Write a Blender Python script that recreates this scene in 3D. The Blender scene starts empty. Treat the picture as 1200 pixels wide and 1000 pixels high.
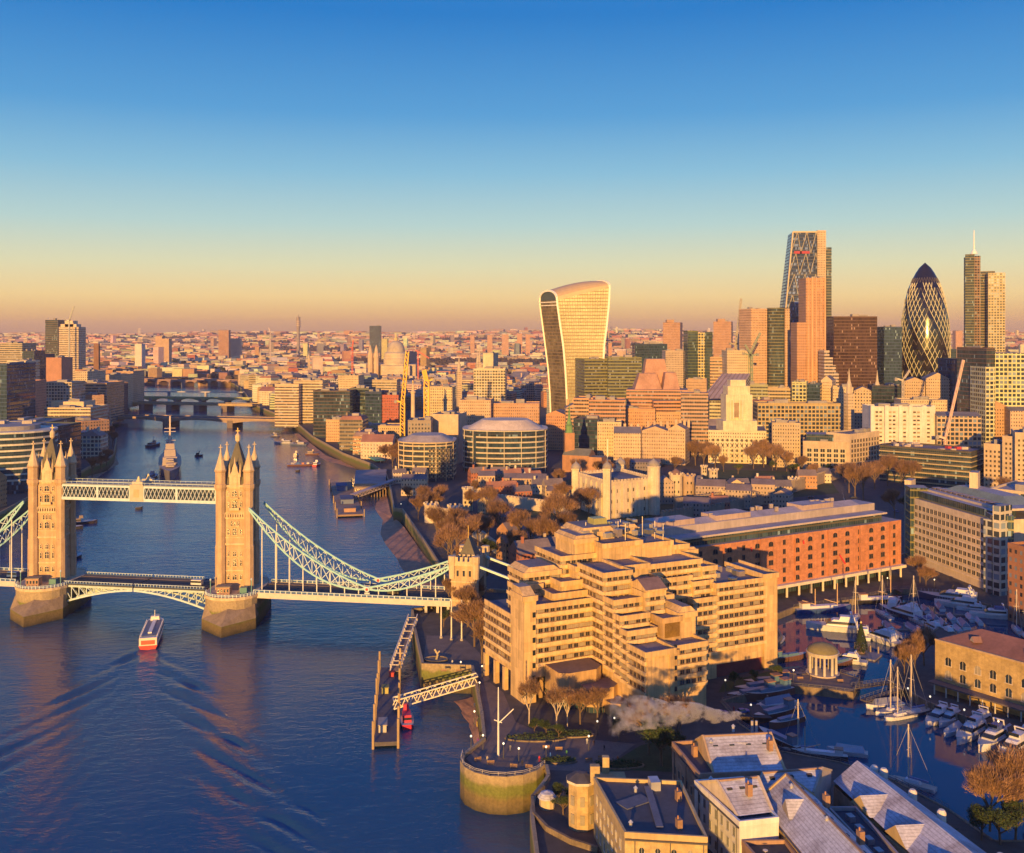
import bpy, bmesh, math, random
from mathutils import Vector, Matrix
from mathutils.geometry import tessellate_polygon
R = math.radians
sin, cos, pi, sqrt, atan2 = math.sin, math.cos, math.pi, math.sqrt, math.atan2
S = bpy.context.scene
COL = S.collection
# ---------------------------------------------------------------- camera
F, CX, HY, H = 1185.0, 600.0, 390.0, 126.0     # focal length in photo pixels, centre column, horizon row, camera height
cam = bpy.data.cameras.new('camera'); camo = bpy.data.objects.new('camera', cam); COL.objects.link(camo)
camo.location = (0, 0, H); camo.rotation_euler = (R(90), 0, 0)
cam.sensor_width = 36; cam.lens = F * 36 / 1200; cam.shift_y = -110 / 1200
cam.clip_start = 1; cam.clip_end = 60000
S.camera = camo
# ---------------------------------------------------------------- light
SUN_AZ = 12      # degrees the light travels to the right of straight ahead
SUN_EL = 7.5
sd = bpy.data.lights.new('sun', 'SUN'); so = bpy.data.objects.new('sun', sd); COL.objects.link(so)
sd.energy = 5.0; sd.angle = R(0.5); sd.color = (1.0, 0.525, 0.12)
ldir = Vector((sin(R(SUN_AZ)) * cos(R(SUN_EL)), cos(R(SUN_AZ)) * cos(R(SUN_EL)), -sin(R(SUN_EL))))
so.rotation_euler = ldir.to_track_quat('-Z', 'Y').to_euler()
so.location = (0, -200, 400)
W = bpy.data.worlds.new("World"); S.world = W; W.use_nodes = True
nt = W.node_tree; nt.nodes.clear()
out = nt.nodes.new('ShaderNodeOutputWorld'); bg = nt.nodes.new('ShaderNodeBackground')
sky = nt.nodes.new('ShaderNodeTexSky'); sky.sky_type = 'NISHITA'; sky.sun_disc = False
sky.sun_elevation = R(SUN_EL); sky.sun_rotation = R(180 + SUN_AZ); sky.air_density = 1.3; sky.dust_density = 1.5; sky.ozone_density = 3
tc = nt.nodes.new('ShaderNodeTexCoord'); sx = nt.nodes.new('ShaderNodeSeparateXYZ'); cr = nt.nodes.new('ShaderNodeValToRGB')
nt.links.new(tc.outputs['Generated'], sx.inputs[0]); nt.links.new(sx.outputs['Z'], cr.inputs[0])
def srgb(r, g, b):
    f = lambda c: (c / 255 / 12.92) if c / 255 <= 0.04045 else ((c / 255 + 0.055) / 1.055) ** 2.4
    return (f(r), f(g), f(b), 1)
SKY = [(0.0, srgb(214, 160, 112)), (0.012, srgb(242, 186, 116)), (0.035, srgb(250, 216, 148)), (0.065, srgb(226, 222, 180)), (0.105, srgb(182, 211, 208)),
       (0.155, srgb(134, 188, 216)), (0.21, srgb(82, 156, 212)), (0.30, srgb(22, 120, 198)), (0.45, srgb(48, 116, 204)), (1.0, srgb(66, 100, 192))]
e = cr.color_ramp.elements
e[0].position, e[0].color = SKY[0]; e[1].position, e[1].color = SKY[-1]
for p, c in SKY[1:-1]:
    n = e.new(p); n.color = c
mul = nt.nodes.new('ShaderNodeVectorMath'); mul.operation = 'SCALE'; mul.inputs['Scale'].default_value = 5.8
mix = nt.nodes.new('ShaderNodeMix'); mix.data_type = 'RGBA'; mix.inputs['Factor'].default_value = 0.93
nt.links.new(cr.outputs[0], mul.inputs[0]); nt.links.new(sky.outputs[0], mix.inputs['A']); nt.links.new(mul.outputs[0], mix.inputs['B'])
nt.links.new(mix.outputs['Result'], bg.inputs[0]); bg.inputs[1].default_value = 0.12
nt.links.new(bg.outputs[0], out.inputs[0])
S.view_settings.view_transform = 'Standard'; S.view_settings.look = 'None'
S.view_settings.exposure = 0.6; S.view_settings.gamma = 1.0
S.render.engine = 'CYCLES'
S.cycles.max_bounces = 5; S.cycles.diffuse_bounces = 2; S.cycles.glossy_bounces = 3; S.cycles.transmission_bounces = 2
S.cycles.volume_bounces = 0; S.cycles.transparent_max_bounces = 6
S.cycles.use_denoising = True
# ---------------------------------------------------------------- pixel <-> world
def P(px, Y, z=0.0): return Vector(((px - CX) / F * Y, Y, z))
def G(px, py, z=0.0):
    Y = F * (H - z) / (py - HY); return Vector(((px - CX) / F * Y, Y, z))
def ZT(py, Y): return H - (py - HY) / F * Y
def pix(v): return (CX + v[0] / v[1] * F, HY + (H - v[2]) / v[1] * F)
LZ = 9.0     # quay level
# ---------------------------------------------------------------- materials
def newmat(name):
    m = bpy.data.materials.new(name); m.use_nodes = True
    return m, m.node_tree, m.node_tree.nodes['Principled BSDF']
def math_n(t, op, a, b=None, c=None):
    n = t.nodes.new('ShaderNodeMath'); n.operation = op
    for i, v in enumerate((a, b, c)):
        if v is None: continue
        if isinstance(v, (int, float)): n.inputs[i].default_value = v
        else: t.links.new(v, n.inputs[i])
    return n.outputs[0]
def mixc(t, f, a, b, bt='MIX'):
    n = t.nodes.new('ShaderNodeMix'); n.data_type = 'RGBA'; n.blend_type = bt
    for k, v in (('Factor', f), ('A', a), ('B', b)):
        if isinstance(v, (int, float)): n.inputs[k].default_value = v
        elif isinstance(v, tuple): n.inputs[k].default_value = v if len(v) == 4 else v + (1,)
        else: t.links.new(v, n.inputs[k])
    return n.outputs['Result']
def noise(t, scale, detail=3, coord='Object', rough=0.6, vec=None):
    n = t.nodes.new('ShaderNodeTexNoise'); n.inputs['Scale'].default_value = scale; n.inputs['Detail'].default_value = detail
    n.inputs['Roughness'].default_value = rough
    if vec is None:
        c = t.nodes.new('ShaderNodeTexCoord'); vec = c.outputs[coord]
    t.links.new(vec, n.inputs['Vector'])
    return n.outputs['Fac']
def gain(t, f, lo, hi):
    m = t.nodes.new('ShaderNodeMapRange'); m.inputs['From Min'].default_value = 0.25; m.inputs['From Max'].default_value = 0.75
    m.inputs['To Min'].default_value = lo; m.inputs['To Max'].default_value = hi; t.links.new(f, m.inputs['Value'])
    return m.outputs[0]
def greyv(t, v):
    c = t.nodes.new('ShaderNodeCombineColor')
    for i in range(3): t.links.new(v, c.inputs[i])
    return c.outputs[0]
def attr(t, name='Col'):
    a = t.nodes.new('ShaderNodeAttribute'); a.attribute_name = name; return a.outputs['Color']
def M(name, base=None, rough=0.8, metal=0.0, ns=0.15, amt=0.25, bump=0.0, bs=1.0, spec=0.5, emit=None, streak=0.0, rnd=0.0, panel=None):
    """plain surface: base colour (or the face colours), mottled by two noises; streak = vertical grime"""
    m, t, b = newmat(name)
    src = attr(t) if base is None else (tuple(base) + (1,) if len(base) == 3 else base)
    v = gain(t, noise(t, ns, 4), 1 - amt, 1 + amt)
    v2 = gain(t, noise(t, ns * 9, 3), 1 - amt * .6, 1 + amt * .6)
    v = math_n(t, 'MULTIPLY', v, v2)
    if streak:
        c = t.nodes.new('ShaderNodeTexCoord'); mp = t.nodes.new('ShaderNodeMapping'); mp.inputs['Scale'].default_value = (1, 1, 0.06)
        t.links.new(c.outputs['Object'], mp.inputs[0])
        v = math_n(t, 'MULTIPLY', v, gain(t, noise(t, 0.9, 3, vec=mp.outputs[0]), 1 - streak, 1 + streak * .6))
    if panel:      # cladding panels differ slightly from one to the next
        uv = t.nodes.new('ShaderNodeUVMap'); sp = t.nodes.new('ShaderNodeSeparateXYZ'); t.links.new(uv.outputs[0], sp.inputs[0]); cb = t.nodes.new('ShaderNodeCombineXYZ')
        for i in (0, 1): t.links.new(math_n(t, 'FLOOR', math_n(t, 'DIVIDE', sp.outputs[i], panel[i])), cb.inputs[i])
        wn = t.nodes.new('ShaderNodeTexWhiteNoise'); t.links.new(cb.outputs[0], wn.inputs['Vector']); v = math_n(t, 'MULTIPLY', v, math_n(t, 'MULTIPLY_ADD', wn.outputs['Value'], panel[2] * 2, 1 - panel[2]))
    if rnd:
        oi = t.nodes.new('ShaderNodeObjectInfo')
        v = math_n(t, 'MULTIPLY', v, math_n(t, 'MULTIPLY_ADD', oi.outputs['Random'], 2 * rnd, 1 - rnd))
    t.links.new(mixc(t, 1.0, src, greyv(t, v), 'MULTIPLY'), b.inputs['Base Color'])
    b.inputs['Roughness'].default_value = rough; b.inputs['Metallic'].default_value = metal
    b.inputs['Specular IOR Level'].default_value = spec
    if bump:
        bn = t.nodes.new('ShaderNodeBump'); bn.inputs['Distance'].default_value = bump; bn.inputs['Strength'].default_value = 0.7
        t.links.new(noise(t, bs, 4), bn.inputs['Height']); t.links.new(bn.outputs[0], b.inputs['Normal'])
    if emit:
        b.inputs['Emission Color'].default_value = tuple(emit[:3]) + (1,); b.inputs['Emission Strength'].default_value = emit[3]
    return m
def facade(name, bay, storey, u0, u1, v0, v1, glass=(0.03, 0.04, 0.055), lit=0.25, frame=None, grough=0.15, band=0.0):
    """wall of face colour with a grid of windows laid in metres along the wall (UV)"""
    m, t, b = newmat(name)
    uv = t.nodes.new('ShaderNodeUVMap'); s = t.nodes.new('ShaderNodeSeparateXYZ'); t.links.new(uv.outputs[0], s.inputs[0])
    U = math_n(t, 'DIVIDE', s.outputs[0], bay); V = math_n(t, 'DIVIDE', s.outputs[1], storey)
    fu = math_n(t, 'FRACT', U); fv = math_n(t, 'FRACT', V)
    mk = math_n(t, 'MULTIPLY', math_n(t, 'MULTIPLY', math_n(t, 'GREATER_THAN', fu, u0), math_n(t, 'LESS_THAN', fu, u1)),
                math_n(t, 'MULTIPLY', math_n(t, 'GREATER_THAN', fv, v0), math_n(t, 'LESS_THAN', fv, v1)))
    cb = t.nodes.new('ShaderNodeCombineXYZ'); t.links.new(math_n(t, 'FLOOR', U), cb.inputs[0]); t.links.new(math_n(t, 'FLOOR', V), cb.inputs[1])
    oi = t.nodes.new('ShaderNodeObjectInfo'); t.links.new(oi.outputs['Random'], cb.inputs[2])
    wn = t.nodes.new('ShaderNodeTexWhiteNoise'); t.links.new(cb.outputs[0], wn.inputs['Vector'])
    h = wn.outputs['Value']
    g = mixc(t, math_n(t, 'GREATER_THAN', h, 1 - lit), tuple(glass), tuple(min(1, 2.5 * c + .05) for c in glass))
    g = mixc(t, 1.0, g, greyv(t, math_n(t, 'MULTIPLY_ADD', h, .7, 0.65)), 'MULTIPLY')
    v = math_n(t, 'MULTIPLY', gain(t, noise(t, .05, 4), .8, 1.2), gain(t, noise(t, .8, 3), .86, 1.14))
    g = mixc(t, 1.0, g, greyv(t, gain(t, noise(t, .03, 3), .35, 1.9)), 'MULTIPLY')
    wall = mixc(t, 1.0, attr(t), greyv(t, v), 'MULTIPLY')
    if band:   # thin shadow-coloured string course per storey
        wall = mixc(t, math_n(t, 'MULTIPLY', math_n(t, 'LESS_THAN', fv, 0.08), band), wall, (0.1, 0.09, 0.08))
    t.links.new(mixc(t, mk, wall, g), b.inputs['Base Color'])
    t.links.new(math_n(t, 'MULTIPLY_ADD', mk, grough - .8, .8), b.inputs['Roughness'])
    bn = t.nodes.new('ShaderNodeBump'); bn.inputs['Distance'].default_value = .25; bn.inputs['Strength'].default_value = .5; bn.invert = True
    t.links.new(mk, bn.inputs['Height']); t.links.new(bn.outputs[0], b.inputs['Normal'])
    return m
def glassm(name, c, rough=0.08, metal=0.0, spec=0.8, rnd=0.0):
    return M(name, c, rough, metal, ns=.08, amt=.2, spec=spec, rnd=rnd)
MAT = {}
MAT['wall'] = M('wall', None, .85, ns=.07, amt=.16, streak=.16, panel=(3.1, 3.3, .06))
MAT['stone'] = M('stone', None, .85, ns=.12, amt=.2, streak=.2, bump=.08, bs=1.2)
MAT['roof'] = M('roof', None, .8, ns=.1, amt=.28)
MAT['paint'] = M('paint', None, .5, ns=.3, amt=.1)
MAT['metal'] = M('metal', None, .4, metal=.4, ns=.4, amt=.15)
MAT['punch'] = facade('punched_facade', 2.8, 3.4, .28, .72, .3, .78)
MAT['band'] = facade('banded_facade', 1.6, 3.6, .07, .93, .38, .86, glass=(.035, .045, .06), lit=.12)
MAT['grid'] = facade('gridded_facade', 3.6, 3.8, .14, .86, .2, .85, glass=(.03, .045, .06))
MAT['small'] = facade('small_windowed_facade', 2.1, 3.1, .3, .66, .32, .72, glass=(.03, .035, .045))
MAT['curtain'] = facade('curtain_wall', 1.5, 3.8, .06, .94, .12, .9, glass=(.03, .055, .07), lit=.05, grough=.06)
MAT['bronze'] = facade('bronze_curtain_wall', 1.6, 3.8, .08, .92, .15, .85, glass=(.05, .03, .024), lit=.06, grough=.1)
MAT['glass'] = glassm('window_glass', (.03, .045, .06), .07, spec=.8)
MAT['glassw'] = M('curtained_window_glass', (.34, .30, .22), .12, ns=.3, amt=.2, spec=.8)
MAT['tintglass'] = glassm('dark_tinted_glass', (.02, .028, .035), .12, spec=.7)
# ---------------------------------------------------------------- mesh builder
class MB:
    def __init__(s): s.v = []; s.f = []; s.m = []; s.c = []; s.uv = []; s.mats = []; s.T = None; s.smooth = False; s.pc = []; s.k = 0
    def mi(s, k):
        if k not in s.mats: s.mats.append(k)
        return s.mats.index(k)
    def face(s, pts, mat='wall', col=(.5, .5, .5), uv=None):
        i = len(s.v)
        if s.T is not None: pts = [s.T @ Vector(p) for p in pts]
        s.v += [tuple(p) for p in pts]; n = len(pts)
        s.pc.append(s.k); s.f.append(tuple(range(i, i + n))); s.m.append(s.mi(mat)); s.c.append(col); s.uv.append(uv or [(0, 0)] * n)
    def prism(s, pts, z0, z1, mat='wall', col=(.5, .5, .5), top=None, tcol=None, cap=True, bottom=False, top_pts=None):
        s.k += 1
        a = sum(pts[i][0] * pts[(i + 1) % len(pts)][1] - pts[(i + 1) % len(pts)][0] * pts[i][1] for i in range(len(pts)))
        tp = top_pts or pts
        if a < 0: pts = pts[::-1]; tp = tp[::-1]
        n = len(pts); u = 0
        for i in range(n):
            p, q = pts[i], pts[(i + 1) % n]; p2, q2 = tp[i], tp[(i + 1) % n]
            l = math.hypot(q[0] - p[0], q[1] - p[1])
            # fit whole bays on the edge by centring
            s.face([(p[0], p[1], z0), (q[0], q[1], z0), (q2[0], q2[1], z1), (p2[0], p2[1], z1)], mat, col,
                   [(u, z0), (u + l, z0), (u + l, z1), (u, z1)])
            u += l
        if cap: s.poly([(p[0], p[1], z1) for p in tp], top or mat, tcol or col)
        if bottom: s.poly([(p[0], p[1], z0) for p in pts][::-1], mat, col)
    def poly(s, pts, mat='roof', col=(.5, .5, .5)):
        s.face(pts, mat, col, [(p[0], p[1]) for p in pts])
    def box(s, c, d, rz=0.0, mat='wall', col=(.5, .5, .5), top=None, tcol=None, taper=1.0):
        """c = centre of the base, d = full sizes"""
        cx, cy, cz = c; hx, hy = d[0] / 2, d[1] / 2; C, Sn = cos(rz), sin(rz)
        q = [(-hx, -hy), (hx, -hy), (hx, hy), (-hx, hy)]
        pts = [(cx + x * C - y * Sn, cy + x * Sn + y * C) for x, y in q]
        tp = [(cx + x * taper * C - y * taper * Sn, cy + x * taper * Sn + y * taper * C) for x, y in q]
        s.prism(pts, cz, cz + d[2], mat, col, top, tcol, top_pts=tp, bottom=True)
    def bar(s, a, b, w, h=None, mat='paint', col=(.5, .5, .5), n=4):
        """beam between two points"""
        s.k += 1
        a, b = Vector(a), Vector(b); d = b - a; L = d.length
        if L < 1e-6: return
        d /= L; h = h or w
        up = Vector((0, 0, 1)) if abs(d.z) < .95 else Vector((0, 1, 0))
        x = d.cross(up).normalized(); y = x.cross(d).normalized()
        if n == 4: ring = [(-.5, -.5), (.5, -.5), (.5, .5), (-.5, .5)]
        else: ring = [(.5 * cos(2 * pi * k / n), .5 * sin(2 * pi * k / n)) for k in range(n)]
        A = [a + x * (r[0] * w) + y * (r[1] * h) for r in ring]; B = [p + d * L for p in A]
        m = len(ring)
        for k in range(m):
            j = (k + 1) % m; s.face([A[j], A[k], B[k], B[j]], mat, col, [(0, 0), (w, 0), (w, L), (0, L)])
        s.face(A, mat, col); s.face(B[::-1], mat, col)
    def lathe(s, c, prof, n=16, mat='wall', col=(.5, .5, .5), ph=0.0, sx=1.0, sy=1.0, cap=True, cols=None):
        """prof = [(r, z)...] from the bottom up"""
        s.k += 1
        cx, cy, cz = c; u = 0
        for i in range(len(prof) - 1):
            (r0, z0), (r1, z1) = prof[i], prof[i + 1]
            for k in range(n):
                a0, a1 = ph + 2 * pi * k / n, ph + 2 * pi * (k + 1) / n
                q = lambda r, a, z: (cx + r * cos(a) * sx, cy + r * sin(a) * sy, cz + z)
                pts = [q(r0, a0, z0), q(r0, a1, z0)] + ([q(r1, a1, z1), q(r1, a0, z1)] if r1 > 1e-4 else [(cx, cy, cz + z1)])
                if r0 < 1e-4: pts = [(cx, cy, cz + z0), q(r1, a1, z1), q(r1, a0, z1)]
                L = 2 * pi * max(r0, r1) / n
                uv = [(k * L, z0), ((k + 1) * L, z0), ((k + 1) * L, z1), (k * L, z1)][:len(pts)]
                s.face(pts, mat, cols[i] if cols else col, uv)
        if cap and prof[-1][0] > 1e-4:
            s.poly([(cx + prof[-1][0] * cos(ph + 2 * pi * k / n) * sx, cy + prof[-1][0] * sin(ph + 2 * pi * k / n) * sy, cz + prof[-1][1]) for k in range(n)], mat, cols[-1] if cols else col)
    def gable(s, pts, z0, h, mat='roof', col=(.3, .25, .2), wmat='wall', wcol=(.5, .5, .5), over=0.0, hip=0.0):
        """pitched roof on a quad; ridge runs along the edge pts0-pts1"""
        a, b, c, d = [Vector((p[0], p[1], z0)) for p in pts]
        m0 = (a + d) / 2; m1 = (b + c) / 2; ax = (m1 - m0)
        m0 = m0 + ax * hip; m1 = m1 - ax * hip; m0.z = m1.z = z0 + h
        sw = (m1.xy - m0.xy)
        area = sum(pts[i][0] * pts[(i + 1) % 4][1] - pts[(i + 1) % 4][0] * pts[i][1] for i in range(4))
        F_ = [([a, b, m1, m0], mat, col), ([c, d, m0, m1], mat, col), ([b, c, m1], mat if hip else wmat, col if hip else wcol), ([d, a, m0], mat if hip else wmat, col if hip else wcol)]
        for p, mm, cc in F_:
            if area < 0: p = p[::-1]
            s.face(p, mm, cc, [(q.x, q.z) for q in p])
    def build(s, name, parent=None, smooth=False, loc=None):
        me = bpy.data.meshes.new(name)
        o3 = Vector((0, 0, 0)) if loc is None else Vector(loc)
        if parent is not None and loc is None: o3 = parent.get('_o') and Vector(parent['_o']) or o3
        vs = [(v[0] - o3.x, v[1] - o3.y, v[2] - o3.z) for v in s.v] if o3.length else s.v
        me.from_pydata(vs, [], s.f)
        for k in s.mats: me.materials.append(MAT[k])
        me.polygons.foreach_set('material_index', s.m)
        ca = me.color_attributes.new('Col', 'FLOAT_COLOR', 'CORNER'); uvl = me.uv_layers.new(name='UVMap')
        cc = []; uu = []
        for f, c, u in zip(s.f, s.c, s.uv):
            c4 = (c[0], c[1], c[2], 1)
            for k in range(len(f)): cc += c4; uu += u[k]
        ca.data.foreach_set('color', cc); uvl.data.foreach_set('uv', uu)
        if smooth: me.polygons.foreach_set('use_smooth', [True] * len(me.polygons))
        me.update()
        if smooth:
            bm = bmesh.new(); bm.from_mesh(me); bmesh.ops.remove_doubles(bm, verts=bm.verts, dist=1e-3); bm.to_mesh(me); bm.free()
        o = bpy.data.objects.new(name, me); COL.objects.link(o)
        if parent is not None: o.parent = parent
        else: o.location = o3
        return o
def tag(o, label=None, cat=None, group=None, kind=None):
    if label: o['label'] = label
    if cat: o['category'] = cat
    if group: o['group'] = group
    if kind: o['kind'] = kind
    return o
ORIG = {}
def thing(name, label, cat, loc=(0, 0, 0), group=None):
    o = bpy.data.objects.new(name, None); COL.objects.link(o); o.location = loc; o.empty_display_size = 1
    return tag(o, label, cat, group)
def part(name, parent, mb, smooth=False, label=None):
    """a mesh given in world coordinates, hung under its thing"""
    l = parent.location.copy(); p = parent
    if parent.parent is not None: l = ORIG.get(parent.name, l)
    o = mb.build(name, None, smooth, loc=None)
    # move data into the parent's frame
    o.data.transform(Matrix.Translation(-l)); o.parent = parent; ORIG[o.name] = l
    if label: o['label'] = label
    return o
def copy_tree(o, parent=None):
    c = o.copy(); COL.objects.link(c); c.parent = parent
    if parent is not None: c.matrix_parent_inverse = o.matrix_parent_inverse
    for ch in [x for x in KIDS.get(o.name, [])]: copy_tree(ch, c)
    return c
KIDS = {}
def remember(o):
    """note a prototype's children once, so that copying needs no scene scan"""
    for ch in o.children: KIDS.setdefault(o.name, []).append(ch); remember(ch)
_UNIT = {}
def unit_window(gm, fc, arch=False):
    """1 x 1 window facing -Y: glazing, frame and a glazing bar"""
    k = (gm, tuple(fc), arch)
    if k not in _UNIT:
        b = MB(); h = 1.0
        if arch:
            pts = [(-.5, 0)] + [(.5, 0)] + [(.5 * cos(a), .62 + .38 * sin(a)) for a in [pi * i / 6 for i in range(7)]]
            b.face([(x, -.02, z) for x, z in pts], gm, (.1, .1, .1))
        else: b.face([(-.5, -.02, 0), (.5, -.02, 0), (.5, -.02, 1), (-.5, -.02, 1)], gm, (.1, .1, .1))
        for x0, x1, z0, z1 in ((-.56, -.46, -.04, .62 if arch else 1.04), (.46, .56, -.04, .62 if arch else 1.04), (-.02, .03, 0, 1), (-.62, .62, -.1, -.02)) + (() if arch else ((-.56, .56, .97, 1.05),)):
            y = -.14 if z1 < 0 else -.07
            b.face([(x0, y, z0), (x1, y, z0), (x1, y, z1), (x0, y, z1)], 'paint', fc)
            b.face([(x1, y, z0), (x1, 0, z0), (x1, 0, z1), (x1, y, z1)], 'paint', fc)
            b.face([(x0, 0, z0), (x0, y, z0), (x0, y, z1), (x0, 0, z1)], 'paint', fc)
            b.face([(x0, y, z1), (x1, y, z1), (x1, 0, z1), (x0, 0, z1)], 'paint', fc)
        o = b.build('window'); me = o.data; bpy.data.objects.remove(o); _UNIT[k] = me
    return _UNIT[k]
def part_each(name, parent, mb):
    """every primitive in the builder becomes a part of its own"""
    out_ = []
    ids = sorted(set(mb.pc))
    for k in ids:
        b = MB(); b.mats = list(mb.mats)
        for i, f in enumerate(mb.f):
            if mb.pc[i] != k: continue
            j = len(b.v); b.v += [mb.v[q] for q in f]; b.f.append(tuple(range(j, j + len(f)))); b.m.append(mb.m[i]); b.c.append(mb.c[i]); b.uv.append(mb.uv[i]); b.pc.append(0)
        used = sorted(set(b.m)); b.mats = [mb.mats[q] for q in used]; b.m = [used.index(q) for q in b.m]
        out_.append(part(name, parent, b))
    return out_
class Bld:
    """a building: an Empty with parts; windows beyond the hundred largest are gathered in one part"""
    def __init__(s, name, label, cat, loc, group=None):
        s.o = thing(name, label, cat, loc, group); s.w = []; s.n = 0
    def part(s, name, mb, **k): return part(name, s.o, mb, **k)
    def wins(s, a, b, z0, z1, bay, storey, w, h, gm=('glass',), fc=(.5, .48, .42), sill=1.0, skip=0.0, rnd=None, off=.03, arch=False, m0=.5, name='window'):
        """a grid of windows on the wall from a to b (seen from outside, left to right)"""
        a, b = Vector((a[0], a[1])), Vector((b[0], b[1])); L = (b - a).length; d = (b - a) / L
        nx = max(1, int((L - m0) / bay)); nz = max(1, int((z1 - z0) / storey + .2)); mg = (L - nx * bay) / 2
        ang = atan2(d.y, d.x); rr = rnd or random
        nrm = Vector((d.y, -d.x))
        for j in range(nz):
            for i in range(nx):
                if skip and rr.random() < skip: continue
                p = a + d * (mg + (i + .5) * bay) + nrm * off
                s.w.append((p.x, p.y, z0 + j * storey + sill, ang, w, h, rr.choice(gm), fc, arch, name))
    def done(s, cap=100):
        s.w.sort(key=lambda q: q[1])
        l = s.o.location; rest = MB()
        for k, (x, y, z, ang, w, h, gm, fc, arch, name) in enumerate(s.w):
            me = unit_window(gm, fc, arch)
            if k < cap:
                o = bpy.data.objects.new(name, me); COL.objects.link(o); o.parent = s.o
                o.location = (x - l.x, y - l.y, z - l.z); o.rotation_euler = (0, 0, ang); o.scale = (w, 1, h)
            else:
                T = Matrix.Translation((x, y, z)) @ Matrix.Rotation(ang, 4, 'Z') @ Matrix.Diagonal((w, 1, h, 1))
                rest.T = T
                for f in me.polygons:
                    rest.face([me.vertices[i].co for i in f.vertices], 'paint' if f.material_index else gm, fc)
        if rest.f:
            rest.T = None; r = part('window', s.o, rest); r['kind'] = 'stuff'
        return s.o
def rect(a, b, depth):
    """footprint from front-left a and front-right b (world xy), going back by depth: fl, fr, br, bl"""
    a, b = Vector((a[0], a[1])), Vector((b[0], b[1])); d = (b - a).normalized(); n = Vector((-d.y, d.x))
    return [tuple(a), tuple(b), tuple(b + n * depth), tuple(a + n * depth)]
def inset(pts, k):
    cx = sum(p[0] for p in pts) / len(pts); cy = sum(p[1] for p in pts) / len(pts)
    return [(cx + (p[0] - cx) * k, cy + (p[1] - cy) * k) for p in pts]
# landmarks by which repeats are told apart: (px, py, phrase)
MARKS = []
ORD = ['', 'second ', 'third ', 'fourth ', 'fifth ', 'sixth ', 'seventh ', 'eighth ', 'ninth ', 'tenth ', 'eleventh ', 'twelfth ']
def relabel(things, noun):
    """things: [(object, adjectives, position)] -> every label different: look, then nearest landmark, then rank from the left"""
    groups = {}
    for o, adj, p in things:
        x, y = pix(p)
        best = min(MARKS, key=lambda m: abs(m[0] - x) + 1.3 * abs(m[1] - y))
        dx, dy = x - best[0], y - best[1]
        if abs(dx) > abs(dy) * 1.2: rel = 'left of' if dx < 0 else 'right of'
        else: rel = 'beyond' if dy < 0 else 'in front of'
        groups.setdefault((adj, rel, best[2]), []).append((x, o))
    for (adj, rel, mk), L in groups.items():
        L.sort(key=lambda q: q[0])
        for i, (x, o) in enumerate(L):
            n = len(L)
            if n == 1: r = ''
            elif i == 0: r = 'leftmost '
            elif i == n - 1: r = 'rightmost '
            elif i < 12: r = ORD[i] + 'from left, '
            else: r = ORD[min(11, n - 1 - i)] + 'from right, '
            t_ = (r + adj + ' ' + noun + ' ' + rel + ' the ' + mk).replace('  ', ' ').replace(',', '')
            for w_ in ('from left ', 'from right '): t_ = t_.replace(w_, w_[:-1] + ', ')
            if len(t_.split()) > 16: t_ = t_.replace(' the ' + mk, ' ' + mk)
            if len(t_.split()) > 16: t_ = t_.replace(' roofed', '').replace('midrise ', '')
            o['label'] = t_
# ================================================================ SETTING
rng = random.Random(7)
def struct(name, mb, kind='structure', smooth=False):
    o = mb.build(name, None, smooth); o['kind'] = kind; return o
# ---- water material: dark river with wind ripples, gloss does the rest
m, t, b = newmat('river_water'); MAT['water'] = m
b.inputs['Roughness'].default_value = .09; b.inputs['IOR'].default_value = 1.33
geo = t.nodes.new('ShaderNodeNewGeometry'); mp = t.nodes.new('ShaderNodeMapping'); mp.inputs['Scale'].default_value = (1, 1.9, 1); mp.inputs['Rotation'].default_value = (0, 0, R(-14))
t.links.new(geo.outputs['Position'], mp.inputs[0])
n1 = noise(t, .16, 3, vec=mp.outputs[0]); n2 = noise(t, .55, 3, vec=mp.outputs[0]); n3 = noise(t, .008, 3, vec=geo.outputs['Position']); n4 = noise(t, .05, 2, vec=mp.outputs[0])
hsum = math_n(t, 'ADD', math_n(t, 'MULTIPLY', n1, .55), math_n(t, 'MULTIPLY', n2, .22))
hsum = math_n(t, 'ADD', hsum, math_n(t, 'MULTIPLY', n4, .6))
hsum = math_n(t, 'MULTIPLY', hsum, gain(t, n3, .55, 1.35))
bn = t.nodes.new('ShaderNodeBump'); bn.inputs['Distance'].default_value = .8; bn.inputs['Strength'].default_value = .65
t.links.new(hsum, bn.inputs['Height']); t.links.new(bn.outputs[0], b.inputs['Normal'])
t.links.new(mixc(t, gain(t, n3, 0, 1), (.012, .07, .155), (.034, .085, .145)), b.inputs['Base Color'])
m, t, b = newmat('dock_water'); MAT['dockwater'] = m
b.inputs['Roughness'].default_value = .03; b.inputs['IOR'].default_value = 1.33; b.inputs['Base Color'].default_value = (.006, .06, .13, 1)
bn = t.nodes.new('ShaderNodeBump'); bn.inputs['Distance'].default_value = .03; bn.inputs['Strength'].default_value = .5
t.links.new(noise(t, .5, 3), bn.inputs['Height']); t.links.new(bn.outputs[0], b.inputs['Normal'])
m, t, b = newmat('ground_surface'); MAT['land'] = m
nA = noise(t, .012, 5); nB = noise(t, .3, 4)
c = mixc(t, gain(t, nA, -.3, 1.2), (.055, .052, .05), (.10, .085, .07))
c = mixc(t, 1.0, c, greyv(t, gain(t, nB, .7, 1.3)), 'MULTIPLY'); t.links.new(c, b.inputs['Base Color']); b.inputs['Roughness'].default_value = .9
MAT['quay'] = M('quay_stone', (.22, .17, .11), .85, ns=.25, amt=.35, streak=.35, bump=.15, bs=.8)
m, t, b = newmat('tidal_wall'); MAT['tidal'] = m      # algae green band between the tides
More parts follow.
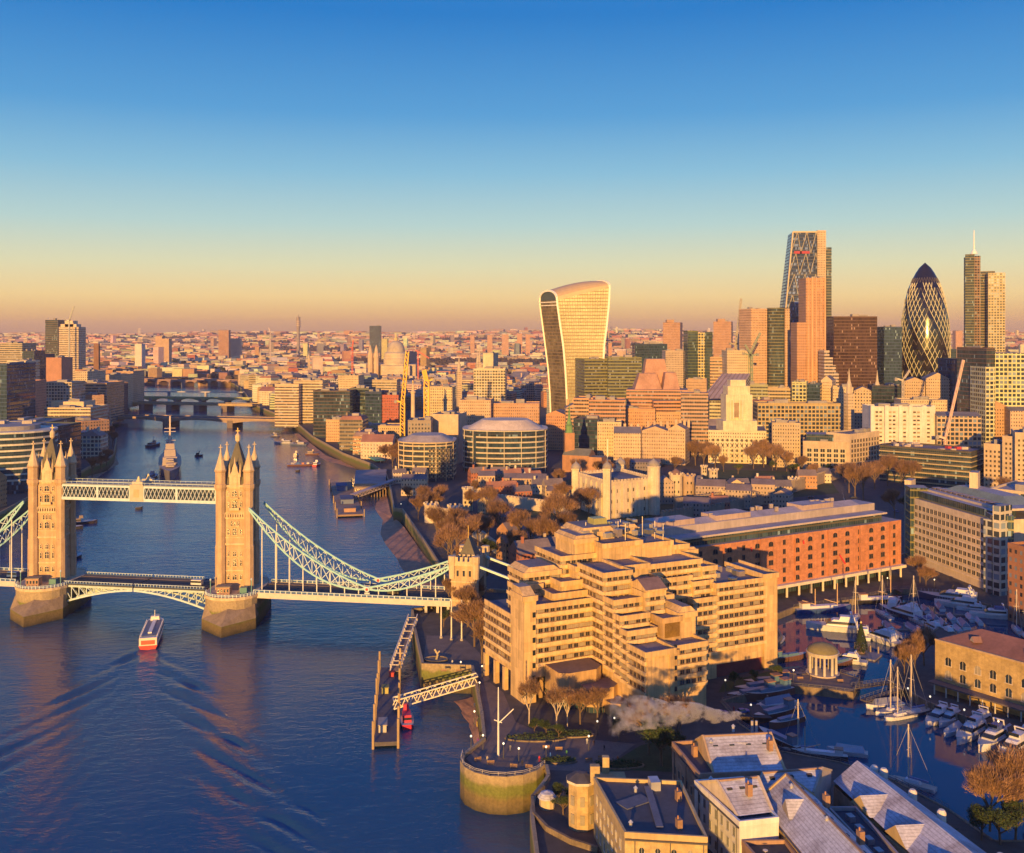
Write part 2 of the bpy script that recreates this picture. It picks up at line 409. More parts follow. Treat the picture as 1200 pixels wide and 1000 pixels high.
g = t.nodes.new('ShaderNodeNewGeometry'); s_ = t.nodes.new('ShaderNodeSeparateXYZ'); t.links.new(g.outputs['Position'], s_.inputs[0])
zz = math_n(t, 'ADD', s_.outputs[2], math_n(t, 'MULTIPLY', noise(t, .25, 4), 3.0))
r_ = t.nodes.new('ShaderNodeValToRGB'); t.links.new(math_n(t, 'DIVIDE', zz, 12.0), r_.inputs[0])
e = r_.color_ramp.elements; e[0].position, e[0].color = .12, (.05, .045, .03, 1); e[1].position, e[1].color = 1, (.34, .27, .17, 1)
for p_, c_ in ((.3, (.13, .10, .05, 1)), (.42, (.16, .12, .05, 1)), (.58, (.13, .15, .03, 1)), (.72, (.15, .16, .04, 1)), (.8, (.30, .24, .14, 1))):
    q_ = e.new(p_); q_.color = c_
t.links.new(mixc(t, 1.0, r_.outputs[0], greyv(t, gain(t, noise(t, 1.2, 4), .7, 1.3)), 'MULTIPLY'), b.inputs['Base Color']); b.inputs['Roughness'].default_value = .8
MAT['mud'] = M('foreshore_mud', (.34, .18, .10), .65, ns=.12, amt=.4, bump=.3, bs=.7)
MAT['paving'] = M('paving', (.17, .13, .105), .85, ns=.2, amt=.25)
MAT['lawn'] = M('lawn_grass', (.035, .06, .02), .95, ns=.15, amt=.4)
MAT['asphalt'] = M('asphalt', (.05, .05, .052), .85, ns=.1, amt=.25)
MAT['hill'] = M('far_hill', (.05, .06, .04), .95, ns=.002, amt=.4)
# ---- river: one sheet of water, finely divided where the tour boat's wake runs
BOAT = Vector((-148.5, 418, 0)); BD = Vector((-.23, .97)).normalized(); BR = Vector((BD.y, -BD.x))
def wake(x, y):
    d = -(Vector((x, y)) - BOAT.xy).dot(BD) - 14; l = (Vector((x, y)) - BOAT.xy).dot(BR)
    if d < -6: return 0.0
    al = abs(l); h = 0
    d1 = max(d, 1)
    cl = .31 * d1 + 4
    env = math.exp(-((al - cl) / (.075 * d1 + 4)) ** 2) * min(1, (d + 6) / 20) / (1 + d1 / 260)
    if al > cl: env *= math.exp(-((al - cl) / (.04 * d1 + 3)) ** 2)
    k = 2 * pi / 9.5
    ph = k * (al * .82 - d1 * .57) + .5 * sin(d1 * .04 + (1.3 if l > 0 else 0)); h += .7 * env * (.75 + .5 * sin(x * .21 + 1.7 * sin(y * .13))) * (sin(ph) + .35 * cos(2 * ph))
    k2 = 2 * pi / 6.0
    h += .12 * math.exp(-(al / (.2 * d1 + 4)) ** 2) * sin(k2 * (al * .9 - d1 * .3)) / (1 + d1 / 120)
    if al < 5 and d < 60: h += .12 * math.exp(-(al / 3.5) ** 2) * (rng.random() - .5) * 2 * max(0, 1 - d / 60)
    return h
xs = [-9000, -4000, -1500, -700, -400] + [-260 + i * 1.5 for i in range(215)] + [90, 200, 500, 1500, 4000]
ys = [-600, -100, 100] + [205 + i * 1.25 for i in range(185)] + [450, 520, 700, 1000, 1600, 3000, 6000]
me = bpy.data.meshes.new('river'); vv = [(x, y, wake(x, y) if -262 < x < 63 and 204 < y < 436 else 0) for y in ys for x in xs]
nx = len(xs); ff = [(j * nx + i, j * nx + i + 1, (j + 1) * nx + i + 1, (j + 1) * nx + i) for j in range(len(ys) - 1) for i in range(nx - 1)]
me.from_pydata(vv, [], ff); me.materials.append(MAT['water']); me.polygons.foreach_set('use_smooth', [True] * len(ff))
o = bpy.data.objects.new('river', me); COL.objects.link(o); o['kind'] = 'structure'
# ---- land outline (near to far on the north bank, far to near on the south bank)
def bast(n=9):    # the round bastion at the promenade's corner
    c = G(590, 893, LZ); r = 11.6
    return [(c.x + r * 1.02 * cos(a), c.y + r * sin(a)) for a in [R(-20 - i * (175 / (n - 1))) for i in range(n)]]
def g2(px, py, z=LZ): v = G(px, py, z); return (v.x, v.y)
bastion = bast()
NB = [(60, 60), (14, 120), (7, 200)] + [g2(627, 1003), g2(621, 955), g2(624, 935), g2(634, 922)] + [g2(641, 912)] + bastion + \
     [g2(566, 868), g2(563, 838), g2(556, 800), g2(552, 783), g2(494, 781), g2(484, 735), g2(482, 716), g2(506, 713), g2(531, 697),
      g2(536, 693), g2(520, 672), g2(503, 645), g2(471, 598), g2(461, 597), g2(457, 573), g2(452, 556), g2(436, 545), g2(402, 532), g2(384, 522), g2(366, 512), g2(345, 494), g2(318, 483),
      g2(296, 474), g2(288, 462), g2(283, 456), g2(274, 450), g2(262, 446), g2(232, 443)]
SB = [g2(163, 443), g2(158, 449), g2(150, 460), g2(140, 472), g2(133, 484), g2(131, 497), g2(137, 512), g2(134, 532), g2(126, 540), g2(104, 548), g2(80, 562), g2(40, 580), g2(0, 602), (-330, 640), (-520, 560), (-900, 470)]
LAND = NB + SB + [(-14000, 470), (-14000, 15000), (16000, 15000), (16000, -500), (60, -500)]
# ---- dock basin, a hole in the land
DZ = 6.5
DOCK = [g2(899, 770), g2(917, 745), g2(905, 722), g2(930, 712), g2(1003, 702), g2(1052, 690), g2(1100, 694), g2(1170, 712), g2(1260, 760), g2(1320, 800),
        g2(1190, 762), g2(1100, 735), g2(1060, 760), g2(1046, 782), g2(1040, 797), g2(1085, 822), g2(1200, 868), g2(1300, 920), g2(1330, 985), g2(1165, 985),
        g2(1112, 948), g2(1050, 915), g2(985, 893), g2(915, 880), g2(868, 848), g2(846, 822), g2(918, 803), g2(970, 808), g2(1000, 812), g2(1008, 795), g2(985, 788), g2(935, 790), g2(905, 786)]
b = MB()
outer = [Vector((x, y, LZ)) for x, y in LAND]; hole = [Vector((x, y, LZ)) for x, y in DOCK]
allp = outer + hole
for tri in tessellate_polygon([outer, hole]):
    p = [allp[i] for i in tri]
    if (p[1] - p[0]).cross(p[2] - p[0]).z < 0: p = p[::-1]
    b.face(p, 'land', (.1, .1, .1))
struct('ground', b)
def wallstrip(name, pts, z0, z1, th, mat, cap=True, kind='structure', closed=False):
    b = MB(); n = len(pts)
    for i in range(n - (0 if closed else 1)):
        p, q = pts[i], pts[(i + 1) % n]
        b.face([(p[0], p[1], z0), (q[0], q[1], z0), (q[0], q[1], z1), (p[0], p[1], z1)], mat, (.4, .35, .25))
        d = Vector((q[0] - p[0], q[1] - p[1]));
        if d.length < .01: continue
        d.normalize(); nn = Vector((-d.y, d.x)) * th
        b.face([(p[0] + nn.x, p[1] + nn.y, z0), (q[0] + nn.x, q[1] + nn.y, z0), (q[0] + nn.x, q[1] + nn.y, z1), (p[0] + nn.x, p[1] + nn.y, z1)], mat, (.4, .35, .25))
        b.face([(p[0], p[1], z1), (q[0], q[1], z1), (q[0] + nn.x, q[1] + nn.y, z1), (p[0] + nn.x, p[1] + nn.y, z1)], mat, (.4, .35, .25))
    o = b.build(name); 
    if kind: o['kind'] = kind
    return o
wallstrip('north_embankment', [tuple(p) for p in NB], -4, LZ + 1.0, -.9, 'tidal')
wallstrip('south_embankment', [tuple(p) for p in SB], -4, LZ + .8, -.9, 'tidal')
wallstrip('dock_wall', DOCK, DZ - 3, LZ + .15, .8, 'quay', closed=True)
b = MB(); b.face([(x, y, DZ) for x, y in [(p[0], p[1]) for p in DOCK]], 'dockwater')
me = bpy.data.meshes.new('dock_water'); q = [Vector((x, y, DZ)) for x, y in DOCK]
tr = [tuple(tt) if (q[tt[1]] - q[tt[0]]).cross(q[tt[2]] - q[tt[0]]).z > 0 else tuple(tt)[::-1] for tt in tessellate_polygon([q])]
me.from_pydata(q, [], tr); me.materials.append(MAT['dockwater']); o = bpy.data.objects.new('dock_water', me); COL.objects.link(o); o['kind'] = 'structure'
# ---- foreshore: mud uncovered by the tide, sloping from wall foot to waterline
def shore(name, wall, water, z=2.6):
    b = MB(); n = 14
    def at(poly, t):
        L = [(Vector(poly[i + 1]) - Vector(poly[i])).length for i in range(len(poly) - 1)]; s = t * sum(L)
        for i, l in enumerate(L):
            if s <= l + 1e-6: return Vector(poly[i]).lerp(Vector(poly[i + 1]), s / l)
            s -= l
        return Vector(poly[-1])
    rows = []
    for i in range(n + 1):
        A, B = at(wall, i / n), at(water, i / n)
        rows.append([(A.lerp(B, k / 6).x, A.lerp(B, k / 6).y, z * (1 - k / 6) ** 1.2 - .25 * (k / 6) + .25 * (rng.random() - .5) * (0 < k < 6)) for k in range(7)])
    for i in range(n):
        for k in range(6): b.face([rows[i][k], rows[i][k + 1], rows[i + 1][k + 1], rows[i + 1][k]], 'mud', (.3, .2, .1))
    o = struct(name, b)
    return o
w2 = lambda *a: [g2(x, y, 0) for x, y in a]
shore('foreshore', [g2(536, 700, 2), g2(520, 688, 2), g2(503, 660, 2), g2(471, 615, 2), g2(458, 605, 2), g2(455, 590, 2)], w2((494, 702), (466, 668), (449, 638), (437, 626), (446, 610), (434, 592), (452, 576)), 2.5)
shore('foreshore', [g2(565, 880, 2), g2(560, 850, 2), g2(556, 815, 2)], w2((541, 905), (556, 880), (548, 850), (528, 822)), 1.5)
shore('foreshore', [g2(135, 533, 2), g2(100, 560, 2), g2(60, 578, 2)], w2((140, 545), (108, 565), (60, 590)), 2)
shore('foreshore', [g2(445, 551, 2), g2(384, 535, 2), g2(350, 508, 2)], w2((440, 556), (378, 540), (343, 508)), 1.5)
# ---- surfaces on the ground
def sheet(name, pts, mat, z=LZ + .02):
    b = MB(); q = [Vector((x, y, z)) for x, y in pts]
    for tt in tessellate_polygon([q]):
        p = [q[i] for i in tt]
        if (p[1] - p[0]).cross(p[2] - p[0]).z < 0: p = p[::-1]
        b.face(p, mat)
    return struct(name, b)
gg = lambda *a: [g2(x, y) for x, y in a]
sheet('path', gg((560, 800), (566, 868), (546, 889), (560, 903), (600, 908), (633, 902), (700, 905), (745, 872), (640, 862), (604, 846), (590, 812), (574, 800)), 'paving')
sheet('path', gg((500, 745), (496, 778), (550, 780), (566, 800), (574, 796), (562, 765), (540, 745)), 'paving')
sheet('lawn', gg((700, 905), (750, 874), (800, 862), (792, 890), (788, 905), (740, 903)), 'lawn')
sheet('road', gg((640, 862), (745, 872), (830, 838), (905, 842), (890, 826), (835, 822), (745, 850), (650, 845)), 'asphalt', LZ + .03)
sheet('lawn', gg((842, 812), (912, 800), (925, 790), (905, 786), (848, 800)), 'lawn')
sheet('path', gg((905, 786), (935, 791), (985, 789), (1006, 795), (1000, 810), (972, 806), (930, 799)), 'paving', LZ + .03)
sheet('lawn', gg((640, 612), (700, 617), (790, 602), (800, 560), (770, 556), (680, 560), (610, 572), (560, 590), (560, 612)), 'lawn')
sheet('lawn', gg((808, 612), (985, 580), (965, 552), (905, 545), (830, 552), (800, 575)), 'lawn')
sheet('road', gg((590, 690), (640, 650), (805, 603), (990, 590), (1060, 575), (1060, 563), (985, 578), (800, 596), (640, 640), (585, 680)), 'asphalt', LZ + .04)
sheet('road', gg((650, 560), (640, 520), (632, 490), (626, 474), (619, 474), (620, 520), (628, 560)), 'asphalt', LZ + .03)
sheet('road', gg((935, 553), (1150, 600), (1200, 600), (1200, 585), (1040, 562), (935, 540), (720, 540), (720, 547)), 'asphalt', LZ + .05)
sheet('road', gg((1058, 660), (1058, 575), (1040, 570), (1046, 690), (1058, 695)), 'asphalt', LZ + .06)
# ---- rising ground and far hills closing the view
b = MB(); NXh, NYh = 60, 14
def hz(x, y):
    a = max(0, (y - 5200) / 5000)
    return 2 + (118 + 16 * sin(x * .0006 + 1) + 9 * sin(x * .0017) + 5 * sin(x * .004 + y * .002)) * min(1, a) ** 1.3 - (20 if y > 11500 else 0)
for j in range(NYh):
    for i in range(NXh):
        X = lambda i: -12000 + 24000 * i / NXh; Yy = lambda j: 5200 + j * 500
        b.face([(X(a_), Yy(c_), hz(X(a_), Yy(c_))) for a_, c_ in ((i, j), (i + 1, j), (i + 1, j + 1), (i, j + 1))], 'hill')
struct('hills', b)
def haze():
    m = bpy.data.materials.new('haze'); m.use_nodes = True; t = m.node_tree; t.nodes.clear()
    o = t.nodes.new('ShaderNodeOutputMaterial'); v = t.nodes.new('ShaderNodeVolumePrincipled')
    v.inputs['Color'].default_value = (.66, .60, .84, 1); v.inputs['Density'].default_value = HAZE_D; v.inputs['Anisotropy'].default_value = 0.0
    t.links.new(v.outputs[0], o.inputs['Volume']); MAT['haze'] = m
    b = MB(); x0, x1, y0, y1, z0, z1 = -16500, 17500, -900, 15600, -6, 300
    c = [(x0, y0, z0), (x1, y0, z0), (x1, y1, z0), (x0, y1, z0), (x0, y0, z1), (x1, y0, z1), (x1, y1, z1), (x0, y1, z1)]
    me = bpy.data.meshes.new('haze'); me.from_pydata(c, [], [(3, 2, 1, 0), (4, 5, 6, 7), (0, 1, 5, 4), (1, 2, 6, 5), (2, 3, 7, 6), (3, 0, 4, 7)]); me.materials.append(m)
    o = bpy.data.objects.new('haze', me); COL.objects.link(o); o['kind'] = 'stuff'
HAZE_D = 4.4e-5
haze()
# ================================================================ TOWER BRIDGE
BC = {'stone': (.50, .35, .21), 'light': (.60, .47, .30), 'slate': (.13, .12, .09), 'pale': (.50, .62, .66), 'blue': (.10, .30, .42), 'deep': (.03, .10, .28), 'gold': (.7, .45, .1)}
BO = Vector((-121.2, 447, 0)); E1 = Vector((.986, -.166, 0)).normalized(); E2 = Vector((-.166, -.986, 0)).normalized()
BT = Matrix(((E1.x, E2.x, 0, BO.x), (E1.y, E2.y, 0, BO.y), (0, 0, 1, 0), (0, 0, 0, 1)))
# E1 x E2 points down: mirrored frame, so use (s, -w) with a proper rotation
ang1 = atan2(E1.y, E1.x)
BT = Matrix.Translation(BO) @ Matrix.Rotation(ang1, 4, 'Z')      # local x = s along the bridge (north +), local y = away from camera
MAT['bstone'] = M('bridge_stone', None, .85, ns=.25, amt=.2, streak=.22, bump=.12, bs=.9)
MAT['bpaint'] = M('bridge_paint', None, .45, ns=.5, amt=.12)
tb = thing('tower_bridge', 'stone twin towered bridge with blue and white ironwork crossing the river', 'bridge', BO)
DECK = 14.0
def BP(name, mb, parent=tb, smooth=False, label=None):
    return part(name, parent, mb, smooth, label)
def bmb():
    b = MB(); b.T = BT; return b
def btower(s0):
    R2 = Matrix.Translation((s0, 0, 0)) @ Matrix.Rotation(R(12), 4, 'Z') @ Matrix.Translation((-s0, 0, 0))
    def bmb():
        b = MB(); b.T = BT @ R2; return b
    # pier
    b = bmb(); st = BC['stone']
    def capsule(hw, hl, n=10, point=None):
        pts = []
        for i in range(n + 1):
            a = pi * i / n; pts.append((s0 + hw * cos(a), hl + hw * .95 * sin(a)))
        for i in range(n + 1):
            a = pi + pi * i / n; pts.append((s0 + hw * cos(a), -hl + hw * .95 * sin(a)))
        return pts
    b.prism(capsule(11.6, 9), -4, 12.6, 'tidal', st, 'bstone', st)
    b.prism(capsule(12.0, 9), 12.6, 13.8, 'bstone', BC['light'])
    # pointed cutwaters with sloping caps
    for sg in (-1, 1):
        base = [(s0 - 11.4, sg * 9), (s0 + 11.4, sg * 9), (s0 + 11.4, sg * 17), (s0, sg * 30), (s0 - 11.4, sg * 17)]
        top = [(s0 - 10.5, sg * 9), (s0 + 10.5, sg * 9), (s0 + 10.5, sg * 14), (s0 + .3, sg * 19), (s0 - 10.5, sg * 14)]
        b.prism(base, -4, 4.5, 'tidal', st, cap=False)
        b.prism(base, 4.5, 9.8, 'bstone', (.26, .20, .14), top_pts=top)
    pier = BP('pier', b)
    for sg in (-1, 1):
        b = bmb()
        for k in range(24):
            a = pi * k / 23 * sg; x = s0 + 11.5 * cos(a); y = sg * 9 + 10.9 * sin(a)
            b.bar((x, y, 13.8), (x, y, 15), .25, mat='bpaint', col=BC['pale'])
        for k in range(23):
            a, a2 = pi * k / 23 * sg, pi * (k + 1) / 23 * sg
            for z in (14.4, 15):
                b.bar((s0 + 11.5 * cos(a), sg * 9 + 10.9 * sin(a), z), (s0 + 11.5 * cos(a2), sg * 9 + 10.9 * sin(a2), z), .18, mat='bpaint', col=BC['pale'])
        part('railing', pier, b)
    # shaft: wall, corner turrets, string courses
    hx, hy = 6.1, 5.8; b = bmb(); arch = 10
    b.box((s0, 0, 22.5), (hx * 2, hy * 2, 37), mat='bstone', col=st)
    for sx in (-1, 1):      # legs of the road arch
        b.box((s0 + sx * 5.6, 0, 13), (2.0, hy * 2, 9.5), mat='bstone', col=st)
    b.box((s0, -hy + .8, 13), (hx * 2, 1.6, 9.5), mat='bstone', col=st); b.box((s0, hy - .8, 13), (hx * 2, 1.6, 9.5), mat='bstone', col=st)
    BP('wall', b)
    for sx in (-1, 1):
        for sy in (-1, 1):
            b = bmb(); c = (s0 + sx * hx, sy * hy, 0)
            b.lathe(c, [(2.35, 13), (2.35, 33), (2.1, 33.4), (2.1, 46), (2.1, 57.0), (2.7, 58.5), (2.7, 60), (2.3, 60.2), (2.3, 65.2), (2.7, 65.6), (2.7, 66.2)], 8, 'bstone', st, ph=pi / 8)
            tu = BP('turret', b)
            b = bmb(); b.lathe(c, [(2.5, 66.2), (1.2, 70.8), (.45, 73.6), (.25, 75.2)], 8, 'bstone', BC['light'], ph=pi / 8)
            for dx, dy in ((1, 0), (0, 1)):
                b.bar((c[0] - dx * .8, c[1] - dy * .8, 76), (c[0] + dx * .8, c[1] + dy * .8, 76), .35, mat='bstone', col=BC['light'])
            b.bar((c[0], c[1], 75), (c[0], c[1], 77.2), .35, mat='bstone', col=BC['light'])
            part('spire', tu, b)
    b = bmb()
    for z, h, pr in ((22.0, .6, .35), (33.4, .8, .45), (44.8, .7, .35), (58.6, 1.0, .55), (47.5, .3, .2), (36.5, .3, .2)):
        b.box((s0, 0, z), (hx * 2 + pr * 2, hy * 2 + pr * 2, h), mat='bstone', col=BC['light'])
    part_each('string_course', tb, b)
    # battlement row under the upper storey, deeply modelled corbels
    for sy in (-1, 1):
        b = bmb(); b.box((s0, sy * (hy + .35), 46.9), (9.4, .9, .4), mat='bstone', col=BC['light'])
        for k in range(9): b.box((s0 - 4.2 + k * 1.05, sy * (hy + .35), 45.5), (.5, .86, 1.5), mat='bstone', col=BC['light'])
        BP('corbel_row', b)
    for sx in (-1, 1):
        b = bmb(); b.box((s0 + sx * (hx + .35), 0, 46.9), (.9, 8, .4), mat='bstone', col=BC['light'])
        for k in range(8): b.box((s0 + sx * (hx + .35), -3.6 + k * 1.04, 45.5), (.86, .5, 1.5), mat='bstone', col=BC['light'])
        BP('corbel_row', b)
    # roof: steep slate pyramid with gables on every side
    b = bmb(); q = [(s0 - hx + .6, -hy + .6), (s0 + hx - .6, -hy + .6), (s0 + hx - .6, hy - .6), (s0 - hx + .6, hy - .6)]
    b.prism(q, 59.6, 77.5, 'roof', BC['slate'], top_pts=[(s0 - .5, -1.2), (s0 + .5, -1.2), (s0 + .5, 1.2), (s0 - .5, 1.2)])
    roof = BP('roof', b)
    b = bmb(); b.bar((s0, 0, 77.3), (s0, 0, 84), .35, mat='bpaint', col=BC['gold']); b.lathe((s0, 0, 0), [(.3, 77.5), (1.1, 78.3), (1.2, 80.5), (.2, 81.8)], 8, 'bstone', BC['light'])
    b.bar((s0 - .9, 0, 82.6), (s0 + .9, 0, 82.6), .3, mat='bpaint', col=BC['gold']); part('finial', roof, b)
    for (dx, dy, w) in ((0, -1, 4.6), (0, 1, 4.6), (-1, 0, 4.4), (1, 0, 4.4)):
        b = bmb(); cx, cy = s0 + dx * (hx + .25), dy * (hy + .25)
        ux, uy = (1, 0) if dy else (0, 1); hw = w / 2
        def pt(u, z, o): return (cx + ux * u - dx * o, cy + uy * u - dy * o, z)
        prof = [(-hw, 58), (hw, 58), (hw, 63.5), (hw * .55, 65.5), (hw * .45, 67), (0, 69.5), (-hw * .45, 67), (-hw * .55, 65.5), (-hw, 63.5)]
        fr = [pt(u, z, 0) for u, z in prof]; bk = [pt(u, z, 2.2) for u, z in prof]
        flip = (dy == -1) or (dx == 1)
        b.face(fr if flip else fr[::-1], 'bstone', BC['light'])
        for i in range(len(prof)):
            j = (i + 1) % len(prof); f = [fr[j], fr[i], bk[i], bk[j]]; b.face(f if flip else f[::-1], 'bstone', BC['light'])
        ga = BP('gable', b)
        b = bmb()
        for sg in (-1, 1): b.lathe(pt(sg * hw, 0, .3), [(.4, 63), (.4, 66), (.05, 69)], 6, 'bstone', BC['light'])
        b.lathe(pt(0, 0, .3), [(.3, 69), (.05, 71.8)], 6, 'bstone', BC['light'])
        part_each('pinnacle', ga, b)
    # windows: each its own
    def win(u, z, w, h, face, dark=True):
        b = MB()
        fx, fy = {'e': (0, -1), 'w': (0, 1), 'n': (1, 0), 's': (-1, 0)}[face]
        px_, py_ = s0 + fx * (hx + .06) + (u if fy else 0), fy * (hy + .06) + (u if fx else 0)
        a = {'e': 0, 'n': pi / 2, 's': -pi / 2, 'w': pi}[face]
        b.T = BT @ R2 @ Matrix.Translation((px_, py_, z)) @ Matrix.Rotation(a, 4, 'Z')
        hw = w / 2
        b.face([(-hw, 0, 0), (hw, 0, 0), (hw, 0, h * .72), (0, 0, h), (-hw, 0, h * .72)], 'glass', (.03, .03, .04))
        for x in ((-hw, hw) if w < 1.4 else (-hw, 0, hw)):
            b.box((x, -.12, 0), (.22, .3, h * (.75 if x else .95)), mat='bstone', col=BC['light'])
        b.box((0, -.18, -.3), (w + .6, .5, .3), mat='bstone', col=BC['light']); 
        b.box((0, -.15, h * .45), (w, .2, .2), mat='bstone', col=BC['light'])
        b.bar((-hw - .1, -.15, h * .72), (0, -.15, h + .1), .3, mat='bstone', col=BC['light']); b.bar((hw + .1, -.15, h * .72), (0, -.15, h + .1), .3, mat='bstone', col=BC['light'])
        BP('window', b)
    for face in 'en':
        for z, h, w0, sd in ((18.3, 2.6, 2.0, 1.0), (24.2, 3.6, 1.9, .9), (28.6, 2.2, 1.5, .8), (37.8, 3.2, 2.0, 1.0), (49.6, 3.8, 2.3, .9), (54.6, 2.6, 2.2, .8)):
            win(0, z, w0, h, face)
            for u in (-2.7, 2.7): win(u, z + .2, sd, h * .75, face)
        win(0, 60.2, 2.4, 3.4, face)
        if face == 'e':
            for u in (-1.4, 0, 1.4): win(u, 41.8, .8, 2.2, face)
    # balcony under the upper windows
    b = bmb(); b.box((s0, -hy - .7, 53.6), (3.4, 1.2, .35), mat='bstone', col=BC['light']); BP('balcony', b)
    b = bmb(); b.box((s0, -hy - .7, 48.6), (4.2, 1.4, .35), mat='bstone', col=BC['light']); b.box((s0, -hy - 1.35, 48.9), (4.2, .15, .9), mat='bstone', col=BC['light'])
    BP('balcony', b)
    # control cabin and lanterns on the pier deck
    b = bmb(); b.box((s0 - 3, -12.5, 13.8), (5.5, 4, 3.2), mat='bstone', col=(.45, .28, .18)); b.box((s0 - 3, -12.5, 17), (6.2, 4.6, .4), mat='roof', col=(.2, .18, .15))
    for k in range(4): b.box((s0 - 5 + k * 1.35, -14.55, 14.9), (.8, .06, 1.3), mat='glass')
    BP('control_cabin', b)
    b = bmb(); b.box((s0 + 5.2, -11.5, 13.8), (3, 3, 2.6), mat='bpaint', col=(.06, .2, .2)); BP('machinery', b)
    b = bmb(); b.bar((s0 + 8.6, -12.5, 13.8), (s0 + 8.6, -12.5, 19.5), .25, mat='bpaint', col=(.1, .3, .3)); b.bar((s0 - 8.8, -12.5, 13.8), (s0 - 8.8, -12.5, 19.5), .25, mat='bpaint', col=(.1, .3, .3))
    b.lathe((s0 + 8.6, -12.5, 19.4), [(.2, 0), (.5, .5), (.1, 1.1)], 6, 'bpaint', BC['pale']); b.lathe((s0 - 8.8, -12.5, 19.4), [(.2, 0), (.5, .5), (.1, 1.1)], 6, 'bpaint', BC['pale'])
    part_each('lamp_post', tb, b)
btower(0); btower(-90)
# ---- high walkways
for w in (-4.2, 4.2):
    b = bmb(); a, c = -90 + 7, -7
    for z, h in ((51.0, 1.3), (57.0, .9)): b.box(((a + c) / 2, w, z), (c - a, 3.4, h), mat='bpaint', col=BC['pale'])
    b.box(((a + c) / 2, w, 52.3), (c - a, 2.2, 4.7), mat='glass')
    b.box(((a + c) / 2, w, 57.9), (c - a, 3.0, .5), mat='roof', col=(.2, .24, .27))
    wk = BP('walkway', b)
    b = bmb()
    n = 40; dx = (c - a) / n
    for side in (-1, 1):
        y = w + side * 1.5
        for k in range(n):
            x = a + k * dx
            if abs(x + dx / 2 + 45) < 3: continue
            b.bar((x, y, 52.3), (x + dx, y, 57), .28, .2, 'bpaint', (.7, .72, .7)); b.bar((x, y, 57), (x + dx, y, 52.3), .28, .2, 'bpaint', BC['pale'])
        for x in (a + .5, a + 19, a + 38 - 3.2, a + 38 + 3.2, a + 57, c - .5):
            b.box((x, y, 52.2), (1.0, .5, 4.9), mat='bpaint', col=BC['pale'])
    part('lattice', wk, b)
    b = bmb(); b.prism([(-48.2, w - 2), (-41.8, w - 2), (-41.8, w + 2), (-48.2, w + 2)], 51.2, 58.6, 'bpaint', (.46, .42, .32))
    b.box((-45, w, 58.6), (5, 2.4, 1.2), mat='bpaint', col=(.46, .42, .32)); b.lathe((-45, w, 59.8), [(1.2, 0), (.6, 1), (.3, 2.2)], 8, 'bpaint', (.7, .6, .3))
    b.box((-45, w - 2.06, 53), (2.6, .1, 3.4), mat='bpaint', col=(.5, .35, .2))
    part('crest_panel', wk, b)
    b = bmb()
    for k in range(30):
        x = a + (k + .5) * (c - a) / 30; b.bar((x, w - 1.6, 58.4), (x, w - 1.6, 59.2), .12, mat='bpaint', col=BC['pale'])
    b.box(((a + c) / 2, w - 1.6, 59.2), (c - a, .15, .15), mat='bpaint', col=BC['pale']); part('handrail', wk, b)
# ---- bascules: roadway and arched trusses
for (a, c, sg) in ((-78.5, -45.3, 1), (-44.7, -11.5, -1)):
    b = bmb(); b.box(((a + c) / 2, 0, 13.2), (c - a, 17, .8), mat='asphalt'); 
    for w in (-6.5, 6.5): b.box(((a + c) / 2, w, 14.0), (c - a, 4, .15), mat='paving')
    bs = BP('bascule', b)
    for w in (-8.6, -3, 3, 8.6):
        b = bmb(); n = 9
        def zb(x): return 12.2 - 6.4 * (abs(x + 45) / 33.5) ** 1.7
        for k in range(n):
            x0 = a + (c - a) * k / n; x1 = a + (c - a) * (k + 1) / n
            b.bar((x0, w, zb(x0)), (x1, w, zb(x1)), .75, .8, 'bpaint', BC['pale'])
            b.bar((x0, w, 12.9), (x0, w, zb(x0)), .3, mat='bpaint', col=BC['pale'])
            p_, q_ = ((x0, zb(x0)), (x1, 12.9)) if sg < 0 else ((x1, zb(x1)), (x0, 12.9))
            b.bar((p_[0], w, p_[1]), (q_[0], w, q_[1]), .4, .3, 'bpaint', BC['pale'])
        b.box(((a + c) / 2, w, 12.6), (c - a, .6, .9), mat='bpaint', col=(.45, .55, .5) if abs(w) > 5 else BC['blue'])
        part('truss', bs, b)
    for w in (-8.6, 8.6):
        b = bmb()
        b.box(((a + c) / 2, w, 14.1), (c - a, .2, .35), mat='bpaint', col=BC['deep']); b.box(((a + c) / 2, w, 15.1), (c - a, .25, .2), mat='bpaint', col=BC['pale'])
        for k in range(23): b.box((a + (k + .5) * (c - a) / 23, w, 14.1), (.22, .2, 1.1), mat='bpaint', col=BC['pale'])
        part('parapet', bs, b)
# ---- side spans: deck and parapets
def span(a, c, label=None):
    b = bmb(); b.box(((a + c) / 2, 0, 12.4), (c - a, 19, 1.5), mat='asphalt')
    for w in (-7.5, 7.5): b.box(((a + c) / 2, w, 13.9), (c - a, 3.6, .16), mat='paving')
    d = BP('deck', b)
    for w in (-9.6, 9.6):
        b = bmb(); b.box(((a + c) / 2, w, 11.8), (c - a, .5, 2.4), mat='bpaint', col=(.55, .5, .46)); g = part('girder', d, b)
        b = bmb(); b.box(((a + c) / 2, w, 14.2), (c - a, .18, .9), mat='bpaint', col=BC['deep']); b.box(((a + c) / 2, w, 15.1), (c - a, .4, .22), mat='bpaint', col=BC['pale'])
        n = int((c - a) / 2.4)
        for k in range(n + 1): b.box((a + (c - a) * k / n, w, 14.2), (.4, .45, 1.15), mat='bpaint', col=BC['pale'])
        part('parapet', d, b)
span(11.8, 98.5); span(-190, -101.8)
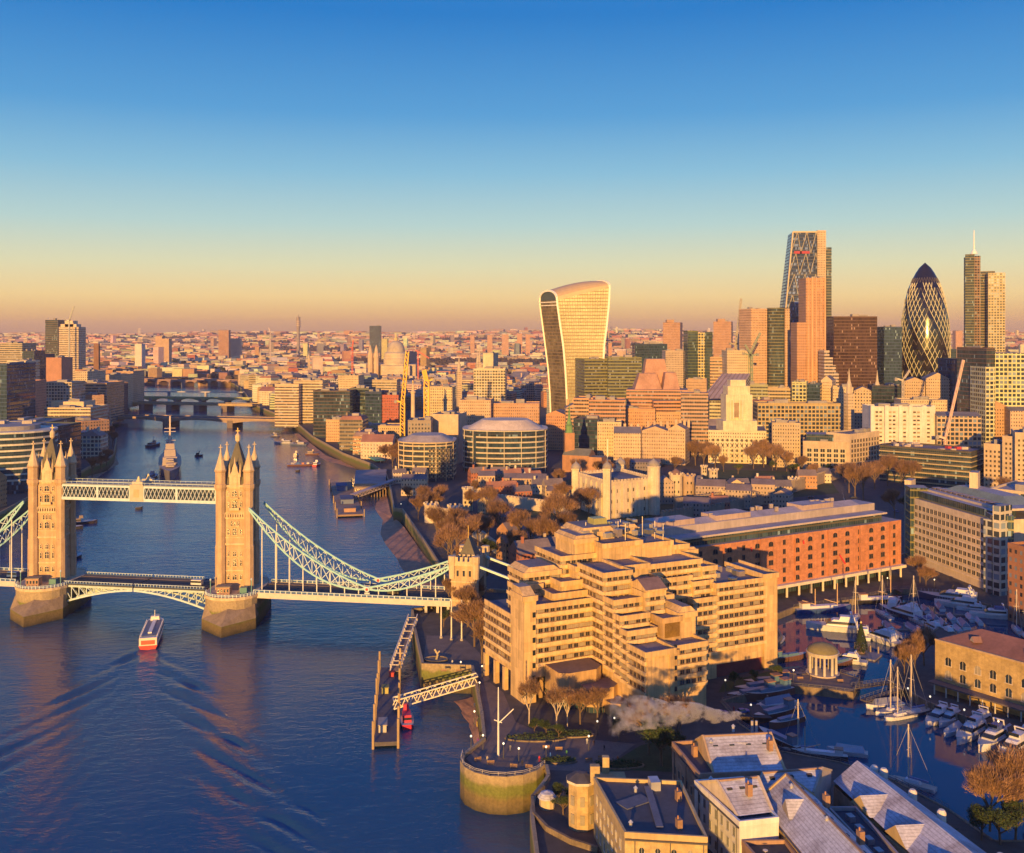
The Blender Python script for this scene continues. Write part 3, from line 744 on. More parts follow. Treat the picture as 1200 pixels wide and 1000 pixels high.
# ---- suspension chains (stiffened trusses) with hangers
def chain(w, sgn, s0):
    """sgn +1: north side span from tower at s0"""
    X = lambda s: s0 + sgn * s
    for (a, za, c, zc, sagb, sagt, n, nm) in ((8.8, 49.5, 62, 17.2, 9.5, 3.6, 13, 'chain'), (62, 17.2, 99, 28.2, 3.9, .9, 8, 'chain')):
        zl = lambda s: za + (zc - za) * (s - a) / (c - a)
        bell = lambda s: 4 * ((s - a) / (c - a)) * (1 - (s - a) / (c - a))
        zb = lambda s: zl(s) - sagb * bell(s); ztp = lambda s: zl(s) - sagt * bell(s) + .6
        b = bmb()
        for k in range(n):
            x0 = a + (c - a) * k / n; x1 = a + (c - a) * (k + 1) / n
            b.bar((X(x0), w, zb(x0)), (X(x1), w, zb(x1)), .65, .7, 'bpaint', (.30, .56, .56)); b.bar((X(x0), w, ztp(x0)), (X(x1), w, ztp(x1)), .65, .7, 'bpaint', (.30, .56, .56))
            b.bar((X(x1), w, zb(x1)), (X(x1), w, ztp(x1)), .32, mat='bpaint', col=BC['pale'])
            b.bar((X(x0), w, zb(x0)), (X(x1), w, ztp(x1)), .32, .3, 'bpaint', BC['pale']); b.bar((X(x0), w, ztp(x0)), (X(x1), w, zb(x1)), .32, .3, 'bpaint', BC['pale'])
        ch = BP(nm, b)
        k = 0
        s = a + (6 if a < 10 else 5)
        while s < c - 1:
            b = bmb(); z = zb(s)
            if z > 15.6: b.bar((X(s), w, 13.8), (X(s), w, z), .42, .3, 'bpaint', (.6, .6, .56)); part('hanger', ch, b)
            s += 6.2
    b = bmb(); b.lathe((X(62), 0, 0), [(0, 0)], 4)
    b = bmb(); b.bar((X(62), w - .7 , 17.2), (X(62), w + .7, 17.2), 2.3, mat='bpaint', col=BC['pale'], n=12); b.bar((X(62), w - .75, 17.2), (X(62), w + .75, 17.2), 1.3, mat='bpaint', col=(.6, .03, .04), n=10)
    b.box((X(62), w, 12.6), (2.2, .8, 3.2), mat='bpaint', col=(.62, .6, .55)); BP('chain_pin', b)
for w in (-8, 8): chain(w, 1, 0); chain(w, -1, -90)
# ---- north abutment tower
s0 = 104.5; b = bmb()
for sy in (-1, 1): b.box((s0, sy * 8.4, 0), (10.5, 5.2, 31), mat='bstone', col=BC['stone'])
b.box((s0, 0, 22), (10.3, 12, 9), mat='bstone', col=BC['stone']); ab = BP('abutment', b)
b = bmb()
for z, h, p_ in ((14.6, .6, .3), (22.5, .5, .3), (29.4, 1.2, .5)):
    for sy in (-1, 1): b.box((s0, sy * 8.4, z), (10.5 + p_ * 2, 5.2 + p_ * 2, h), mat='bstone', col=BC['light'])
part_each('string_course', ab, b)
for sy in (-1, 1):
    b = bmb()
    for k in range(6):
        for e in (-2.7, 2.7): b.box((s0 - 5 + k * 2, sy * 8.4 + e, 31), (1.1, .5, 2.0), mat='bstone', col=BC['light'])
    for e in (-5.2, 5.2):
        b.box((s0 + e, sy * 8.4, 30.6), (.55, 5.6, .6), mat='bstone', col=BC['light'])
        for k in range(3): b.box((s0 + e, sy * 8.4 - 2 + k * 2, 31), (.5, 1.1, 2.0), mat='bstone', col=BC['light'])
    for e in (-2.7, 2.7): b.box((s0, sy * 8.4 + e, 30.6), (10.6, .55, .6), mat='bstone', col=BC['light'])
    part('battlement', ab, b)
b = bmb()
for (dx, dy) in ((-5, -10.8), (5, -10.8), (-5, 10.8), (5, 10.8)):
    b.lathe((s0 + dx, dy, 0), [(1.3, 24), (1.5, 30), (1.7, 31), (1.7, 33.4), (1.2, 33.4)], 8, 'bstone', BC['light'])
part_each('turret', ab, b)
b = bmb(); b.prism([(s0 - 4, -5), (s0 + 4, -5), (s0 + 4, 5), (s0 - 4, 5)], 31, 39.5, 'roof', BC['slate'], top_pts=[(s0 - .2, -2), (s0 + .2, -2), (s0 + .2, 2), (s0 - .2, 2)]); b.bar((s0, -2, 39), (s0, -2, 44.5), .2, mat='bpaint', col=BC['gold']); part('roof', ab, b)
for z in (17, 25):
    for u in (-2.6, 0, 2.6):
        b = bmb(); b.box((s0 + u, -11.05, z), (.9, .1, 2.4), mat='glass'); b.box((s0 + u, -11.1, z + 2.5), (1.3, .25, .3), mat='bstone', col=BC['light']); part('window', ab, b)
# backstays and approach viaduct
for w in (-9, 9):
    b = bmb(); b.bar((110, w, 29), (150, w, 15.5), 1.0, .9, 'bpaint', (.5, .66, .62)); BP('backstay', b)
b = bmb(); b.box((160, 0, 5), (100, 20, 8.6), mat='bstone', col=(.3, .22, .15)); b.box((160, 0, 13.6), (100, 16, .3), mat='asphalt')
for w in (-9.6, 9.6): b.box((160, w, 13.6), (100, .8, 1.5), mat='bstone', col=(.38, .3, .2))
BP('approach_viaduct', b)
b = bmb(); 
for s in (88, 93, 97.5): b.box((s, -9, -2), (1.1, 1.1, 13.8), mat='bpaint', col=(.55, .5, .42)); b.box((s, 9, -2), (1.1, 1.1, 13.8), mat='bpaint', col=(.55, .5, .42))
part_each('column', tb, b)
# ================================================================ CITY LANDMARKS
random.seed(5)
CLR = {'stone': (.46, .38, .28), 'buff': (.40, .31, .2), 'brick': (.36, .17, .09), 'red': (.33, .11, .07), 'pink': (.48, .27, .18), 'white': (.74, .70, .62), 'cream': (.58, .50, .36),
       'grey': (.28, .26, .25), 'dark': (.06, .055, .06), 'brown': (.2, .12, .08), 'green': (.16, .22, .12), 'gold': (.42, .36, .2), 'blue': (.05, .09, .16), 'roof': (.20, .18, .17), 'lead': (.26, .26, .28), 'tile': (.26, .13, .08)}
def C_(k): return CLR[k] if isinstance(k, str) else k
FOOT = []          # footprints already taken: (x, y, radius)
def claim(pts, pad=4):
    cx = sum(p[0] for p in pts) / len(pts); cy = sum(p[1] for p in pts) / len(pts)
    n = 5   # several discs along the longer side
    a, b = Vector(pts[0]), Vector(pts[1]); c, d = Vector(pts[3]), Vector(pts[2])
    k = max(1, int(max((b - a).length, (c - a).length) / 30) + 1); k2 = k
    for i in range(k):
        for j in range(k2):
            p = a.lerp(b, (i + .5) / k).lerp(c.lerp(d, (i + .5) / k), (j + .5) / k2)
            FOOT.append((p.x, p.y, max((b - a).length, (c - a).length) / k / 1.6 + pad))
def plant(B, pts, z, n=3, hmax=4, name='roof_plant', col='grey'):
    a, b, d = Vector(pts[0]), Vector(pts[1]), Vector(pts[3]); L1, L2 = (b - a).length, (d - a).length; rz = atan2((b - a).y, (b - a).x)
    for i in range(n):
        u, v = random.uniform(.2, .8), random.uniform(.25, .75); p = a + (b - a) * u + (d - a) * v
        m = MB(); m.box((p.x, p.y, z), (random.uniform(.12, .28) * L1, random.uniform(.15, .35) * L2, random.uniform(1.8, hmax)), rz, 'roof', C_(col)); B.part(name, m)
def parapet(B, pts, z, h=1.0, th=.5, mat='wall', col='stone', name='parapet'):
    m = MB(); n = len(pts)
    cx = sum(p[0] for p in pts) / n; cy = sum(p[1] for p in pts) / n
    for i in range(n):
        p, q = Vector(pts[i]), Vector(pts[(i + 1) % n]); c = Vector((cx, cy)); d = (q - p).normalized(); nn = Vector((-d.y, d.x))
        if nn.dot(c - p) < 0: nn = -nn
        e = d * (.02 * (i + 1)); o_ = nn * -.06
        m.prism([tuple(p + o_ - d * .06), tuple(q + o_ + d * .06), tuple(q + nn * th - d * th), tuple(p + nn * th + d * th)], z - .35, z + h, mat, C_(col))
    B.part(name, m)
def slab(name, label, cat, px0, px1, Y0, Y1, depth, ytop, mat='punch', col='stone', roof='roof', np=2, mark=None, par=True, group=None, floors=None, z0=5.0, pitched=None, skew=0.0, side=None, sidecol=None, done=True, cl=True):
    """a block seen from the river: front edge from pixel column px0 at distance Y0 to px1 at Y1"""
    a, b = P(px0, Y0), P(px1, Y1); pts = rect(a.xy, b.xy, depth); z1 = ZT(ytop, (Y0 + Y1) / 2)
    B = Bld(name, label, cat, ((a.x + b.x) / 2, (a.y + b.y) / 2, LZ), group); B.pts = pts; B.z1 = z1; B.col = C_(col)
    m = MB(); m.prism(pts, z0, z1, mat, C_(col), cap=False); B.part('wall', m)
    if pitched:
        m = MB(); m.gable(pts if (b - a).length > depth else [pts[1], pts[2], pts[3], pts[0]], z1, pitched, 'roof', C_(roof), 'wall', C_(col)); B.part('roof', m)
    else:
        m = MB(); m.poly([(x, y, z1) for x, y in pts], 'roof', C_(roof)); B.part('roof', m)
        if par: parapet(B, pts, z1, 1.1, .6, 'wall', C_(col))
        if np: plant(B, pts, z1, np)
    if floors:          # projecting floor edges, storey by storey
        fh, fc = floors; k = 1
        while z0 + k * fh < z1 - 1 and k < 24:
            m = MB(); z = z1 - k * fh; c = inset(pts, 1.0)
            if z < LZ + 1: break
            q = [Vector(p) for p in pts]; dv = (q[1] - q[0]).normalized(); nv = Vector((-dv.y, dv.x)); o_ = .45
            pp = [q[0] - dv * o_ - nv * o_, q[1] + dv * o_ - nv * o_, q[2] + dv * o_ + nv * o_, q[3] - dv * o_ + nv * o_]
            m.prism([tuple(p) for p in pp], z, z + .9, 'wall', C_(fc), bottom=True); B.part('floor_band', m); k += 1
    if mark: MARKS.append(((px0 + px1) / 2, ytop + 12, mark))
    if cl: claim(pts)
    return B
# ---- curved-top flared tower
def flared_tower():
    Yb = 1250; B = thing('office_tower', 'flared golden glass skyscraper with rounded white ribbed top, widest at the top', 'skyscraper', P(676, Yb, LZ))
    MARKS.append((676, 440, 'flared skyscraper'))
    prof = [(5, 646, 665.5, 704), (50, 644.5, 664, 705), (80, 642.5, 662.5, 706.5), (110, 639, 660, 708), (135, 636, 656.5, 711), (158, 633.2, 653.5, 713.2), (172, 632.2, 652, 714), (190, 632, 651.4, 714.6)]
    def lerp(z):
        for i in range(len(prof) - 1):
            if z <= prof[i + 1][0] or i == len(prof) - 2:
                t = (z - prof[i][0]) / (prof[i + 1][0] - prof[i][0]); return [prof[i][k] + (prof[i + 1][k] - prof[i][k]) * t for k in (1, 2, 3)]
    def corner(u, v, z):      # u 0 left .. 1 right, v 0 front .. 1 back
        L, E_, R_ = lerp(min(z, 190)); e = P(E_, Yb); l = P(L, Yb + 34); r = P(R_, Yb - 6)
        p = e + (r - e) * u + (l - e) * v; p.z = z; return p
    zs, zt = lambda u: 166 + 16 * u, lambda u: 178.5 + 12 * sin(u * 1.75) * 1.0
    def section(u):
        pts = []; a = zs(u); n = 22
        for k in range(n + 1): z = 5 + (a - 5) * k / n; pts.append((corner(u, 0, z), z))
        for k in range(1, 12):
            t = pi * k / 12; v = .5 - .5 * cos(t); z = a + (zt(u) - a) * sin(t) ** .8; pts.append((Vector((*corner(u, v, a).xy, z)), a + k))
        for k in range(n + 1): z = a + (5 - a) * k / n; pts.append((corner(u, 1, z), z))
        return pts
    NU = 16; secs = [section(i / NU) for i in range(NU + 1)]; n = 22
    b = MB(); b2 = MB(); b3 = MB()
    for i in range(NU):
        for k in range(len(secs[0]) - 1):
            s0, s1 = secs[i], secs[i + 1]; q = [s0[k][0], s1[k][0], s1[k + 1][0], s0[k + 1][0]]
            top = n <= k < n + 11
            (b2 if top else b if k < n else b3).face(q, 'golden_louvre' if not top else 'paint', (.42, .32, .2) if top else (.30, .23, .13), [(i * 2.8, q[0].z), (i * 2.8 + 2.8, q[1].z), (i * 2.8 + 2.8, q[2].z), (i * 2.8, q[3].z)])
    part('curtain_wall', B, b); part('curtain_wall', B, b3); part('roof', B, b2)
    for u in (0, 1):
        b = MB(); s = secs[0 if u == 0 else NU]; m_ = len(s) - 1; last = None
        for k in range(n + 6):
            q = [s[k][0], s[k + 1][0], s[m_ - k - 1][0], s[m_ - k][0]]
            if u == 0: q = q[::-1]
            g = k >= n
            zq = [v.z for v in q]; b.face(q, 'glass' if g else 'golden_louvre', (.24, .17, .09), [(0, q[0].z), (0 if u else 30, q[1].z), (30, q[2].z), (30 if u else 0, q[3].z)] if u else [(28, q[0].z), (28, q[1].z), (0, q[2].z), (0, q[3].z)])
        part('end_wall', B, b)
        b = MB(); col = (.82, .78, .7)
        for k in range(m_): b.bar(s[k][0], s[k + 1][0], 2.2, 2.2, 'paint', col)
        part('rib', B, b)
    for z in (160, 164):
        b = MB(); b.bar(corner(-.01, 0.02, z), corner(-.01, .98, z), 1.6, 1.2, 'paint', (.75, .7, .6)); part('floor_band', B, b)
    claim([tuple(P(640, 1240).xy), tuple(P(710, 1240).xy), tuple(P(710, 1290).xy), tuple(P(640, 1290).xy)])
MAT['golden_louvre'] = facade('golden_louvre', 2.2, 4.2, .12, 1.0, .22, 1.0, glass=(.13, .11, .07), lit=0, grough=.3)
flared_tower()
# ---- wedge tower
def wedge():
    Y = 1340; B = thing('office_tower', 'tall wedge shaped glass skyscraper with sloping side and diagonal bracing', 'skyscraper', P(945, Y, LZ)); MARKS.append((945, 400, 'wedge skyscraper'))
    zt = ZT(272, Y); b = MB()
    base = rect(P(908, Y).xy, P(962, Y).xy, 45); topp = [tuple(P(929, Y).xy), base[1], base[2], (P(929, Y).x + 6, base[3][1])]
    b.prism(base, 5, zt, 'wedge_glass', (.07, .08, .12), 'roof', CLR['grey'], top_pts=topp); part('curtain_wall', B, b)
    b = MB()
    def e(u, z): 
        t = (z - 5) / (zt - 5); L = Vector(base[0]).lerp(Vector(topp[0]), t); p = L.lerp(Vector(base[1]), u); return (p.x, p.y - .6, z)
    nz = 9
    for k in range(nz):
        z0, z1 = 8 + (zt - 8) * k / nz, 8 + (zt - 8) * (k + 1) / nz
        b.bar(e(0, z0), e(1, z0), 0.6, .6, 'paint', (.2, .19, .2))
        for u in (0, .33, .66):
            b.bar(e(u, z0), e(u + .17, z1), .7, .7, 'paint', (.34, .3, .24)); b.bar(e(u + .33, z0), e(u + .17, z1), .7, .7, 'paint', (.34, .3, .24))
    b.bar(e(0, 8), e(0, zt), 1.6, 1.6, 'paint', (.5, .42, .3)); b.bar(e(0, zt), e(1, zt), 2, 2, 'paint', (.5, .42, .3)); part('bracing', B, b)
    b = MB(); r = rect(P(958, Y - 2).xy, P(968, Y - 2).xy, 40); b.prism(r, 5, zt + 2, 'small', (.5, .38, .26), 'roof', CLR['grey']); part('service_core', B, b)
    b = MB(); r = rect(P(968.2, Y).xy, P(974.5, Y).xy, 36); b.prism(r, 5, ZT(290, Y), 'curtain', (.3, .26, .16), 'roof', CLR['grey']); part('service_core', B, b)
    for u0, u1, y in ((.30, .62, 296), (.1, .35, 296)):
        b = MB(); z = ZT(y, Y); b.bar(Vector(e(u0, z)) - Vector((0, .5, 0)), Vector(e(u1, z)) - Vector((0, .5, 0)), .8, 3.4, 'paint', (.35, .03, .06)); part('red_band', B, b)
    claim(base)
MAT['wedge_glass'] = facade('wedge_glass', 3.0, 4.2, .05, .95, .22, .95, glass=(.03, .05, .11), lit=.25, grough=.12)
wedge()
# ---- bullet-shaped tower
def bullet():
    Y = 1270; k = Y / F; c = P(1084, Y, 0); B = thing('office_tower', 'rounded bullet shaped skyscraper with diamond lattice and dark spiral bands', 'skyscraper', (c.x, c.y, LZ)); MARKS.append((1084, 425, 'bullet shaped skyscraper'))
    prof_y = [(520, 22), (470, 24.5), (450, 25.8), (430, 26.9), (410, 27.6), (392, 27.4), (372, 25.6), (352, 22.2), (336, 17.8), (322, 11.5), (314, 6.4), (309.5, 2.6), (308, 0.2)]
    def rad(z):
        y = HY + (H - z) * F / Y
        for i in range(len(prof_y) - 1):
            if prof_y[i][0] >= y >= prof_y[i + 1][0]:
                t = (prof_y[i][0] - y) / (prof_y[i][0] - prof_y[i + 1][0]); return (prof_y[i][1] + (prof_y[i + 1][1] - prof_y[i][1]) * t) * k
        return .2 * k if y < 308 else 22 * k
    n, lv = 30, 32; z0, z1 = 8, ZT(308, Y); zz = [z0 + (z1 - z0) * (i / lv) for i in range(lv + 1)]
    def q(i, j): a = 2 * pi * (i + .5 * (j % 2)) / n; r = rad(zz[j]); return Vector((c.x + r * cos(a), c.y + r * sin(a), zz[j]))
    b = MB(); bd = MB(); lat = MB()
    for j in range(lv):
        for i in range(n):
            dark = ((i + .5 * (j % 2) + .44 * j) % 5) < 1.5 or j > lv * .84
            t_ = bd if dark else b; mt = 'spiral_glass' if dark else 'pale_glass'
            if j % 2 == 0: t_.face([q(i, j), q(i + 1, j), q(i, j + 1)], mt); t_.face([q(i + 1, j), q(i + 1, j + 1), q(i, j + 1)], mt)
            else: t_.face([q(i, j), q(i + 1, j), q(i + 1, j + 1)], mt); t_.face([q(i, j), q(i + 1, j + 1), q(i, j + 1)], mt)
    for j in range(0, lv - 1):
        for i in range(n):
            a = 2 * pi * (i + .5 * (j % 2)) / n
            if sin(a) > .25 or j > lv * .92: continue
            A = q(i, j)
            for t_ in ((i, j + 1), (i + (1 if j % 2 else -1), j + 1)):
                Bp = q(*t_); dk = j > lv * .86
                dd_ = ((i + .5 * (j % 2) + .44 * j) % 5) < 1.5 or dk
                if dd_ and j % 2: continue
                lat.bar(A, Bp, .3 if dd_ else .62, .5, 'paint', (.12, .1, .08) if dd_ else (.6, .56, .36))
    part('pale_glazing', B, b, True); part('spiral_glazing', B, bd, True); part('lattice', B, lat)
    FOOT.append((c.x, c.y, 34))
MAT['pale_glass'] = M('pale_glass', (.05, .06, .05), .14, .5, ns=.2, amt=.4, spec=.9)
MAT['spiral_glass'] = M('spiral_glass', (.012, .010, .012), .12, .0, ns=.2, amt=.3, spec=.8)
bullet()
# ---- plain-spoken towers of the cluster
B = slab('office_tower', 'slim orange stone tower with stepped lower shoulder in front of wedge skyscraper', 'tower', 944.5, 968, 1150, 1150, 30, 327, 'small', (.46, .26, .15), mark='slim orange tower')
m = MB(); m.prism(rect(P(934, 1148).xy, P(944.4, 1148).xy, 26), 5, ZT(378, 1148), 'small', (.46, .26, .15), 'roof', C_('roof')); B.part('shoulder', m); B.done()
for x in (947, 952, 957, 962, 967):
    m = MB(); a = P(x, 1149.4); m.box((a.x, a.y, 5), (.8, .8, ZT(327, 1150) - 3), mat='wall', col=(.6, .4, .26)); B.part('pilaster', m)
slab('office_tower', 'broad dark brown glass block between wedge and bullet skyscrapers', 'tower', 977, 1028, 1210, 1210, 40, 372, 'bronze', (.12, .07, .055), mark='broad brown block').done()
slab('office_tower', 'narrow dark blue glass block left of bullet shaped skyscraper', 'tower', 1036, 1057, 1230, 1230, 30, 384, 'curtain', (.05, .08, .15)).done()
slab('office_tower', 'small dark blue block right of bullet shaped skyscraper', 'tower', 1109, 1121, 1290, 1290, 25, 410, 'curtain', (.05, .08, .13)).done()
B = slab('office_tower', 'orange stone slab tower with dark curved glass bay left of wedge skyscraper', 'tower', 880, 899, 1240, 1246, 30, 363, 'small', (.55, .36, .23), mark='curved bay tower')
m = MB(); c = P(911, 1250); m.lathe((c.x, c.y, 0), [(12.5, 5), (12.5, ZT(361, 1250))], 20, 'curtain', (.22, .2, .1)); B.part('curved_bay', m)
m = MB(); m.prism(rect(P(920, 1236).xy, P(925.5, 1236).xy, 24), 5, ZT(362, 1240), 'small', (.5, .34, .22), 'roof', C_('roof')); B.part('end_wall', m); B.done()
B = slab('office_tower', 'tall dark bronze tower with white mast, rightmost skyscraper group', 'skyscraper', 1131, 1142, 1430, 1425, 34, 298, 'curtain', (.25, .22, .1), mark='masted skyscraper', par=False, np=0)
m = MB(); m.prism(rect(P(1142.1, 1428).xy, P(1149, 1428).xy, 34), 5, ZT(300, 1430), 'grid', (.3, .2, .13), 'roof', C_('roof')); B.part('service_core', m)
m = MB(); m.prism(rect(P(1149.2, 1432).xy, P(1166, 1424).xy, 34), 5, ZT(318, 1430), 'curtain', (.36, .28, .15), 'roof', C_('roof')); B.part('wing', m)
m = MB(); m.prism(rect(P(1158, 1410).xy, P(1178, 1404).xy, 34), 5, ZT(320, 1410), 'grid', (.5, .42, .25), 'roof', C_('roof')); B.part('wing', m)
m = MB(); c = P(1141.5, 1440); m.lathe((c.x, c.y, 0), [(5, ZT(298, 1440)), (3.4, ZT(295, 1440)), (1.0, ZT(292, 1440)), (.55, ZT(270, 1440))], 10, 'paint', (.8, .78, .72)); B.part('mast', m); B.done()
B = slab('office_building', 'pale green glass block with white floor grid at the right edge', 'office block', 1156, 1166, 900, 902, 40, 409, 'curtain', (.12, .08, .07), mark='pale green grid block', cl=False)
m = MB(); m.prism(rect(P(1166.2, 900).xy, P(1205, 897).xy, 40), 5, ZT(414, 900), 'grid', (.55, .55, .28), 'roof', C_('roof')); B.part('glazed_wing', m)
m = MB(); m.prism(rect(P(1155, 888).xy, P(1166, 888).xy, 30), 5, ZT(430, 888), 'grid', (.55, .52, .3), 'roof', C_('roof')); B.part('glazed_wing', m); B.done(); claim(rect(P(1155, 890).xy, P(1210, 890).xy, 50))
slab('office_building', 'dark navy glass building under the masted skyscraper', 'office block', 1119, 1155, 1000, 1000, 40, 422, 'curtain', (.03, .05, .1)).done()
for x0, x1, yt, lb in ((777, 797, 378, 'leftmost of the brown concrete tower blocks behind flared skyscraper'), (836, 857, 377, 'brown concrete tower block left of the tall crane'), ):
    B = slab('tower_block', lb, 'tower block', x0, x1, 1900, 1890, 30, yt, 'small', (.42, .25, .17), par=False)
    m = MB(); c = P((x0 + x1) / 2 - 2, 1902); m.box((c.x, c.y, ZT(yt, 1900)), (14, 14, 5), 0, 'wall', (.4, .25, .17)); B.part('rooftop_house', m); B.done()
B = slab('office_building', 'green glass tower with pale vertical bands left of brown tower block', 'office block', 806, 818, 1300, 1300, 34, 389, 'curtain', (.12, .14, .06), mark='green banded tower')
m = MB(); m.prism(rect(P(818.1, 1298).xy, P(826, 1298).xy, 34), 5, ZT(390, 1298), 'grid', (.6, .5, .22), 'roof', C_('roof')); B.part('pale_bay', m)
m = MB(); m.prism(rect(P(826.2, 1300).xy, P(835, 1300).xy, 34), 5, ZT(389, 1298), 'curtain', (.10, .11, .05), 'roof', C_('roof')); B.part('wing', m); B.done()
slab('office_building', 'orange banded office block right of green banded tower', 'office block', 832, 850, 1180, 1176, 30, 420, 'band', (.5, .33, .2)).done()
slab('office_building', 'pale stone block between green banded tower and curved bay tower', 'office block', 852, 880, 1150, 1150, 30, 412, 'small', (.52, .42, .28)).done()
slab('office_building', 'tall cream block behind the tall crane', 'office block', 868, 881, 1400, 1400, 30, 392, 'small', (.52, .44, .32)).done()
slab('office_building', 'long low green glass office block right of flared skyscraper', 'office block', 685, 712, 1175, 1180, 45, 422, 'band', (.2, .19, .08), mark='long green office').done()
slab('office_building', 'wide olive glass office block, right half of the green office pair', 'office block', 712.5, 752, 1170, 1170, 45, 420, 'band', (.2, .2, .09)).done()
slab('office_building', 'dark blue steel framed office with flat roof behind green offices', 'office block', 744, 782, 1500, 1500, 40, 404, 'curtain', (.04, .06, .1)).done()
slab('office_building', 'cream stone block right of dark blue steel framed office', 'office block', 780, 806, 1400, 1400, 34, 412, 'small', (.45, .36, .3)).done()
# pink stepped block with steep roofs
B = slab('office_building', 'stepped pink granite office with steep sloping roofs', 'office block', 734, 806, 1010, 1000, 34, 457, 'band', (.5, .26, .16), mark='pink stepped office', par=False, np=0)
for x0, x1, y0, y1, Yq in ((744, 776, 457, 438, 1016), (777, 797, 456, 437, 1012), (752, 786, 438, 421, 1030)):
    m = MB(); q = rect(P(x0, Yq).xy, P(x1, Yq).xy, 26); m.prism(q, ZT(457, Yq), ZT(y1, Yq), 'roof', (.42, .24, .17), top_pts=inset(q, .62)); B.part('steep_roof', m)
m = MB(); m.prism(rect(P(766, 992).xy, P(800, 992).xy, 20), 5, ZT(470, 992), 'band', (.5, .26, .16), 'roof', C_('roof')); B.part('step', m); B.done()
for x0, x1, Y0, yt, lb, cl_ in ((672, 695, 985, 468, 'orange stone office with sloped roof left of pink stepped office', (.5, .3, .18)), (690, 733, 960, 470, 'low brick office with bay roofs below green offices', (.46, .25, .15)),
        (798, 830, 960, 462, 'tan ribbed office block right of pink stepped office', (.42, .28, .2))):
    slab('office_building', lb, 'office block', x0, x1, Y0, Y0 - 4, 34, yt, 'band', cl_).done()
# big sloping-roof building
B = slab('office_building', 'large office with wide sloping grey roof right of pink stepped office', 'office block', 822, 874, 1020, 1010, 30, 470, 'band', (.5, .45, .3), mark='sloping grey roof', par=False, np=0)
m = MB(); a, b_, c, d = P(822, 1018), P(862, 1008), P(879, 1046), P(846, 1056)
m.face([(a.x, a.y, ZT(467, 1020)), (b_.x, b_.y, ZT(467, 1012)), (c.x, c.y, ZT(438, 1050)), (d.x, d.y, ZT(438, 1056))], 'roof', (.30, .24, .26)); m.face([(c.x, c.y, 5), (b_.x, b_.y, 5), (b_.x, b_.y, ZT(467, 1012)), (c.x, c.y, ZT(438, 1050))][::-1], 'band', (.5, .45, .3), [(0, 0), (40, 0), (40, 60), (0, 85)])
m.face([(d.x, d.y, 5), (d.x, d.y, ZT(438, 1056)), (c.x, c.y, ZT(438, 1050)), (c.x, c.y, 5)], 'wall', (.4, .3, .2)); B.part('sloping_roof', m)
for k in range(7):
    m = MB(); t_ = (k + .5) / 7; p0 = Vector((a.x, a.y, ZT(467, 1020))).lerp(Vector((b_.x, b_.y, ZT(467, 1012))), t_); p1 = Vector((d.x, d.y, ZT(438, 1056))).lerp(Vector((c.x, c.y, ZT(438, 1050))), t_)
    m.bar(p0 + Vector((0, 0, .3)), p1 + Vector((0, 0, .3)), .7, .7, 'paint', (.22, .17, .17)); B.part('roof_rib', m)
B.done()
# ---- Portland stone headquarters with a stepped tower
B = slab('grand_building', 'grand pale stone building with central stepped tower and columned niche', 'landmark building', 830, 898, 910, 900, 60, 506, 'small', (.62, .52, .36), mark='stepped stone tower building', par=True)
Yt = 922; zb = ZT(506, 910)
for w, y0, y1, nm in ((20, 506, 492, 'podium'), (15.5, 492, 462, 'tower'), (13, 462, 452, 'tower_stage'), (9, 452, 445, 'tower_stage')):
    m = MB(); c = P(863, Yt); k = Yt / F; m.box((c.x, c.y, ZT(y0, Yt) - .5), (w * 2 * k, w * 1.6 * k, (y1 - y0) * -k + .5), .05, 'stone', (.66, .57, .4)); B.part(nm, m)
for x in (-7, -3.5, 3.5, 7):
    m = MB(); c = P(863 + x, Yt - 11.5); m.lathe((c.x, c.y, ZT(490, Yt)), [(.9, 0), (.75, 17)], 8, 'stone', (.7, .62, .46)); B.part('column', m)
m = MB(); c = P(863, Yt - 11.3); m.box((c.x, c.y, ZT(488, Yt)), (4.4, 1.6, 13), 0, 'stone', (.3, .22, .14)); B.part('niche', m)
for x0, x1, y in ((800, 846, 493), (880, 924, 493)):
    m = MB(); q = rect(P(x0, 960).xy, P(x1, 960).xy, 26); m.prism(q, 5, ZT(y + 8, 960), 'small', (.6, .5, .35), cap=False); wg = B.part('wing', m)
    m = MB(); m.gable(q, ZT(y + 8, 960), 7, 'roof', (.3, .25, .25), 'wall', (.6, .5, .35)); part('roof', wg, m)
for k in range(6):
    m = MB(); c = P(846 + k * 7, 905.5 - k * 1.0); m.lathe((c.x, c.y - 1.2, 10), [(.8, 0), (.7, 14)], 8, 'stone', (.66, .58, .42)); B.part('column', m)
a, b_ = P(830, 909.9), P(898, 899.9); B.wins(a.xy, b_.xy, LZ, ZT(506, 905) - 2, 4.2, 4.6, 1.7, 2.4, ('tintglass',), (.6, .5, .36)); B.done(60)
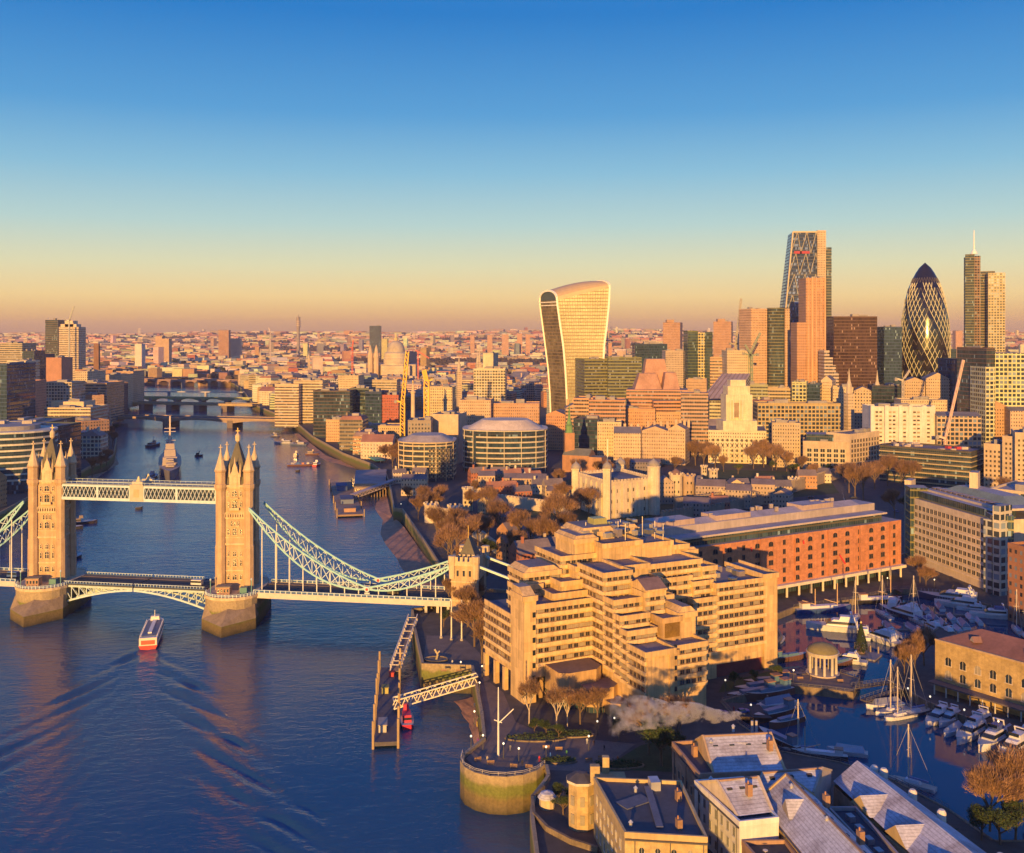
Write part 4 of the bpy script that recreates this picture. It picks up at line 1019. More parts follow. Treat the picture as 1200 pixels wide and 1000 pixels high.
# ---- row left of it
for x0, x1, Y0, Y1, yt, mt, cl_, lb, pt in (
    (719, 751, 905, 902, 508, 'small', (.56, .42, .27), 'cream stone range with mansard roof behind the White turreted keep', 5),
    (752, 783, 902, 897, 505, 'small', (.5, .36, .24), 'buff stone office with mansard roof and many chimneys right of cream range', 4),
    (783, 803, 897, 892, 503, 'small', (.54, .4, .26), 'square cream stone corner house left of the winter trees', 4),
    (672, 718, 950, 940, 492, 'curtain', (.05, .05, .07), 'black glass office behind the green spired church', None),
    (700, 728, 925, 922, 496, 'small', (.6, .46, .28), 'pale stone flank building right of black glass office', None),
    (718, 768, 985, 980, 480, 'small', (.52, .3, .17), 'orange brick block with tiny windows above the cream range', None),
    (768, 806, 990, 985, 484, 'small', (.5, .32, .2), 'orange brick block with flat roof beside tiny windowed block', None),
    (663, 690, 985, 985, 478, 'band', (.5, .32, .2), 'tan office with gabled front left of black glass office', 5)):
    B = slab('city_building', lb, 'building', x0, x1, Y0, Y1, 24, yt, mt, cl_, 'roof', 3, pitched=pt)
    if pt:
        for k in range(4):
            m = MB(); p = Vector(B.pts[3]).lerp(Vector(B.pts[2]), (k + .5) / 4); m.box((p.x, p.y - 5, B.z1), (2.2, 1.4, 7), 0, 'wall', cl_); B.part('chimney', m)
    B.done()
# ---- church with green spire
B = slab('church', 'brick church with green copper spire beside the dark street', 'church', 659, 690, 850, 842, 20, 534, 'wall', (.38, .2, .11), (.2, .2, .14), 0, pitched=5, mark='green spired church')
m = MB(); c = P(667, 858); m.box((c.x, c.y, 5), (8, 8, ZT(507, 858) - 5), .1, 'wall', (.42, .22, .12)); tw = B.part('tower', m)
m = MB(); m.lathe((c.x, c.y, ZT(507, 858)), [(3.6, 0), (3.0, 2), (3.0, 6), (3.4, 6.3), (2.2, 7), (1.9, 10), (1.2, 10.5), (.15, 24)], 8, 'roof', (.14, .26, .10)); part('spire', tw, m)
m = MB(); m.prism(rect(P(690, 842).xy, P(705, 838).xy, 14), 5, ZT(536, 840), 'wall', (.4, .22, .13), 'roof', (.2, .2, .16)); B.part('vestry', m); B.done()
# ---- curved glass riverside offices
def curved_office(label, cx, Y, rx, ry, ytop, ybase_z, col, fl, mark, roofc, sweep=(180, 360), n=26, dome=2.5, extra=None):
    c = P(cx, Y); z1 = ZT(ytop, Y - ry); B = Bld('office_building', label, 'office building', (c.x, c.y, LZ)); MARKS.append((cx, 530, mark))
    pts = [(c.x + rx * cos(2 * pi * k / n) * (1 if True else 1), c.y + ry * (abs(sin(2 * pi * k / n)) ** .6) * (1 if sin(2 * pi * k / n) > 0 else -1)) for k in range(n)]
    m = MB(); m.prism(pts, 5, z1, 'curtain', (.05, .05, .06), cap=False); B.part('glazing', m)
    k = 0; z = LZ + 3.2
    while z < z1 - 1:
        m = MB(); m.prism(inset(pts, 1.012), z, z + 1.15, 'wall', col, bottom=True); B.part('floor_band', m); z += fl
    m = MB(); m.prism(inset(pts, 1.02), z1 - .2, z1 + .9, 'wall', col, 'roof', roofc, bottom=True)
    m.prism(inset(pts, .9), z1 + .9, z1 + dome, 'roof', roofc, top_pts=inset(pts, .55)); B.part('roof', m)
    FOOT.append((c.x, c.y, max(rx, ry) + 8)); 
    for k_ in range(7):
        a = R(200 + k_ * 23); m = MB(); x, y = c.x + rx * cos(a) * 1.015, c.y - ry * abs(sin(a)) ** .6 * 1.015
        m.bar((x, y, 5), (x, y, z1), .5, .5, 'paint', col); B.part('column', m)
    return B
B = curved_office('large curved glass office with white floor bands and pale vaulted roof', 592, 868, 36, 30, 506, 0, (.5, .44, .34), 4.4, 'large curved glass office', (.6, .5, .38), dome=8)
m = MB(); m.prism(rect(P(543, 858).xy, P(556, 842).xy, 50), 5, ZT(503, 868), 'curtain', (.05, .06, .09), 'roof', C_('lead')); B.part('glass_wing', m); B.done()
B = curved_office('curved stone and glass office with tall windows left of large curved office', 501, 820, 23, 26, 520, 0, (.55, .43, .26), 4.0, 'curved stone office', (.42, .36, .3), dome=5)
a = P(500, 792); B.wins(P(501, 793).xy, P(533, 797).xy, LZ + 2, ZT(522, 800), 3.0, 4.0, 1.5, 2.6, ('tintglass',), (.55, .43, .26)); B.done(60)
slab('city_building', 'cream panelled office with blank walls above curved stone office', 'building', 506, 537, 905, 900, 30, 487, 'wall', (.58, .44, .3), 'roof', 4, mark='cream panelled office').done()
slab('city_building', 'dark roofed low office left of cream panelled office', 'building', 478, 505, 880, 880, 30, 494, 'punch', (.3, .25, .2), 'roof', 3).done()
for x0, x1, Y, yt, mt, cl_, lb in ((496, 530, 1250, 455, 'punch', (.58, .46, .26), 'yellow stone office with square windows behind the yellow cranes'), (538, 575, 1000, 470, 'small', (.5, .36, .24), 'pale stone block above large curved office'),
        (576, 632, 1010, 474, 'small', (.46, .28, .18), 'red brick range right above large curved office'), (555, 592, 1350, 433, 'grid', (.6, .5, .34), 'cream block with vertical window strips left of flared skyscraper'), (566, 578, 1380, 415, 'wall', (.58, .5, .34), 'plain cream lift tower on the striped cream block'),
        (447, 467, 1150, 464, 'small', (.4, .12, .08), 'red brick office beside dark riverside glass block'), (428, 447, 1150, 460, 'curtain', (.05, .07, .14), 'navy glass block left of red brick office'), (410, 432, 1160, 456, 'curtain', (.12, .13, .11), 'grey green glass block left of navy glass block'),
        (367, 410, 1130, 459, 'curtain', (.12, .09, .07), 'wide dark bronze riverside glass block'), (322, 350, 1290, 451, 'band', (.6, .46, .3), 'white banded bank building at the bridge end'), (344, 378, 1300, 447, 'band', (.56, .44, .28), 'buff banded office right of bank building'),
        (396, 420, 1350, 441, 'small', (.54, .42, .26), 'pale stone office above bronze glass block'), (425, 465, 1400, 446, 'band', (.5, .4, .26), 'long pale rooftop office below the domed cathedral'),
        (382, 407, 1085, 493, 'small', (.55, .36, .2), 'old fish market hall with corner pavilion by the river'), (407, 470, 1050, 500, 'small', (.52, .38, .22), 'long yellow stone customs building by the riverside trees')):
    slab('city_building', lb, 'building', x0, x1, Y, Y - 3, 30, yt, mt, cl_, 'roof', 3).done()
MARKS += [(485, 470, 'yellow cranes'), (335, 455, 'bank building'), (388, 470, 'bronze glass block'), (575, 440, 'striped cream block')]
for x0, x1, Y0, yt, mt, cl_, lb, pt in (
    (888, 985, 960, 474, 'grid', (.42, .32, .16), 'long olive stone range with colonnade right of stepped stone tower', None), (928, 945, 1050, 449, 'grid', (.5, .48, .24), 'small yellow green glass block under slim orange tower', None), (946, 961, 1060, 451, 'curtain', (.05, .08, .14), 'small navy glass block beside yellow green block', None),
    (962, 975, 1075, 446, 'small', (.54, .42, .28), 'cream stone block with turrets right of navy glass block', 5), (976, 1000, 1050, 455, 'small', (.56, .44, .28), 'cream stone block under the broad brown block', None), (1001, 1021, 1040, 458, 'punch', (.5, .38, .24), 'tan block left of dark low glass block', 4),
    (1022, 1058, 1045, 453, 'curtain', (.05, .05, .07), 'low black glass block under the bullet skyscraper', None), (1060, 1084, 1020, 447, 'small', (.46, .34, .22), 'tan stone block in front of the bullet skyscraper', 4), (1085, 1113, 1015, 444, 'small', (.5, .38, .26), 'taller tan stone block with vaulted roof by pink crane', 6),
    (1098, 1150, 860, 488, 'grid', (.46, .34, .22), 'stone hall with tall arched bays right of pink crane', 3), (1150, 1185, 900, 478, 'small', (.44, .28, .17), 'brown stone hall with domed roof at right edge', 6), (1184, 1230, 880, 482, 'small', (.5, .36, .24), 'brown brick range cut by right edge', 3),
    (874, 900, 1090, 452, 'band', (.34, .34, .2), 'green banded office right of sloping grey roof', None), (900, 928, 1080, 456, 'band', (.46, .36, .22), 'tan banded office left of yellow green block', None), (804, 828, 1080, 446, 'small', (.44, .3, .2), 'brown office block left of sloping grey roof', None), (640, 662, 1010, 486, 'small', (.5, .26, .15), 'orange brick terrace left of the dark street', 4),
    (1056, 1110, 960, 470, 'small', (.52, .42, .3), 'pale stone block behind bright white block', None), (905, 938, 880, 497, 'small', (.46, .36, .24), 'low tan block left of cream framed office', None)):
    slab('city_building', lb, 'building', x0, x1, Y0, Y0 - 5, 26, yt, mt, cl_, 'roof', 3, pitched=pt).done()
B = slab('office_building', 'white banded office stepping down like a staircase beside slim orange tower', 'office block', 966, 972, 1120, 1120, 22, 412, 'band', (.5, .4, .32), np=0)
for x0, x1, yt in ((972.1, 976, 419), (976.1, 979.5, 428), (979.6, 983, 437)): m = MB(); m.prism(rect(P(x0, 1120).xy, P(x1, 1120).xy, 22), 5, ZT(yt, 1120), 'band', (.5, .4, .32), 'roof', C_('roof')); B.part('step', m)
B.done()
# ---- domed cathedral
c = P(464, 2250); k = 2250 / F; B = thing('cathedral', 'pale stone cathedral with great dome and golden lantern', 'cathedral', (c.x, c.y, LZ)); MARKS.append((464, 425, 'domed cathedral'))
m = MB(); m.prism(rect(P(432, 2225).xy, P(487, 2225).xy, 60), 5, ZT(427, 2240), 'small', (.55, .45, .32), 'roof', C_('lead')); part('nave', B, m)
m = MB(); m.prism(rect(P(447, 2205).xy, P(480, 2205).xy, 90), 5, ZT(428, 2240), 'small', (.58, .48, .34), 'roof', C_('lead')); part('transept', B, m)
z = lambda y: ZT(y, 2250)
m = MB(); m.lathe((c.x, c.y, 0), [(14.5 * k, z(428)), (14.5 * k, z(420)), (13.6 * k, z(419.5)), (13.6 * k, z(414)), (12.4 * k, z(413.6)), (11 * k, z(412.6))], 28, 'small', (.6, .5, .36)); part('drum', B, m)
m = MB(); m.lathe((c.x, c.y, 0), [(10.4 * k, z(413)), (10.2 * k, z(409)), (9 * k, z(405)), (6.8 * k, z(402)), (3.6 * k, z(399.8)), (2 * k, z(399.3))], 28, 'roof', (.42, .36, .28)); dm = part('dome', B, m, True)
m = MB(); m.lathe((c.x, c.y, 0), [(2.2 * k, z(399.5)), (2.2 * k, z(396)), (1.4 * k, z(395.5)), (.9 * k, z(393)), (.25 * k, z(391))], 10, 'wall', (.6, .45, .22)); part('lantern', dm, m)
for x in (434, 441):
    m = MB(); q = P(x, 2215); m.lathe((q.x, q.y, 0), [(3.2 * k, 5), (3.2 * k, z(416)), (2.4 * k, z(413)), (1.6 * k, z(408)), (.2 * k, z(404))], 8, 'wall', (.56, .42, .28)); part('bell_tower', B, m)
claim([tuple(P(430, 2200).xy), tuple(P(490, 2200).xy), tuple(P(490, 2300).xy), tuple(P(430, 2300).xy)])
# ---- far towers on the skyline
for x0, x1, Y, yt, mt, cl_, lb in ((53, 68, 2050, 375, 'curtain', (.2, .15, .1), 'tall dark slab tower at far left of skyline'), (253, 0, 0, 0, 0, 0, 0),
        (256, 268, 4200, 387, 'band', (.5, .26, .16), 'distant pink slab tower above the river bend'), (433, 446, 4600, 382, 'curtain', (.14, .14, .14), 'distant grey square tower left of the cathedral dome'), (447, 454, 4000, 397, 'small', (.5, .45, .2), 'small yellow green tower between grey tower and cathedral'),
        (182, 190, 3500, 394, 'small', (.5, .34, .22), 'pair of pale flats far beyond the river, left one'), (190, 198, 3500, 397, 'small', (.5, .34, .22), 'pair of pale flats far beyond the river, right one'), (158, 166, 3000, 403, 'small', (.7, .6, .5), 'bright white far block left of pale flats'),
        (270, 281, 4300, 397, 'small', (.5, .4, .3), 'low pale far block right of pink slab tower'), (551, 556, 5200, 393, 'small', (.5, .3, .2), 'leftmost of three distant pink tower blocks left of flared skyscraper'), (571, 577, 5000, 393, 'small', (.5, .3, .2), 'middle one of three distant pink tower blocks left of flared skyscraper'),
        (588, 596, 4800, 392, 'small', (.5, .3, .2), 'rightmost of three distant pink tower blocks left of flared skyscraper'), (606, 612, 4900, 391, 'small', (.52, .3, .2), 'distant pink tower block just left of flared skyscraper, first of two'), (616, 621, 4900, 392, 'small', (.52, .3, .2), 'distant pink tower block nearest flared skyscraper'),
        (1120, 1128, 4000, 388, 'small', (.5, .3, .2), 'distant pink block between bullet and masted skyscrapers'), (712, 717, 2400, 402, 'small', (.5, .28, .18), 'slim orange tower right beside the flared skyscraper')):
    if x1: slab('tower_block', lb, 'tower block', x0, x1, Y, Y, 30, yt, mt, cl_, 'roof', 1, par=False).done()
B = slab('tower_block', 'pale tower under construction with a crane on its rooftop', 'tower block', 69, 92, 1980, 1980, 34, 384, 'band', (.6, .48, .34), mark='tower under construction')
for x0, x1, y in ((71, 90, 380), (76, 86, 376)):
    m = MB(); m.prism(rect(P(x0, 1984).xy, P(x1, 1984).xy, 20), ZT(385, 1980), ZT(y, 1980), 'wall', (.62, .5, .36), 'roof', C_('roof')); B.part('upper_stage', m)
B.done()
c = P(349.5, 5000); B = thing('communications_tower', 'slender cylindrical communications tower far on the skyline', 'tower', (c.x, c.y, LZ))
m = MB(); m.lathe((c.x, c.y, 0), [(8, 5), (8, 150), (10.5, 151), (10.5, 190), (8, 191), (8, 196), (11, 197), (11, 203), (3, 204), (1.2, 215)], 14, 'band', (.42, .34, .3)); part('shaft', B, m)
for z_ in (160, 170, 180): m = MB(); m.lathe((c.x, c.y, z_), [(12, 0), (12, 4)], 12, 'wall', (.5, .4, .34)); part('antenna_ring', B, m)
# old power station chimney
B = slab('power_station', 'brown brick former power station with tall square chimney', 'power station', 88, 132, 1780, 1770, 60, 434, 'wall', (.4, .22, .13), mark='tall brick chimney')
m = MB(); c = P(113.5, 1765); m.box((c.x, c.y, 5), (9.5, 9.5, ZT(403, 1765) - 5), .1, 'wall', (.22, .12, .08), taper=.85); B.part('chimney', m); B.done()
# ================================================================ SOUTH BANK
def leftglass(label, px0, px1, Y0, Y1, depth, ytop, col, gm='curtain', fl=4.2):
    B = slab('office_building', label, 'office building', px0, px1, Y0, Y1, depth, ytop, gm, (.04, .06, .075), 'lead', 3, par=True, floors=(fl, col)); B.done(); return B
# curved glazed office at the left edge, white floor bands
c = P(1, 760); B = Bld('office_building', 'curved glass office with bright white floor bands at the left edge', 'office building', (c.x, c.y, LZ)); MARKS.append((30, 520, 'curved banded glass office'))
pts = [(c.x + 40 * cos(a), c.y + 32 * sin(a)) for a in [2 * pi * k / 32 for k in range(32)]]
z1 = ZT(507, 735); m = MB(); m.prism(pts, 5, z1, 'curtain', (.04, .06, .07), 'roof', (.24, .22, .2)); B.part('glazing', m)
for k in range(9):
    m = MB(); z = z1 - 1 - k * 4.3; m.prism(inset(pts, 1.015), z, z + 1.3, 'wall', (.58, .54, .44), bottom=True); B.part('floor_band', m)
m = MB(); m.prism(inset(pts, .7), z1, z1 + 3.5, 'roof', (.3, .28, .26)); B.part('roof_plant', m)
for k in range(5): m = MB(); m.box((c.x + random.uniform(-25, 25), c.y + random.uniform(-14, 14), z1 + 3.5), (7, 5, 2.4), .3, 'wall', (.45, .4, .35)); B.part('roof_plant', m)
B.done(); FOOT.append((c.x, c.y, 50))
leftglass('dark glass office with vertical fins behind the left bridge tower', 62, 94, 765, 790, 60, 499, (.16, .2, .22)).done if 0 else None
for x0, x1, Y0, Y1, d, yt, mt, cl_, lb in (
    (64, 95, 790, 830, 70, 499, 'curtain', (.06, .08, .09), 'dark glass office with steel fins beside the south bridge tower'),
    (0, 52, 850, 850, 60, 497, 'curtain', (.07, .08, .08), 'flat roofed glass office behind the curved banded office'),
    (96, 128, 1010, 1030, 60, 494, 'punch', (.36, .22, .15), 'brick riverside warehouse right of dark glass office'),
    (52, 106, 1060, 1060, 45, 479, 'band', (.62, .5, .34), 'bright cream banded clinic building with stepped roof'),
    (60, 98, 1085, 1085, 30, 472, 'wall', (.62, .5, .34), 'cream rooftop block above banded clinic building'),
    (96, 122, 1130, 1140, 50, 486, 'punch', (.26, .2, .18), 'grey riverside block right of cream clinic'),
    (88, 125, 1330, 1330, 60, 450, 'band', (.5, .3, .17), 'orange brick riverside office block with banded storeys'),
    (108, 122, 1290, 1300, 50, 464, 'small', (.48, .28, .17), 'orange brick block stepping down to the river'),
    (88, 108, 1500, 1500, 50, 436, 'punch', (.55, .44, .3), 'cream office under the tall brick chimney'),
    (126, 150, 1420, 1440, 60, 449, 'small', (.2, .13, .11), 'dark brick warehouse in shadow by the far river bend'),
    (115, 142, 1600, 1600, 50, 440, 'small', (.52, .38, .24), 'long stone office at the river bend'),
    (136, 156, 1650, 1650, 50, 436, 'small', (.48, .32, .2), 'stepped tan office right of the river bend offices'),
    (0, 26, 1700, 1700, 50, 403, 'band', (.45, .38, .26), 'broad tan tower block at the far left edge'),
    (0, 8, 1000, 1000, 60, 428, 'curtain', (.05, .09, .16), 'blue glass tower cut by the left edge'),
    (26, 40, 1700, 1700, 40, 412, 'curtain', (.07, .07, .08), 'black block right of broad tan tower'),
    (38, 52, 1750, 1750, 40, 416, 'small', (.12, .09, .1), 'dark block between black block and dark slab tower'),
    (8, 30, 1320, 1320, 40, 424, 'grid', (.58, .5, .36), 'white framed office near the left edge'),
    (12, 36, 1180, 1180, 40, 448, 'small', (.46, .24, .16), 'brown brick block below the white framed office'),
    (50, 84, 1250, 1250, 40, 449, 'grid', (.5, .42, .3), 'arcaded pale office left of orange brick riverside block'),
    (54, 72, 1560, 1560, 40, 420, 'wall', (.42, .22, .15), 'brown brick hospital slab under the dark slab tower')):
    slab('city_building', lb, 'building', x0, x1, Y0, Y1, d, yt, mt, cl_, 'roof', 3).done()
# ================================================================ FAR BRIDGES
def simple_bridge(name, label, a, b, z, w, npier, col, arch=0.0, piercol=None, pw=3, th=1.6, mark=None):
    a, b = Vector(a), Vector(b); B = thing(name, label, 'bridge', ((a.x + b.x) / 2, (a.y + b.y) / 2, z)); d = (b - a).normalized(); nn = Vector((-d.y, d.x)); L = (b - a).length
    m = MB(); m.prism([tuple((a - nn * w / 2).xy), tuple((b - nn * w / 2).xy), tuple((b + nn * w / 2).xy), tuple((a + nn * w / 2).xy)], z - th, z, 'wall', col, 'asphalt', (.05, .05, .05), bottom=True); part('deck', B, m)
    for sg in (-1, 1):
        m = MB(); o = nn * sg * w / 2; m.bar(Vector((*(a + o), z + .5)), Vector((*(b + o), z + .5)), .5, 1.1, 'wall', tuple(min(1, c * 1.25) for c in col)); part('parapet', B, m)
    for k in range(npier):
        p = a + (b - a) * ((k + 1) / (npier + 1)); m = MB()
        m.prism([tuple(p - d * pw - nn * w * .5), tuple(p - nn * w * .62), tuple(p + d * pw - nn * w * .5), tuple(p + d * pw + nn * w * .5), tuple(p + nn * w * .62), tuple(p - d * pw + nn * w * .5)], -3, z - th, 'wall', piercol or col); part('pier', B, m)
    if arch:
        xs_ = [a + (b - a) * (k / (npier + 1)) for k in range(npier + 2)]
        for i in range(npier + 1):
            p, q = xs_[i] + d * pw, xs_[i + 1] - d * pw
            for sg in (-1, 1):
                m = MB(); n = 10; o = nn * sg * w * .48
                f = lambda t: z - th - arch * (2 * t - 1) ** 2 - .3
                for k in range(n):
                    t0, t1 = k / n, (k + 1) / n; A, Bq = p.lerp(q, t0) + o, p.lerp(q, t1) + o
                    m.face([(A.x, A.y, f(t0)), (Bq.x, Bq.y, f(t1)), (Bq.x, Bq.y, z - th), (A.x, A.y, z - th)], 'wall', col)
                part('arch', B, m)
    if mark: MARKS.append((*pix(((a.x + b.x) / 2, (a.y + b.y) / 2, z)), mark))
simple_bridge('road_bridge', 'flat concrete road bridge, nearest of the bridges beyond the warship', G(128, 487.5, 12).xy, G(352, 491.5, 12).xy, 12, 30, 2, (.34, .25, .18), 3.2, (.25, .2, .16), 4, 2.0, 'flat concrete bridge')
simple_bridge('railway_bridge', 'railway bridge on thick round piers behind the flat concrete bridge', G(140, 471, 12).xy, G(300, 474, 12).xy, 12, 24, 4, (.4, .3, .16), 0, (.2, .16, .14), 5, 2.6, 'railway bridge')
simple_bridge('road_bridge', 'green and ochre arched bridge behind the railway bridge', G(150, 465, 10).xy, G(297, 467, 10).xy, 10, 16, 4, (.34, .36, .16), 4, (.3, .25, .2), 3, 1.4)
simple_bridge('footbridge', 'thin steel footbridge beyond the arched bridge', G(155, 459, 10).xy, G(285, 460, 10).xy, 10, 5, 2, (.4, .38, .38), 0, None, 2, .8)
simple_bridge('railway_bridge', 'farthest bridge, low brown arches at the river bend', G(160, 444, 14).xy, G(236, 446, 14).xy, 14, 30, 4, (.3, .2, .17), 4, None, 5, 2)
simple_bridge('road_bridge', 'brown stone bridge at the right of the river bend', G(228, 443.5, 16).xy, G(275, 446, 16).xy, 16, 28, 3, (.42, .28, .2), 4, None, 5, 2)
# ================================================================ THE KEEP AND ITS CASTLE
KC = (.60, .50, .36)
B = Bld('castle_keep', 'square pale stone castle keep with four capped corner turrets and flagpole', 'castle', P(720, 650, LZ)); MARKS.append((720, 575, 'castle keep'))
A0, A1 = P(675, 676), P(711.5, 634); A2 = P(766, 652)          # left corner, nearest corner, right corner
A0, A1, A2 = A0.xy, A1.xy, A2.xy; A3 = A0 + A2 - A1
pts = [tuple(A0), tuple(A1), tuple(A2), tuple(A3)]; zk = ZT(563, 650); zf = LZ
m = MB(); m.prism(pts, 5, zk, 'stone', KC, 'roof', (.13, .12, .13)); B.part('wall', m)
for i in range(4):
    p, q = Vector(pts[i]), Vector(pts[(i + 1) % 4]); d = (q - p).normalized(); nn = Vector((d.y, -d.x)); L = (q - p).length
    m = MB(); n = int(L / 2.6)
    m.bar(Vector((*(p - nn * .4), zk + .5)), Vector((*(q - nn * .4), zk + .5)), .9, 1.0, 'stone', KC)
    for k in range(n): c = p + d * ((k + .5) * L / n) - nn * .4; m.box((c.x, c.y, zk + .9), (1.5, .9, 1.2), atan2(d.y, d.x), 'stone', KC)
    B.part('battlement', m)
    if i < 2:
        for k in range(1, 6):
            c = p + d * (k * L / 6) + nn * .35; m = MB(); m.box((c.x, c.y, 5), (1.5, .8, zk - 5.5), atan2(d.y, d.x), 'stone', tuple(x * 1.1 for x in KC)); B.part('buttress', m)
for (p, r, yt, rnd_) in ((A0, 3.4, 549, 4), (A1, 3.2, 549, 4), (A2, 4.2, 546, 14), (A3, 3.6, 544, 4)):
    m = MB(); zt = ZT(yt, p.y) + (0)
    m.lathe((p.x, p.y, 0), [(r, 5), (r, zt - 1), (r + .35, zt - .8), (r + .35, zt)], rnd_, 'stone', tuple(x * 1.05 for x in KC), ph=.5); tu = B.part('turret', m)
    m = MB(); m.lathe((p.x, p.y, zt), [(r * .92, 0), (r * .95, 1.2), (r * .75, 2.6), (r * .3, 3.8), (.2, 4.6), (.12, 7)], 12, 'roof', (.3, .27, .24)); part('cupola', tu, m, True)
c = (A0 * .3 + A1 * .5 + A2 * .1 + A3 * .1); m = MB(); m.bar((A1.x + .5, A1.y + 3, zk), (A1.x + .5, A1.y + 3, zk + 28), .45, mat='paint', col=(.75, .72, .68)); B.part('flagpole', m)
for (p, q) in ((A0, A1), (A1, A2)):
    for z0 in (LZ + 3, LZ + 9.5, LZ + 16):
        B.wins(p, q, z0, z0 + 1, 4.3, 5, 1.1, 2.3, ('tintglass',), KC, sill=0)
m = MB(); m.box((A1.x + 14, A1.y + 18, zk), (16, 12, 1.6), .4, 'roof', (.16, .15, .16)); B.part('roof_lantern', m)
B.done(); claim(pts)
# outbuildings, towers and walls of the castle
def castle_wall(label, pts, h, z0=LZ, col=KC, th=1.6):
    L = Vector(pts[0]); B = thing('castle_wall', label, 'wall', (L.x, L.y, z0))
    m = MB()
    for i in range(len(pts) - 1):
        p, q = Vector(pts[i]), Vector(pts[i + 1]); m.bar(Vector((*p, z0 + h / 2 - 1)), Vector((*q, z0 + h / 2 - 1)), th, h + 2, 'stone', col)
    part('wall', B, m); m = MB()
    for i in range(len(pts) - 1):
        p, q = Vector(pts[i]), Vector(pts[i + 1]); n = max(2, int((q - p).length / 2.8)); d = (q - p).normalized()
        for k in range(n): c = p.lerp(q, (k + .5) / n); m.box((c.x, c.y, z0 + h - .05), (1.5, th + .06, 1.1), atan2(d.y, d.x), 'stone', col)
    o = part('battlement', B, m)
def ctower(label, px, py, r, h, n=12, col=KC, roof=None, square=False):
    c = G(px, py, LZ); B = Bld('castle_tower', label, 'tower', c)
    m = MB()
    m.lathe((c.x, c.y, 5), [(r, 0), (r * .96, h + 3), (r * 1.05, h + 3.2), (r * 1.05, h + 4)], 4 if square else n, 'stone', col, ph=.9 if square else 0); B.part('wall', m)
    m = MB(); k_ = 8 if not square else 12
    for k in range(k_):
        a = 2 * pi * k / k_; rr = r * (.98 if not square else .72)
        m.box((c.x + rr * cos(a), c.y + rr * sin(a), LZ + h), (1.1, 1.1, 1.3), a, 'stone', col)
    part_each('merlon', B.o, m)
    for z in (h * .35, h * .7):
        for a in (-1.9, -1.3):
            m = MB(); m.box((c.x + r * .93 * cos(a), c.y + r * .93 * sin(a), LZ + z), (.8, .8, 1.6), a, 'tintglass', (.03, .03, .03)); B.part('window', m)
    if roof: m = MB(); m.lathe((c.x, c.y, LZ + h), [(r * .8, 0), (r * .5, 2.5), (.1, 4)], 8, 'roof', roof); B.part('roof', m)
    B.done(); FOOT.append((c.x, c.y, r + 3))
ctower('left one of the twin round gate towers right of the castle keep', 792, 588, 4.6, 19, roof=(.2, .12, .1)); ctower('right one of the twin round gate towers right of the castle keep', 807, 588, 4.2, 18, col=(.46, .34, .24))
ctower('square tower with small cap left of the castle keep, among trees', 548, 598, 4.6, 14, square=True); ctower('turreted river gate tower, left corner', 505, 612, 4.2, 11); ctower('turreted river gate tower, right corner', 533, 617, 4.2, 12)
castle_wall('short battlemented wall joining the two river gate towers', [G(505, 612, LZ).xy, G(533, 617, LZ).xy], 9)
castle_wall('long low battlemented wall along the riverside trees', [G(533, 617, LZ).xy, G(560, 632, LZ).xy, G(590, 655, LZ).xy], 5); castle_wall('low inner wall left of the keep behind the trees', [G(560, 590, LZ).xy, G(668, 604, LZ).xy], 7)
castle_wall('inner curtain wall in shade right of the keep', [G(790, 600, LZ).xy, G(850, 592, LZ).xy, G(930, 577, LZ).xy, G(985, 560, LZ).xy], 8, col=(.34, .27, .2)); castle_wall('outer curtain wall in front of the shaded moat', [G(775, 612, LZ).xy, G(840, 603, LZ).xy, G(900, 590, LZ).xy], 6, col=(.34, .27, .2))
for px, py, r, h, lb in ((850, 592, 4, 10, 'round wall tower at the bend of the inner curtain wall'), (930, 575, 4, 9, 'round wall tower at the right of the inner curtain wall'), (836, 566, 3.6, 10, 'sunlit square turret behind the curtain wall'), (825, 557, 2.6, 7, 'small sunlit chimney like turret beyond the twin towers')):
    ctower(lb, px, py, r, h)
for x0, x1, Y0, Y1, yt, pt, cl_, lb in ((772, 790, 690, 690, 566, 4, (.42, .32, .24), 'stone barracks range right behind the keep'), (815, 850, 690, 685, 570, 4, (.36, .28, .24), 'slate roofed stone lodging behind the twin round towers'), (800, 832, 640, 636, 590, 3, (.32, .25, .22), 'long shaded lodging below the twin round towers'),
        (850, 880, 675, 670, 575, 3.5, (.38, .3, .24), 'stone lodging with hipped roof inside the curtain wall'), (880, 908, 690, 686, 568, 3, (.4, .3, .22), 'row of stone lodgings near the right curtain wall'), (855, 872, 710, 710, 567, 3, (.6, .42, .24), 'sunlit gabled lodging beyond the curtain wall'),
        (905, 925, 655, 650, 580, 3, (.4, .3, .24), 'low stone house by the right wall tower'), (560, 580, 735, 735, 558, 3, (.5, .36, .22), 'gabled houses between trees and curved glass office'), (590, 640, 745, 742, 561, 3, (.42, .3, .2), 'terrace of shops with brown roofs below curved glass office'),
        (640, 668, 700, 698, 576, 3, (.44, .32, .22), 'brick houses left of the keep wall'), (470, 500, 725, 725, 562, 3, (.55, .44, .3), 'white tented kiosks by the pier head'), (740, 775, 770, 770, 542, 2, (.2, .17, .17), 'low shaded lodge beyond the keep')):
    slab('castle_building', lb, 'building', x0, x1, Y0, Y1, 12, yt, 'small', cl_, (.17, .14, .15), 1, pitched=pt, par=False).done()
